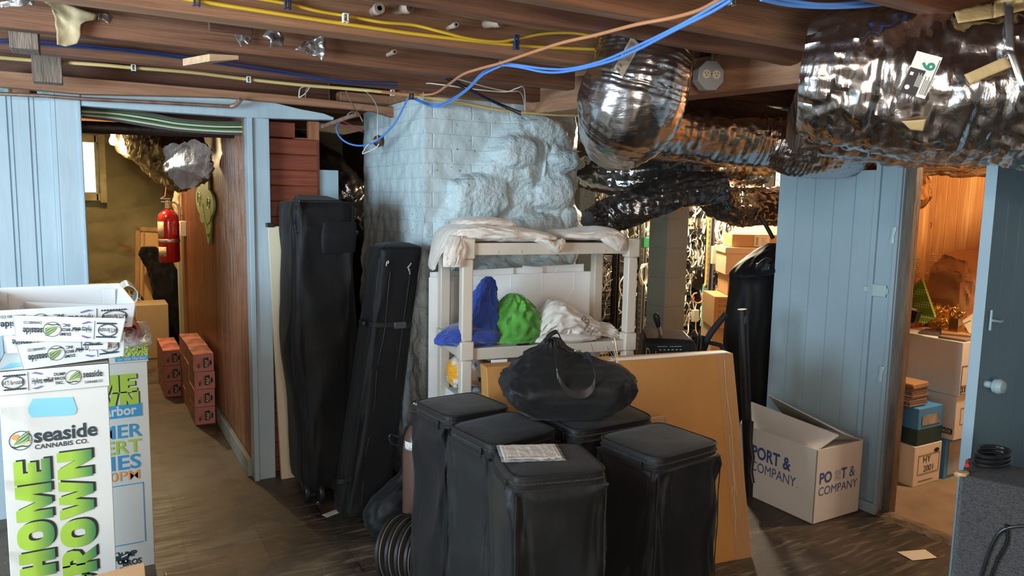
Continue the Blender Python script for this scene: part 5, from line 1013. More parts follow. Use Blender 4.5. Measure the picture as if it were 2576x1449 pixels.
b = MB(SM); b.loft([(-.045, -.01, 1.215, .035, .012, 2, 0, 0), (-.04, -.008, 1.25, .04, .02, 2, 0, 0), (-.03, .005, 1.30, .04, .03, 2, 0, 0), (-.01, .04, 1.345, .03, .03, 2, 0, 0)], 7, 48, ((.010, 4, .6),), 5); b.build('hanging_sleeve', tan, t1, smooth=70)
t2 = thing('folded_shirt', 'single folded beige shirt on the right of the top shelf, drooping over the edge', 'shirt', SP(.65, .2, TZ), AZ)
xl('cloth_body', [(.485, .16, 1.335, .06, .012, 2), (.51, .16, 1.345, .13, .022, 2.4), (.60, .16, 1.345, .16, .024, 2.6), (.70, .15, 1.352, .16, .032, 2.4), (.76, .14, 1.345, .155, .034, 2.2), (.80, .13, 1.335, .12, .022, 2)], tan, t2, ((.010, 2.6, 1.2), (.004, 7, 2)), 17)
b = MB(SM); b.loft([(.755, -.014, 1.275, .012, .008, 2, 0, 0), (.745, -.014, 1.295, .035, .014, 2, 0, 0), (.735, .0, 1.325, .065, .03, 2, 0, 0), (.72, .05, 1.36, .06, .05, 2, 0, 0)], 7, 48, ((.005, 3, 1),), 5); b.build('hanging_corner', tan, t2, smooth=70)
SZ = .853
bc = thing('blue_cloth', 'royal blue cloth bunched into a tall peak on the middle shelf', 'cloth', SP(.12, .15, SZ), AZ)
b = MB(SM); b.loft([(.115, .15, SZ, .10, .10, 2.2, 0, 0), (.12, .15, SZ+.04, .10, .10, 2, 0, 0), (.135, .15, SZ+.12, .075, .07, 2, 0, 0), (.15, .15, SZ+.20, .05, .05, 2, 0, 0), (.165, .15, SZ+.26, .028, .03, 2, 0, 0), (.172, .15, SZ+.30, .008, .01, 2, 0, 0)], 8, 72, ((.016, 2.4, .7), (.006, 6, 1.5)), 6); b.build('peak', bl, bc, smooth=70)
xl('spread', [(-.105, .06, SZ+.03, .01, .008, 2), (-.06, .07, SZ+.04, .05, .03, 2), (.0, .10, SZ+.045, .09, .045, 2), (.08, .12, SZ+.045, .11, .045, 2.2), (.18, .12, SZ+.035, .09, .035, 2), (.24, .12, SZ+.015, .03, .012, 2)], bl, bc, ((.009, 2.6, 1.4),), 9)
gcl = thing('green_cloth', 'bright green cloth heap between the blue cloth and the white bundle', 'cloth', SP(.3, .13, SZ), AZ)
b = MB(SM); b.loft([(.295, .14, SZ, .125, .10, 2.2, 0, 0), (.295, .14, SZ+.03, .13, .105, 2.1, 0, 0), (.30, .14, SZ+.09, .11, .09, 2, 0, 0), (.305, .14, SZ+.15, .075, .07, 2, 0, 0), (.30, .14, SZ+.195, .035, .04, 2, 0, 0), (.298, .14, SZ+.22, .006, .01, 2, 0, 0)], 9, 80, ((.022, 2.2, .9), (.010, 4, 1.3)), 15); b.build('cloth_body', gr, gcl, smooth=70)
MB(SM).box(.265, .012, SZ, .325, .03, SZ+.008).build('dark_tag', blackp, gcl, bevel=.002)
wb = thing('shirt_bundle', 'rolled white shirt bundle with dark lettering on the middle shelf', 'shirt', SP(.55, .14, SZ), AZ)
xl('bundle', [(.385, .11, SZ+.025, .04, .02, 2), (.41, .12, SZ+.055, .08, .05, 2), (.47, .13, SZ+.085, .11, .082, 2), (.54, .13, SZ+.082, .115, .08, 2), (.62, .13, SZ+.06, .10, .058, 2), (.70, .12, SZ+.04, .07, .040, 2), (.73, .12, SZ+.035, .035, .022, 2), (.78, .11, SZ+.03, .05, .025, 2), (.82, .10, SZ+.015, .02, .01, 2)], tan2, wb, ((.018, 2.2, .8), (.008, 5, 1.5)), 19, 96, 10)
xl('loose_hem', [(.36, .06, SZ+.01, .03, .008, 2), (.42, .04, SZ+.02, .05, .018, 2), (.55, .03, SZ+.02, .05, .02, 2.2), (.66, .04, SZ+.015, .04, .012, 2)], tan2, wb, ((.005, 3, 2),), 22, 48)
MB(SM).tube([(.50+.045*(1-i/34)*math.cos(i*.5), .015+.02*(i/30), SZ+.060+.04*(1-i/34)*math.sin(i*.5)) for i in range(26)], .006, 8).build('twisted_fold', tan2, wb)
FT = SM @ frame((.625, .005, SZ+.075), (.8, 0, -.6), (.6, -.25, .8)); b = MB(FT); b.text('CO', Matrix.Translation((-.02, .02, .01)) @ Matrix.Rotation(PI, 4, 'Z'), .03, 0, .0).text('ars!', Matrix.Translation((.03, -.045, .01)) @ Matrix.Rotation(.1, 4, 'Z'), .026, 0, .04)
for k in range(3): b.tube([(-.02+.02*k, .01, .012), (-.015+.02*k, -.03, .012)], .0015, 6)
b.build('lettering', inkd, wb, smooth=0, nrm=False)
mx_ = thing('patterned_bundle', 'bundle of orange, white and navy patterned cloth on a low pile under the shelf', 'cloth', SP(.08, .2, .5), AZ)
xl('cloth_body', [(.0, .2, .70, .03, .03, 2), (.04, .2, .70, .10, .07, 2), (.12, .2, .69, .12, .08, 2), (.20, .2, .68, .10, .06, 2), (.26, .2, .67, .03, .03, 2)], mat('patterned_fabric', (.02, .025, .13), (.75, .33, .02), 9, rough=.8, c3=(.70, .68, .64), lo=.40, hi=.58), mx_, ((.012, 2.5, 1.5),), 23)
b = MB(SM); b.box(.03, .08, .414, .24, .34, .60); tag(b.build('storage_box', whit, bevel=.004), 'white box under the patterned bundle on the lower shelf', 'box')
fp_ = thing('star_print_panel', 'white panel with a blue curl and an orange star standing under the shelf', 'panel', SP(.24, .0, 0), AZ); PX = SM @ frame((.135, -.012, .0), (1, 0, 0), (0, 0, 1))
MB(PX).box(0, .0, -.006, .075, .80, 0).build('panel_board', whit, fp_, bevel=.001); b = MB(PX @ Matrix.Translation((.045, .70, .001)))
b.tube([(.02*math.cos(a*.6)+.008*math.sin(a*2), -.07+.016*a, .001) for a in [i*.4 for i in range(24)]], .006, 6).add([((.016 if k % 2 else .007)*math.sin(k*PI/5), -.03+(.016 if k % 2 else .007)*math.cos(k*PI/5), .006) for k in range(10)], [list(range(10))], 1); b.build('print', [mat('navy_print', (.03, .03, .14), rough=.5), inko], fp_, smooth=0, nrm=False)
# ---------------------------------------------------------------- large flat carton leaning on the shelf
kc = mat('kraft_carton', (.42, .20, .055), (.36, .165, .045), 2.5, rough=.55, bs=.06, bsc=90, bst=(1, 1, .1))
DX = Vector((math.cos(AZ), math.sin(AZ), 0)); BR = Vector((2.42, 2.105, 0)); TRt = Vector((2.468, 2.32, .845)); NB = Vector((.144, .99, 0))*.075; Wc = 1.16
fc = thing('flat_carton', 'large flat brown carton leaning against the beige shelf, taped edge', 'cardboard box', BR)
b = MB(); NB2 = Vector((.13, .93, -.22))*.075; NB2b = Vector((.144, .99, 0))*.075
b.hexa([BR-DX*Wc, BR, BR+NB2b, BR-DX*Wc+NB2b], [TRt-DX*Wc+Vector((0, 0, .012)), TRt, TRt+NB2b, TRt-DX*Wc+NB2b+Vector((0, 0, .012))]); b.build('box_body', kc, fc, bevel=.002)
up_ = (TRt-BR).normalized(); nf = -(DX.cross(up_)); nf = nf if nf.y < 0 else -nf
def CP(s, h_): return BR-DX*s+(TRt-BR)*h_+nf*.001
b = MB(); b.add([CP(.085, 0), CP(0, 0), CP(0, 1), CP(.085, 1)], [(0, 1, 2, 3)]); b.build('packing_tape', mat('clear_tape', (.55, .33, .15), rough=.12, alpha=.45, bs=.6, bsc=30, bst=(6, 6, .5)), fc, smooth=0)
b = MB()
for s_, h0, h1 in ((.05, .3, .97), (.06, .2, .6), (.07, .1, .35)): b.tube([CP(s_+.004*math.sin(k), h0+(h1-h0)*k/10) for k in range(11)], .0012, 5)
b.build('tape_wrinkle', mat('tape_wrinkle', (.50, .30, .13), rough=.3), fc)
b = MB(); b.hexa([CP(.02, 1.002), CP(1.0, 1.002), CP(1.0, 1.002)+NB2b*.5, CP(.02, 1.002)+NB2b*.5], [p_+Vector((0, 0, .006)) for p_ in (CP(.02, 1.0), CP(1.0, 1.0), CP(1.0, 1.0)+NB2b*.5, CP(.02, 1.0)+NB2b*.5)]); b.build('top_edge_strip', whit, fc)
b = MB(); p0 = at(1643, 1052, 'y', 2.24); b.M = TR(p0.x, p0.y, .0, AZ); b.box(-.02, 0, .0, .055, .02, p0.z+.0); b.box(.060, .005, 0, .068, .02, p0.z-.005); tag(b.build('folded_cardboard', kr, bevel=.001), 'small folded brown cardboard behind the black bags, before the large carton', 'cardboard')
wires = [((1540, 858), (1553, 925)), ((1545, 850), (1556, 930)), ((1525, 870), (1550, 915)), ((1535, 866), (1562, 945)), ((1553, 868), (1546, 925)), ((1487, 865), (1496, 900))]
for i, (a, c_) in enumerate(wires): A = at(*a, 'y', 2.12); B = at(*c_, 'y', 2.06); tag(MB().tube([A, A.lerp(B, .5)+Vector((.002, 0, 0)), B, B+(B-A)*.3], .0014, 6).build('wire_stake', metal), ('leftmost', 'tallest', 'second', 'most slanted', 'rightmost', 'separate far left')[i]+' thin steel stake sticking up behind the duffel bag', 'wire', 'thin steel stakes behind the duffel')
# ---------------------------------------------------------------- black cover bags on the floor
def cover_bag(x, y, rz, w, d, h, label, seed, drop=.0, zside=-1, tilt=(0, 0), straps=()):
    r = thing('cover_bag', label, 'bag', (x, y, 0), rz, 'black zipped cover bags on the floor'); T = TR(x, y, 0, rz); tx, ty = tilt
    b = MB(T); p = 7; zl = h-.035
    b.loft([(0, 0, .002, w/2*.94, d/2*.94, p, 0, 0), (0, 0, .02, w/2*1.0, d/2*1.0, p, 0, 0), (0, 0, h*.3, w/2*1.04, d/2*1.05, 5, 0, 0), (0, 0, h*.6, w/2*.99, d/2*.99, 5, 0, 0), (0, 0, h*.85, w/2*.98, d/2*.98, p, tx*.6, ty*.6), (0, 0, zl, w/2, d/2, p+1, tx, ty)], 9, 96, ((.013, 1.3, .8), (.006, 3.2, .7), (.002, 8, 1)), seed); b.build('bag_body', bagm2 if seed % 2 else bagm, r, smooth=60)
    b = MB(T); b.loft([(0, 0, zl+.002, w/2*1.0, d/2*1.0, p+1, tx, ty), (0, 0, h-.006, w/2*1.0, d/2*1.0, p, tx, ty), (0, 0, h+.002, w/2*.95, d/2*.95, p-1, tx, ty), (0, 0, h+.008, w/2*.6, d/2*.6, 3.5, tx, ty), (0, 0, h+.009, w/2*.1, d/2*.1, 2, tx, ty)], 6, 96, ((.0012, 3, 1),), seed); lid = b.build('lid', bagm2, r, smooth=60)
    def loop(z, k, n=90):
        out = []
        for i in range(n):
            a = 2*PI*i/n; c, q = math.cos(a), math.sin(a); X = w/2*k*math.copysign(abs(c)**(2/8), c); Y = d/2*k*math.copysign(abs(q)**(2/8), q); out.append((X, Y, z+X*tx+Y*ty))
        return out
    MB(T).tube(loop(zl, 1.005), .0035, 6, closed=True).build('piping', pipe, r); MB(T).tube(loop(h, 1.0), .0032, 6, closed=True).build('piping', pipe, r)
    MB(T).tube(loop(zl+.016, 1.008), .0028, 6, closed=True).build('zipper', zipm, r)
    b = MB(T); b.box(-w/2-.012, -d*.30, zl-.012, -w/2-.004, -d*.30+.006, zl+.016); b.build('zip_pull', blackp, r, bevel=.001)
    for sx in (-1, 1): MB(T).tube([(sx*w/2*.955, -d/2*1.0-.003+.002*math.sin(i*1.7), .03+(zl-.04)*i/14) for i in range(15)], .0018, 6).build('seam', pipe, r)
    for sx in straps:
        MB(T).band(spline([(sx*w/2*1.02, -d*.1, h*.62), (sx*(w/2+.012), -d*.1, h*.50), (sx*(w/2+.030), -d*.12, h*.38), (sx*(w/2+.020), -d*.12, h*.25), (sx*(w/2+.01), -d*.1, h*.12)], 5), .04, (.2, 1, 0), .003).build('strap', bagm2, r)
    return r
cover_bag(1.095, 2.24, math.radians(4), .245, .255, .80, 'black cover bag at the back left, beside the gas cylinder', 4, tilt=(.0, -.02))
cover_bag(1.095, 1.945, math.radians(11), .262, .225, .80, 'black cover bag in the middle, behind the one with the calendar', 7, tilt=(.0, .04))
cover_bag(1.445, 1.955, math.radians(2), .33, .245, .80, 'black cover bag at the back right, half under the duffel bag', 10, tilt=(.0, .06))
cover_bag(1.065, 1.640, math.radians(-14), .258, .225, .80, 'nearest black cover bag, a printed packet lying on its lid', 13, straps=(1,))
cover_bag(1.455, 1.640, math.radians(6), .275, .245, .80, 'black cover bag at the right front, before the brown carton', 16, straps=(1, -1))
# calendar packet
T = TR(1.035, 1.685, .8105, math.radians(-22)) @ Matrix.Diagonal((.92, .92, 1, 1)); cal = thing('packet', 'clear packet of printed paper cards with a calendar table on the nearest black bag', 'packet', (1.035, 1.685, .8105))
calp = mat('calendar_paper', (.66, .60, .50), rough=.6); b = MB(T); b.box(-.085, -.06, 0, .085, .062, .004).box(-.085, -.07, 0, .085, -.06, .004, 1)
for r_ in range(3):
    for c_ in range(4):
        x0 = -.072+.037*c_; z0 = .020-.030*r_
        b.box(x0, z0-.0035, .004, x0+.032, z0-.0022, .0046, 1)
        for k in range(5): b.box(x0+.002+.006*k, z0+.004, .004, x0+.005+.006*k, z0+.020, .0045, 2)
b.box(-.079, -.046, .004, -.078, .048, .0046, 1).box(.078, -.046, .004, .079, .048, .0046, 1).box(-.079, .047, .004, .079, .048, .0046, 1).box(-.079, -.047, .004, .079, -.046, .0046, 1).box(.0, -.068, .004, .04, -.062, .0047, 0).box(.05, -.069, .004, .062, -.061, .0047, 0)
b.text('SELF SERVICE HOURS', Matrix.Translation((-.001, -.062, .0048)) @ Matrix.Rotation(PI, 4, 'Z'), .006, 0, .02, 1.05)
b.build('card_stack', [calp, mat('navy_ink', (.02, .025, .05), rough=.5), mat('grey_ink', (.30, .28, .25), rough=.6)], cal, smooth=0)
b = MB(T); b.grid(lambda u, v: (-.095+.19*u, -.078+.15*v, .0075+.0022*noise.noise(Vector((u*9, v*7, 2)))-.006*(max(abs(u-.5), abs(v-.5))*2)**8), 40, 30); b.build('plastic_sleeve', mat('packet_film', (.95, .95, .95), rough=.06, alpha=.22, bs=.8, bsc=22, vor=24, spec=1), cal)
# duffel
df = thing('duffel_bag', 'black soft duffel with two handles lying on top of the black cover bags', 'bag', (1.34, 1.96, .81)); DM = TR(1.335, 1.955, .812, math.radians(-20)) @ Matrix.Diagonal((.93, .93, .93, 1))
b = MB(DM); b.loft([(0, 0, .0, .12, .07, 3.5, 0, 0), (0, 0, .012, .155, .095, 4, 0, 0), (0, 0, .06, .20, .122, 6, .02, 0), (0, 0, .118, .218, .13, 6, .05, 0), (.0, .01, .150, .205, .105, 4.5, .02, 0), (-.005, .015, .178, .17, .065, 3.5, -.03, 0), (-.02, .02, .205, .115, .038, 3, -.10, 0), (-.045, .02, .24, .042, .02, 2, -.1, 0), (-.052, .02, .268, .014, .010, 2, 0, 0)], 9, 110, ((.011, 1.5, .9), (.006, 3.5, 1.2), (.002, 10, 2)), 26); b.build('bag_body', bagm2, df, smooth=60)
MB(DM).band(spline([(-.055, -.02, .25), (-.062, -.07, .215), (-.06, -.115, .16), (-.03, -.138, .115), (.02, -.142, .105), (.055, -.135, .13), (.065, -.11, .175), (.062, -.05, .215), (.05, .0, .20)], 7), .026, (0, .5, 1), .004).build('handle', pipe, df)
MB(DM).band(spline([(-.06, .02, .25), (-.075, .0, .272), (-.04, .01, .29), (-.02, .03, .262), (.0, .03, .235)], 7), .026, (0, 1, .3), .004).build('handle', pipe, df)
MB(DM).tube(spline([(-.10, .0, .21), (-.02, .0, .225), (.08, .0, .205), (.16, .0, .17)], 8), .003, 6).build('zipper', zipm, df); MB(DM).box(.02, -.01, .222, .045, -.004, .228).build('zip_pull', chrome, df, bevel=.001)
# ---------------------------------------------------------------- exercise machine, tube, garment bag
Q = at(1688, 885, 'y', 2.78); em = thing('exercise_console', 'black exercise machine console with white graphics and a lever behind the brown carton', 'exercise machine', (Q.x, Q.y, .0)); EM = TR(Q.x, Q.y, 0, math.radians(-22))
b = MB(EM); b.hexa([(-.16, -.06, Q.z-.10), (.15, -.06, Q.z-.10), (.15, .10, Q.z-.10), (-.16, .10, Q.z-.10)], [(-.155, -.02, Q.z+.065), (.125, -.02, Q.z+.055), (.10, .10, Q.z+.10), (-.13, .10, Q.z+.11)]); b.build('console_body', mat('console_black', (.014, .015, .017), rough=.28), em, bevel=.02)
b = MB(EM @ frame((0, -.045, Q.z+.0), (1, 0, 0), (0, .25, 1))); b.box(-.085, .035, .0, -.035, .0362, .0015).box(-.02, .035, 0, .04, .0362, .0015)
for k in range(6): b.box(-.075+.021*k, .018, 0, -.066+.021*k, .0205, .0015)
for k in range(7): b.box(-.095+.001*k, .012-.013*k, 0, -.093+.001*k, .004-.013*k, .0015); b.box(.062+.001*k, .010-.013*k, 0, .0635+.001*k, .004-.013*k, .0015)
ring(b, 0, 0, 1, .12, 0, Matrix.Translation((-.135, -.005, 0)) @ Matrix.Diagonal((.011, .034, 1, 1)), .0015)
b.build('white_graphics', mat('white_print', (.75, .75, .75)), em, smooth=0, nrm=False)
b = MB(EM); b.tube([(-.045, .03, Q.z+.08), (-.058, .03, Q.z+.125)], .009, 12); b.build('lever_shaft', chrome, em); MB(EM @ Matrix.Translation((-.060, .03, Q.z+.12)) @ Matrix.Rotation(-.25, 4, 'Y')).lathe([(.010, 0), (.014, .02), (.018, .05), (.015, .068), (0, .076)], 20).build('lever_knob', blackp, em)
b = MB(EM); b.tube([(0, .08, 0), (0, .06, Q.z-.05)], .03, 16).box(-.2, -.02, 0, .2, .04, .05); b.build('stand', blackp, em)
b = MB(); H = [at(1770, 880, 'y', 2.78), at(1782, 848, 'y', 2.76), at(1800, 822, 'y', 2.74), at(1826, 790, 'y', 2.72)]; b.tube(spline([tuple(q) for q in H], 6), .0165, 14); b.build('foam_grip', mat('foam_black', (.012, .012, .012), rough=.8), em)
b = MB(); b.tube([at(1778, 860, 'y', 2.77), at(1812, 868, 'y', 2.74), at(1838, 905, 'y', 2.70)], .012, 12); b.build('arm', blackp, em); b = MB(); b.tube([at(1765, 846, 'y', 2.80), at(1760, 885, 'y', 2.78), at(1785, 900, 'y', 2.76)], .02, 12); b.build('arm', blackp, em)
A = at(1867, 778, 'y', 2.62); bt = thing('mailing_tube', 'upright black tube with an oval slot behind the carton edge', 'tube', (A.x, A.y, 0)); MB().tube([(A.x+.10, A.y-.03, .0), (A.x, A.y, A.z)], .024, 20).build('tube_body', blackp, bt, bevel=.002)
MB().box(A.x-.006, A.y-.0275, A.z-.07, A.x+.006, A.y-.023, A.z-.03).build('slot', mat('slot_grey', (.05, .05, .055), rough=.3), bt, bevel=.003)
b = MB(); b.tube([at(1890, 1060, 'y', 2.5), at(1887, 1110, 'y', 2.5), at(1893, 1150, 'y', 2.48), at(1888, 1185, 'y', 2.48), at(1893, 1215, 'y', 2.46)], .012, 10); b.build('strap', pipe, bt)
gbx = thing('garment_bag', 'big black draped bag standing between the blue wall and the rack room', 'bag', (3.1, 3.05, 0)); b = MB()
g0 = at(1905, 1040, 'y', 2.98); g1 = at(1900, 800, 'y', 2.98); g2 = at(1900, 700, 'y', 2.98); g3 = at(1925, 640, 'y', 2.98); g4 = at(1945, 622, 'y', 2.98)
b.loft([(g0.x-.0, 3.02, .003, .15, .13, 2.6, 0, 0), (g0.x, 3.02, .3, .14, .13, 2.6, 0, 0), (g1.x+.03, 3.02, .75, .16, .13, 2.4, 0, 0), (g2.x+.06, 3.02, g2.z-.05, .15, .12, 2.4, 0, 0), (g2.x+.06, 3.02, g2.z+.03, .165, .12, 2.2, 0, 0), (g3.x+.05, 3.02, g3.z-.03, .13, .10, 2, 0, 0), (g4.x+.05, 3.02, g4.z-.01, .08, .07, 2, 0, 0), (g4.x+.05, 3.02, g4.z+.02, .02, .02, 2, 0, 0)], 8, 72, ((.012, 1.8, .8), (.004, 5, 1)), 33); b.build('bag_body', bagm, gbx, smooth=60)
E2 = at(1925, 672, 'y', 2.885); b = MB(TR(E2.x, E2.y, E2.z, 0)); b.box(-.035, -.006, -.02, .04, .04, .02).box(-.02, -.014, -.010, -.004, 0, .004).box(.012, -.012, -.015, .026, 0, .006); b.build('metal_fittings', mat('dull_metal', (.10, .10, .105), rough=.4, metal=.6), gbx, bevel=.004)
MB(TR(E2.x+.003, E2.y-.006, E2.z)).tube([(.058*math.cos(a), .012*math.sin(2*a), .036*math.sin(a)+.004) for a in [i*2*PI/24 for i in range(24)]], .016, 10, closed=True).build('hood_rim', bagm, gbx)
b = MB(); b.tube([at(1912, 540, 'y', 3.1), at(1945, 600, 'y', 3.05)], .012, 12); tag(b.build('black_rod', blackp), 'black rod slanting in front of the upper carton', 'rod')
# ---------------------------------------------------------------- white printed carton
wc = mat('white_corrugated', (.70, .68, .64), (.64, .62, .58), 3, rough=.6, bs=.05, bsc=90, bst=(1, 1, .1)); pc = thing('carton', 'white carton printed PORT & COMPANY with open top flaps by the blue wall', 'cardboard box', (3.1, 2.43, 0))
x0, x1, y0, y1, h_ = 2.93, 3.27, 2.20, 2.68, .365; b = MB(); t = .005
b.box(x0, y0, 0, x1, y1, .005).box(x0, y0, 0, x0+t, y1, h_).box(x1-t, y0, 0, x1, y1, h_).box(x0, y0, 0, x1, y0+t, h_).box(x0, y1-t, 0, x1, y1, h_); b.build('box_body', wc, pc, bevel=.0015)
b = MB(); b.hexa([(x0, y0+.003, h_-.003), (x0+t, y0+.003, h_-.003), (x0+t, y1, h_-.003), (x0, y1, h_-.003)], [(x0+.15, y0+.003, h_+.052), (x0+.152, y0+.003, h_+.047), (x0+.08, y1, h_+.10), (x0+.078, y1, h_+.105)]); b.build('flap', wc, pc)
b = MB(); b.hexa([(x1-t, y0+.003, h_-.003), (x1, y0+.003, h_-.003), (x1, y1, h_-.003), (x1-t, y1, h_-.003)], [(x0+.20, y0+.003, h_+.045), (x0+.202, y0+.003, h_+.050), (x0+.20, y1, h_+.13), (x0+.198, y1, h_+.126)]); b.build('flap', wc, pc)
b = MB(); b.hexa([(x0, y0, h_-.002), (x1, y0, h_-.002), (x1, y0+t, h_-.002), (x0, y0+t, h_-.002)], [(x0+.06, y0+.11, h_-.022), (x1-.06, y0+.11, h_-.022), (x1-.06, y0+.115, h_-.026), (x0+.06, y0+.115, h_-.026)]); b.build('flap', wc, pc)
bi = mat('port_blue_ink', (.055, .095, .26), rough=.5)
def wtext(body, M, s_, sx, bold): b = MB(); b.text(body, M, s_, 0, bold, sx); return b
b = MB(); FX = frame((x0-.0008, 0, 0), (0, -1, 0), (0, 0, 1)); L1 = at(1885, 1195, 'x', x0); b.text('PORT &', FX @ Matrix.Translation((-2.590, .215, 0)), .088, 0, .03, .80).text('COMPANY', FX @ Matrix.Translation((-2.590, .145, 0)), .072, 0, 0, .80); b.text('R', FX @ Matrix.Translation((-2.30, .145, 0)), .012)
b.build('lettering', bi, pc, smooth=0, nrm=False)
b = MB(); FY = frame((0, y0-.0008, 0), (1, 0, 0), (0, 0, 1)); b.text('PO', FY @ Matrix.Translation((2.955, .195, 0)), .075, 0, .03, .92).text('T', FY @ Matrix.Translation((3.115, .195, 0)), .075, 0, .03, .9).text('&', FY @ Matrix.Translation((3.175, .195, 0)), .075, 0, 0, .95).text('COMPANY', FY @ Matrix.Translation((2.953, .135, 0)), .060, 0, 0, .99)
b.build('lettering', bi, pc, smooth=0, nrm=False)
b = MB(FY); b.box(3.07, .195, -.001, 3.11, .245, .0009); b.build('torn_patch', mat('torn_paper', (.5, .46, .44), (.3, .3, .36), 60, rough=.8, lo=.5, hi=.6), pc)
# ---------------------------------------------------------------- open door, hardware
dr = thing('open_door', None, None, (3.33, 1.40, 0)); dr['kind'] = 'structure'; dr.name = 'door_1'
D0 = Vector((2.64, 1.385)); D1_ = Vector((3.34, 1.36)); dd_ = (D1_-D0).normalized(); nn_ = Vector((dd_.y, -dd_.x))
b = MB(); boards(b, D0+nn_*.018, D1_+nn_*.018, nn_, .03, 1.83, .082, .004, .004, .016); b.build('door_boards', blue_shaded, dr)
b = MB(); q = [D0+nn_*.02-dd_*.004, D0-nn_*.02-dd_*.004, D0-nn_*.02+dd_*.02, D0+nn_*.001+dd_*.02]; b.prism([(v.x, v.y) for v in q], 1.80, M=Matrix.Translation((0, 0, .03))); b.build('door_edge', blue_r, dr, bevel=.002)
def dpt(s_, z, off): v = D0+dd_*s_+nn_*(.018+off); return Vector((v.x, v.y, z))
b = MB(); b.tube([dpt(.028, 1.16, .006), dpt(.028, 1.09, .006)], .004, 8).tube([dpt(.028, 1.125, .008), dpt(.06, 1.12, .02), dpt(.085, 1.12, .012)], .005, 8); b.build('latch', blue_r, dr)
b = MB(); c_ = dpt(.045, .90, .0); b.M = Matrix.Translation(c_) @ Matrix.Rotation(PI/2, 4, 'X'); b.lathe([(.012, 0), (.012, .02), (.024, .03), (.027, .045), (.02, .058), (0, .062)], 20); b.build('door_knob', mat('painted_knob', (.30, .40, .43), rough=.35), dr)
hp = tag(MB().box(3.318, 2.168, 1.085, 3.331, 2.30, 1.115).box(3.314, 2.175, 1.07, 3.320, 2.25, 1.13).build('hasp', mat('painted_hasp', (.42, .52, .53), rough=.5, metal=.2), bevel=.004), 'painted hasp on the blue boarded wall beside the storeroom jamb', 'hasp')
for z, l in ((1.405, 'upper'), (.635, 'lower')): p = at(2247 if z > 1 else 2217, 592 if z > 1 else 941, 'x', 3.31); T = TR(3.308, p.y, p.z, rx=.12); tag(MB(T).loft([(0, 0, -.040, .005, .012, 3, 0, 0), (0, 0, -.03, .006, .014, 3, 0, 0), (0, 0, 0, .006, .009, 3, 0, 0), (0, 0, .03, .006, .014, 3, 0, 0), (0, 0, .040, .005, .012, 3, 0, 0)], 4, 20).build('turn_button', mat('painted_hasp', (.4, .5, .5))), l+' painted wooden turn button on the blue boarded wall', 'latch', 'turn buttons')
# ---------------------------------------------------------------- carpeted speaker in the near corner
cpt = mat('grey_speaker_carpet', (.014, .014, .015), (.055, .055, .056), 55, (1, 1, 1), .95, bs=1.0, bsc=120, lo=.4, hi=.7, dist=2, sheen=.3)
sp = thing('speaker_cabinet', 'carpet covered speaker cabinet in the near right corner', 'speaker', (2.45, 1.05, 0)); U = Vector((.40, -.92, 0)); V = Vector((.92, .40, 0)); c0 = Vector((2.29, 1.215, 0)); b = MB()
q = [c0, c0+U*.42, c0+U*.42+V*.22, c0+V*.22]; b.hexa(q, [v+Vector((0, 0, .69)) for v in q]); b.build('cabinet', cpt, sp, bevel=.012)
b = MB(); b.loft([(c0.x+.022, c0.y+.005, .688, .028, .016, 2, 0, 0), (c0.x+.022, c0.y+.004, .697, .018, .010, 2, 0, 0)], 4, 20, ((.006, 3, 1),)); b.build('bare_corner', mat('bare_plywood', (.62, .42, .22), rough=.7), sp)
ck = thing('coiled_cable', 'black coiled cable with a red plug lying on the speaker cabinet', 'cable', (2.45, 1.1, .70)); b = MB(); b.tube([c0+U*.035+V*.10+Vector((.07*math.cos(a)*(1-.005*a)+.05, .04*math.sin(a)-.02, .704+.0022*a)) for a in [i*.35 for i in range(60)]], .006, 8); b.build('cable_loops', blackp, ck)
b = MB(); A = c0+V*.07+U*.012+Vector((0, 0, .704)); b.tube([A, A+V*.05+U*-.002], .0065, 10); b.build('plug', mat('red_plug', (.55, .02, .02), rough=.35), ck)
def face(u, z, o=.007): return c0+U*u-V*o+Vector((0, 0, z))
hc = thing('speaker_cable', 'thin black cable looping down the speaker front', 'cable', face(.2, .5)); b = MB(); b.tube(spline([tuple(face(.30, .60)), tuple(face(.22, .59)), tuple(face(.16, .575)), tuple(face(.12, .55)), tuple(face(.10, .50)), tuple(face(.085, .42)), tuple(face(.07, .32)), tuple(face(.06, .22))], 6), .0045, 8); b.build('cable_run', blackp, hc)
b = MB(); b.tube(spline([tuple(face(.13, .572)), tuple(face(.135, .52)), tuple(face(.115, .45)), tuple(face(.10, .36)), tuple(face(.095, .22))], 6), .0045, 8); b.build('cable_run', blackp, hc)
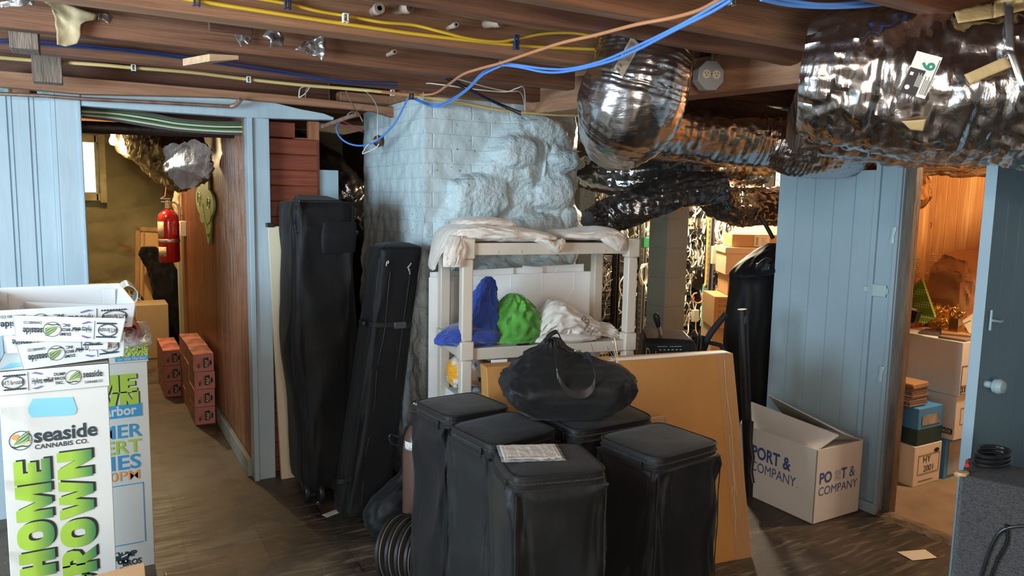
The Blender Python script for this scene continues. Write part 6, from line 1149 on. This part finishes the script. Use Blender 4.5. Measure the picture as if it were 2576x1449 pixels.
# ---------------------------------------------------------------- rack room
colm = mat('grey_blue_block', (.20, .235, .225), (.16, .19, .185), 4, rough=.75, bs=.3, bsc=30)
b = MB(); a0 = (3.37, 3.80)
for k in range(11): b.box(a0[0], a0[1], k*.2+.002, a0[0]+.185, a0[1]+.185, k*.2+.198)
b.box(a0[0]+.003, a0[1]+.003, 0, a0[0]+.182, a0[1]+.182, 2.2); tag(b.build('block_column', colm, bevel=.003), 'grey-blue painted block column before the cable racks', 'column')
b = MB(); b.box(3.0, 4.3, 0, 3.13, 4.42, 2.2); tag(b.build('post', colm), 'narrow grey-blue post seen through the shelf, left of the racks', 'post')
def P3(px, py, y): return at(px, py, 'y', y)
rgrey = mat('rack_grey', (.30, .29, .28), rough=.45, metal=.5); rblack = mat('rack_black', (.018, .018, .018), rough=.5)
YR = 4.70
for i, (px, w_, m, l) in enumerate(((1548, .03, rblack, 'black upright seen left of the shelf post'), (1614, .035, rgrey, 'grey upright beside the top right shelf corner'), (1782, .05, rgrey, 'brightest grey upright with the striped cable'), (1873, .05, rgrey, 'grey upright above the cardboard cartons'), (1945, .04, rgrey, 'grey upright beside the blue wall'), (1655, .03, rblack, 'black upright hidden by the column'))):
    x = P3(px, 650, YR-.1).x; r = thing('rack_upright', 'rack room: '+l, 'rack post', (x, YR-.1, 0), 0, 'rack uprights')
    MB().box(x-w_/2, YR-.14, 0, x-w_/2+.006, YR-.08, 1.95).box(x+w_/2-.006, YR-.14, 0, x+w_/2, YR-.08, 1.95).box(x-w_/2, YR-.09, 0, x+w_/2, YR-.08, 1.95).build('channel', m, r)
    b = MB()
    for k in range(40): b.box(x-w_/2-.012, YR-.13, .1+.045*k, x-w_/2, YR-.11, .112+.045*k)
    o = b.build('cable_fingers', m, r); o['kind'] = 'stuff'
rd = random.Random(5); dev = [mat('device_grey', (.32, .31, .29), rough=.5), rblack, mat('device_beige', (.55, .48, .33), rough=.5), mat('device_dark', (.05, .048, .045), rough=.4), mat('circuit_green', (.02, .22, .08), rough=.4)]
nd = 0
for bay, (xa, xb) in enumerate(((3.42, 3.80), (3.88, 4.28), (4.30, 4.50), (4.56, 4.92), (4.98, 5.25))):
    z = .25; stp_ = 0
    while z < 1.75:
        h_ = rd.choice((.045, .09, .09, .13)); m = rd.choice(dev[:4]); x0_, x1_ = xa+rd.uniform(0, .04), xb-rd.uniform(0, .06)
        if rd.random() < .8:
            r = thing('network_device', 'rack mounted device number '+'row', 'network device', ((x0_+x1_)/2, YR, z)); MB().box(x0_, YR, z, x1_, YR+.2, z+h_).build('case', m, r, bevel=.003)
            b = MB()
            for k in range(int((x1_-x0_)/.03)): b.box(x0_+.008+.03*k, YR-.003, z+h_*.3, x0_+.026+.03*k, YR, z+h_*.3+.014)
            b.build('port_row', rblack if m is not rblack else rgrey, r)
            b = MB().box(x0_+.01, YR-.004, z+h_*.72, x0_+.05, YR, z+h_*.85); b.build('label_strip', whitep, r)
            stp_ = stp_+1; r['label'] = '%s %s rack device %s, shelf step %s from below' % ({'device_grey': 'grey', 'rack_black': 'black', 'device_beige': 'beige', 'device_dark': 'dark'}[m.name], 'slim' if h_ < .06 else 'thick' if h_ > .1 else 'medium', ('left of the column', 'behind the column', 'right of the column', 'right of the bright upright', 'beside the blue wall')[bay], 'one two three four five six seven eight nine ten eleven twelve thirteen fourteen fifteen sixteen seventeen eighteen nineteen twenty'.split()[stp_-1]); r['group'] = 'rack mounted devices'; nd += 1
        z += h_+rd.uniform(.01, .06)
wcb = mat('ivory_patch_cable', (.82, .78, .62), rough=.4); kcb = mat('black_patch_cable', (.025, .022, .02), rough=.5)
b = MB()
for nm, m, n_, cat_l, sd in (('white_cable_tangle', wcb, 250, 'tangle of countless ivory patch cables hanging in front of the racks', 1), ('black_cable_tangle', kcb, 190, 'tangle of countless black cables and plugs woven through the racks', 2), ('grey_cable_tangle', mat('tan_patch_cable', (.42, .36, .28), rough=.5), 70, 'thin tan leads scattered through the racks', 3)):
    rr_ = random.Random(sd)
    for k in range(n_):
        x = rr_.uniform(3.4, 5.3); z = rr_.uniform(.35, 1.72)
        if sd == 1: # gather the white ones in bundles
            x = rr_.choice((3.80, 3.85, 3.92, 4.33, 4.40, 4.62, 4.66, 4.78, 4.85, 5.05, 5.15, 3.5))+rr_.gauss(0, .045)
        y = YR-.02; pts = [(x, y, z)]
        L_ = rr_.randint(6, 14); an = rr_.uniform(0, 6.28); tw = rr_.gauss(0, .5)
        for q in range(L_): an += tw+rr_.gauss(0, .25); x += .022*math.cos(an); z += .034*math.sin(an)-.008; y += rr_.gauss(0, .012); y = min(YR-.015, max(YR-.13, y)); pts.append((x, y, z))
        b.tube(spline(pts, 3), (.0055 if sd == 1 else .0040 if sd == 2 else .003), 5, sd-1)
        if sd == 2 and k % 2: b.box(x-.012, y-.01, z-.02, x+.012, y+.01, z+.012, 1)
tag(b.build('cable_tangle', [wcb, kcb, mat('tan_patch_cable', (.42, .36, .28))]), 'tangle of countless ivory, black and tan patch cables hanging in front of the racks', 'cables', kind='stuff')
for i, (px, py, y, R_, n_, l) in enumerate(((1812, 580, 4.55, .085, 14, 'big coil of ivory cable right of the bright upright'), (1898, 548, 4.55, .07, 10, 'ivory cable coil above the upper carton'), (1620, 690, 4.5, .07, 10, 'ivory cable coil left of the column'), (1625, 560, 4.5, .06, 8, 'loose ivory cable coil high beside the column'))):
    c = P3(px, py, y); b = MB(); rr_ = random.Random(i+9); pts = []
    for k in range(n_*12): a = k*2*PI/12; r_ = R_*(.75+.3*rr_.random()**2); pts.append((c.x+r_*math.cos(a)*.62, c.y+.012*math.sin(a*.37), c.z+r_*math.sin(a)*1.25))
    b.tube(spline(pts, 2), .0042, 5); tag(b.build('cable_coil', wcb), l, 'cable coil', 'coiled ivory cables')
cable([(1752, 485, 4.5), (1752, 500, 4.5), (1764, 520, 4.45), (1756, 535, 4.45), (1742, 545, 4.45)], .007, wcb, 'curled ivory cable at the top right of the column')
cable([(1782, 480, 4.52), (1780, 600, 4.52), (1776, 700, 4.52), (1771, 720, 4.52)], .009, mat('orange_striped_cable', (.75, .30, .05), (.55, .5, .1), 9, rough=.4), 'orange cable running down the brightest rack upright')
cable([(1770, 715, 4.5), (1767, 750, 4.5), (1766, 790, 4.5), (1762, 820, 4.5)], .006, mat('light_green_cable', (.15, .50, .25), rough=.4), 'light green cable at the foot of the bright upright')
cable([(1768, 740, 4.45), (1765, 758, 4.45), (1752, 762, 4.45), (1742, 752, 4.45), (1745, 740, 4.45), (1753, 737, 4.45)], .006, mat('coral_cable', (.75, .22, .12), rough=.4), 'coral cable loop beside the bright upright')
cable([(1828, 500, 4.4), (1832, 520, 4.4), (1826, 545, 4.4), (1815, 570, 4.4)], .008, wcb, 'thick ivory cable dropping beside the second duct')
for i, px in enumerate((1843, 1849)): cable([(px, 510, 4.4), (px-1, 560, 4.4), (px-1, 620, 4.4)], .006, wcb, ('left', 'right')[i]+' one of two parallel ivory cables above the cartons')
b = MB(); p = P3(1632, 607, 4.5); b.box(p.x-.05, p.y, p.z-.05, p.x+.03, p.y+.03, p.z+.03); tag(b.build('green_circuit_box', dev[4], bevel=.004), 'bright green device left of the column', 'network device')
b = MB(); p = P3(1805, 637, 4.5); b.box(p.x-.05, p.y, p.z-.09, p.x+.06, p.y+.03, p.z+.06); tag(b.build('cream_device', dev[2], bevel=.004), 'cream wall plate with loose wires below the big coil', 'network device')
b = MB(); p = P3(1752, 795, 4.5); b.box(p.x-.03, p.y, p.z-.05, p.x+.03, p.y+.03, p.z+.05); tag(b.build('cream_device', dev[2], bevel=.004), 'small cream box low between column and upright', 'network device')
# cartons
kb = mat('brown_carton', (.46, .26, .11), (.40, .22, .09), 3, rough=.65, bs=.05, bsc=80); kb2 = mat('tan_carton', (.60, .42, .25), (.54, .38, .22), 3, rough=.65)
def cart(x0, x1, y0, y1, z0, z1, m, label, nm='carton', group=None, cat='cardboard box', T=None):
    r = thing(nm, label, cat, ((T or Matrix()) @ Vector(((x0+x1)/2, (y0+y1)/2, z0))), 0, group); MB(T).box(x0, y0, z0, x1, y1, z1).build('box_body', m, r, bevel=.003); return r
def TC(x, y): return TR(x, y, 0, math.radians(-32))
T = TC(3.99, 3.97); cart(0, .40, 0, .36, 0, .60, kb2, 'tan carton at the bottom of the rack room stack, mostly hidden', T=T)
T = TC(3.935, 3.90); r = cart(0, .42, 0, .38, .60, .835, kb, 'brown carton stencilled QTY at the left of the rack room stack', T=T); b = MB(T @ frame((0, -.0015, 0), (1, 0, 0), (0, 0, 1)))
for i, t in enumerate(('QTY', 'N.W.', 'G.W.', 'C.NO.')): b.text(t, Matrix.Translation((.03, .795-.038*i, 0)), .030, 0, .01)
b.build('lettering', mat('faded_ink', (.26, .13, .06), rough=.7), r, smooth=0, nrm=False)
T = TC(4.08, 3.92); cart(0, .36, 0, .32, .837, .985, kb, 'plain brown carton second from the bottom of the visible stack', T=T)
T = TC(4.06, 3.93); r = cart(0, .38, 0, .32, .987, 1.165, kb2, 'pale file box third in the rack room stack', T=T); MB(T).box(-.01, -.01, 1.145, .39, .33, 1.19).build('lid', kb2, r, bevel=.003)
T = TC(4.11, 3.93); r = cart(0, .36, 0, .28, 1.192, 1.285, kb, 'brown carton on top of the rack room stack, flap half raised, shipping label', T=T); MB(T).hexa([(0, 0, 1.283), (.36, 0, 1.283), (.36, .004, 1.283), (0, .004, 1.283)], [(.05, .13, 1.35), (.36, .13, 1.35), (.36, .134, 1.348), (.05, .134, 1.348)]).build('flap', kb, r)
b = MB(T); b.box(.16, -.0045, 1.20, .27, -.003, 1.278)
for k in range(5): b.box(.17, -.006, 1.21+.012*k, .19, -.0048, 1.217+.012*k, 1)
for k in range(4): b.box(.21, -.006, 1.215+.014*k, .24+.01*(k % 2), -.0048, 1.218+.014*k, 1)
b.build('shipping_label', [mat('label_cream', (.68, .60, .48)), mat('label_ink', (.2, .16, .12))], r)
# ---------------------------------------------------------------- storeroom
wbx = mat('white_file_box', (.80, .76, .72), (.74, .70, .66), 3, rough=.55)
def sbox(x0, x1, y0, y1, z0, z1, label, m=wbx): return cart(x0, x1, y0, y1, z0, z1, m, label, 'file_box', None, 'storage box')
r = sbox(3.785, 4.03, 2.245, 2.52, .012, .235, 'white file box handwritten HY at the bottom of the storeroom stack')
FYs = lambda y: frame((0, y, 0), (1, 0, 0), (0, 0, 1)); FXs = lambda x: frame((x, 0, 0), (0, -1, 0), (0, 0, 1))
b = MB(FYs(2.2435)); b.text('HY', Matrix.Translation((3.86, .135, 0)), .055, 0, 0).text('2001', Matrix.Translation((3.87, .085, 0)), .05, 0, 0).tube([(3.82, .075, 0), (3.82, .18, 0), (4.01, .18, 0), (4.01, .075, 0)], .0012, 4, closed=True).box(3.83, .035, 0, 3.96, .038, .001)
b.build('handwriting', inkd, r, smooth=0, nrm=False); MB(FYs(2.2435)).prism(lobe(3.98, .195, .022, .011), .002).build('hand_hole', blackp, r)
r = sbox(3.80, 4.02, 2.25, 2.50, .237, .44, 'blue and teal printed box filled with disc cases', mat('sky_blue_card', (.07, .30, .70), rough=.45)); MB().box(3.798, 2.248, .238, 4.022, 2.502, .325).build('teal_band', mat('teal_print', (.012, .06, .075), rough=.4), r)
MB(FYs(2.2475)).box(3.83, .345, 0, 4.0, .40, .001).build('picture_print', mat('photo_print', (.10, .20, .33), (.45, .42, .35), 12, rough=.4), r)
r = sbox(4.055, 4.36, 2.20, 2.50, .245, .49, 'white file box marked BOX beneath the large one'); b = MB(FXs(4.0535)); b.box(-2.33, .275, 0, -2.21, .305, .001); b.build('black_logo', inkd, r, smooth=0); b = MB(FXs(4.0525)); b.text('BOX', Matrix.Translation((-2.27, .281, 0)), .026, 0, .03); b.build('lettering', whitep, r, smooth=0, nrm=False)
MB(FYs(2.1985)).tube([(4.10, .33, 0), (4.10, .42, 0), (4.30, .42, 0), (4.30, .33, 0)], .001, 4, closed=True).build('label_outline', inkd, r)
r = sbox(4.05, 4.42, 2.19, 2.60, .492, .79, 'large white file box with the number 33250'); b = MB(FYs(2.1885)); b.text('33250', Matrix.Translation((4.062, .515, 0)), .040, 0, .03, 1.1)
for q in ((4.058, .505, 4.24, .55), (4.058, .55, 4.24, .66)): b.tube([(q[0], q[1], 0), (q[0], q[3], 0), (q[2], q[3], 0), (q[2], q[1], 0)], .0016, 4, closed=True)
b.build('lettering', inkd, r, smooth=0, nrm=False)
r = sbox(4.06, 4.40, 2.24, 2.52, .012, .243, 'blue printed box leaning beside the handwritten box', mat('sky_blue_card', (.14, .38, .62))); MB(FYs(2.2385)).box(4.09, .03, 0, 4.38, .22, .001).build('paper_front', mat('printed_flyer', (.50, .48, .46), (.2, .33, .48), 6, rough=.5), r)
sbox(3.60, 3.74, 2.33, 2.56, .012, .245, 'white printed box peeking out behind the raw door jamb, lower'); sbox(3.60, 3.745, 2.33, 2.56, .247, .47, 'white printed box peeking out behind the raw door jamb, upper')
b = MB(); b.loft([(4.50, 2.2, .012, .07, .07, 3, 0, 0), (4.50, 2.2, .12, .10, .10, 3, 0, 0), (4.50, 2.2, .22, .09, .09, 2, 0, 0), (4.5, 2.2, .24, .02, .02, 2, 0, 0)], 5, 30, ((.01, 3, 1),)); tag(b.build('green_sack', mat('dark_green_sack', (.01, .07, .05), rough=.5)), 'dark green sack on the storeroom floor behind the boxes', 'bag')
cdm = [mat('disc_case', (.28, .20, .15), rough=.15, coat=.6), mat('disc_case_orange', (.62, .34, .14), rough=.2, coat=.5), mat('disc_case_grey', (.16, .13, .12), rough=.15, coat=.6)]; rr_ = random.Random(3); c0_ = None
N_ = ('bottom', 'second', 'third', 'fourth', 'fifth', 'sixth', 'seventh', 'eighth', 'ninth', 'top')
for k in range(10):
    T = TR(3.845+rr_.uniform(-.006, .006), 2.35+rr_.uniform(-.006, .006), .446+.0125*k, rr_.uniform(-.06, .06)); m = cdm[1] if k in (9,) else cdm[k % 2*2]
    o = MB(T).box(-.075, -.07, 0, .075, .07, .011).build('disc_case', m, bevel=.0015); tag(o, N_[k]+' disc case of the stack on the blue and teal box', 'disc case', 'disc cases')
for k, (x, y, rz, m) in enumerate(((4.14, 2.27, .1, 0), (4.30, 2.28, -.2, 1), (4.18, 2.42, .3, 2), (4.32, 2.43, 0, 0), (4.22, 2.33, .5, 1))):
    o = MB(TR(x, y, .792+(.014 if k == 4 else 0), rz)).box(-.08, -.07, 0, .08, .07, .012).build('picture_frame', cdm[m], bevel=.002); tag(o, ('nearest left', 'nearest right', 'far left', 'far right', 'topmost tilted')[k]+' shiny flat case on top of the large numbered box', 'disc case', 'flat cases')
b = MB(); b.loft([(4.46, 2.52, .012, .10, .12, 4, 0, 0), (4.46, 2.52, .7, .11, .12, 4, 0, 0), (4.46, 2.52, .74, .11, .12, 4, 0, 0)], 4, 30); tag(b.build('shelf_crate', kb2), 'tan crate standing behind the file boxes', 'box')
ppr = mat('brown_paper_bag', (.42, .20, .075), (.36, .165, .06), 4, rough=.7, bs=.5, bsc=7)
b = MB(); b.loft([(4.55, 2.50, .745, .13, .11, 5, 0, 0), (4.55, 2.50, .80, .17, .13, 5, 0, 0), (4.55, 2.50, 1.0, .18, .14, 4, 0, 0), (4.54, 2.49, 1.12, .165, .12, 3.5, 0, .2), (4.54, 2.49, 1.18, .145, .09, 3, .1, .3), (4.54, 2.49, 1.23, .12, .06, 3, .1, .3)], 7, 80, ((.020, 1.6, 1.0), (.010, 4, 1.6)), 4); tag(b.build('paper_bag', ppr, smooth=25), 'large crumpled brown paper bag in the storeroom', 'bag')
dotm = mat('green_polka_dots', (.17, .26, .02), (.72, .70, .45), 1, rough=.5); N = dotm.node_tree.nodes; L = dotm.node_tree.links
vt = N.new('ShaderNodeTexVoronoi'); vt.inputs['Scale'].default_value = 75; vt.inputs['Randomness'].default_value = 0; tcn = N.new('ShaderNodeTexCoord'); L.new(tcn.outputs['Object'], vt.inputs['Vector'])
rp = [n for n in N if n.type == 'VALTORGB'][0]; L.new(vt.outputs['Distance'], rp.inputs[0]); rp.color_ramp.elements[0].position = .28; rp.color_ramp.elements[1].position = .30; rp.color_ramp.elements[0].color = (.72, .70, .45, 1); rp.color_ramp.elements[1].color = (.17, .26, .02, 1)
q = [at(2283, 730, 'x', 4.06), at(2318, 700, 'x', 4.06), at(2352, 800, 'x', 4.02), at(2322, 818, 'x', 4.0), at(2285, 780, 'x', 4.03)]
gf = thing('gift_bag', 'green dotted gift bag leaning in the storeroom doorway', 'bag', q[0]); n_ = Vector((.05, .02, 0)); b = MB(); b.add([v for v in q]+[v+n_ for v in q], [(0, 1, 2, 3, 4), (9, 8, 7, 6, 5)]+[(i, (i+1) % 5, 5+(i+1) % 5, 5+i) for i in range(5)]); b.build('bag_body', dotm, gf)
b = MB(); b.tube(spline([tuple(at(x, y, 'x', 4.05)) for x, y in ((2297, 712), (2292, 730), (2302, 742), (2300, 760))], 5), .003, 6); b.build('red_cord', redm, gf)
b = MB(); q = [at(2262, 790, 'x', 3.95), at(2285, 775, 'x', 3.95), at(2308, 785, 'x', 3.95), at(2300, 810, 'x', 3.95), at(2262, 828, 'x', 3.95)]; b.add([*q, *[v+Vector((.04, 0, 0)) for v in q]], [(0, 1, 2, 3, 4), (9, 8, 7, 6, 5)]+[(i, (i+1) % 5, 5+(i+1) % 5, 5+i) for i in range(5)])
tag(b.build('striped_bag', mat('striped_brown', (.03, .022, .015), (.26, .19, .12), 28, (.2, 1, 1), .5, lo=.48, hi=.52)), 'dark striped gift bag at the edge of the jamb', 'bag')
b = MB(); b.loft([(3.98, 2.62, .75, .10, .10, 2.4, 0, 0), (3.98, 2.62, .9, .10, .10, 2.2, 0, 0), (3.99, 2.62, 1.02, .05, .05, 2, 0, 0)], 6, 40, ((.02, 2, 2),)); tag(b.build('dark_bag', bagm), 'black bag half hidden by the raw jamb', 'bag')
cart(3.85, 4.1, 2.56, 2.8, .012, .745, kb2, 'tall tan carton carrying the gift bags')
pearl = mat('gold_pearls', (.80, .68, .30), rough=.25, metal=.6)
for i, (px, p0, p1, l) in enumerate(((2311, 650, 700, 'short pearl strand hanging left in the storeroom'), (2347, 640, 770, 'longest pearl strand on the pine boards'), (2331, 688, 765, 'middle pearl strand in the storeroom'))):
    b = MB(); A = at(px, p0, 'x', 4.75); B = at(px-4, p1, 'x', 4.75); n_ = int((A-B).length/.014)
    for k in range(n_):
        for s_ in (-1, 0, 1): b.lathe([(0, -.006), (.0045, -.004), (.0062, 0), (.0045, .004), (0, .006)], 8, 0, Matrix.Translation(A.lerp(B, k/n_)+Vector((0, s_*.011, 0))))
    tag(b.build('bead_strand', pearl), l, 'beads', 'pearl strands')
rr_ = random.Random(8); b = MB(); c = at(2362, 792, 'x', 4.25)
for k in range(170):
    p = c+Vector((rr_.gauss(0, .03), rr_.gauss(0, .06), rr_.gauss(0, .028))); d = Vector((rr_.gauss(0, 1), rr_.gauss(0, 1), rr_.gauss(0, 1))).normalized()*.03; e = Vector((rr_.gauss(0, 1), rr_.gauss(0, 1), rr_.gauss(0, 1))).normalized()*.008; b.add([p-d, p-d+e, p+e, p+d+e, p+d, p], [(0, 1, 2, 5), (5, 2, 3, 4)])
tag(b.build('gold_tinsel', mat('gold_foil', (.95, .62, .16), rough=.22, metal=1), solid=.001), 'heap of shiny gold tinsel below the pearl strands', 'tinsel', kind='stuff')
c = at(2405, 800, 'x', 4.2); b = MB()
for s_ in (-1, 1): b.tube([c+Vector((0, s_*(.02+.015*math.sin(a)), .02+.018*math.cos(a))) for a in [i*.5 for i in range(14)]], .004, 6)
b.box(c.x-.02, c.y-.025, .74, c.x+.02, c.y+.025, c.z+.0); tag(b.build('gift_box', mat('bronze_foil', (.42, .25, .10), rough=.25, metal=.9)), 'bronze wrapped gift with a curled ribbon beside the tinsel', 'gift')
b = MB(); q = [at(2420, 808, 'x', 4.25), at(2478, 768, 'x', 4.32), at(2470, 845, 'x', 4.2), at(2438, 838, 'x', 4.2)]; b.hexa(q, [v+Vector((.02, .01, 0)) for v in q]); tag(b.build('white_envelope', mat('cream_card', (.70, .60, .44), rough=.5)), 'big cream card leaning before the paper bag', 'card')
b = MB()
for k, (px, py) in enumerate(((2500, 530), (2345, 560), (2395, 650), (2410, 655), (2422, 652), (2365, 660))): a = at(px, py, 'x', 4.945); b.tube([a+Vector((0, .012, 0)), a, a+Vector((0, .005, -.035))], .0012, 5)
tag(b.build('nail_row', mat('rusty_nail', (.06, .03, .02))), 'row of bent nails in the pine boards', 'nails')
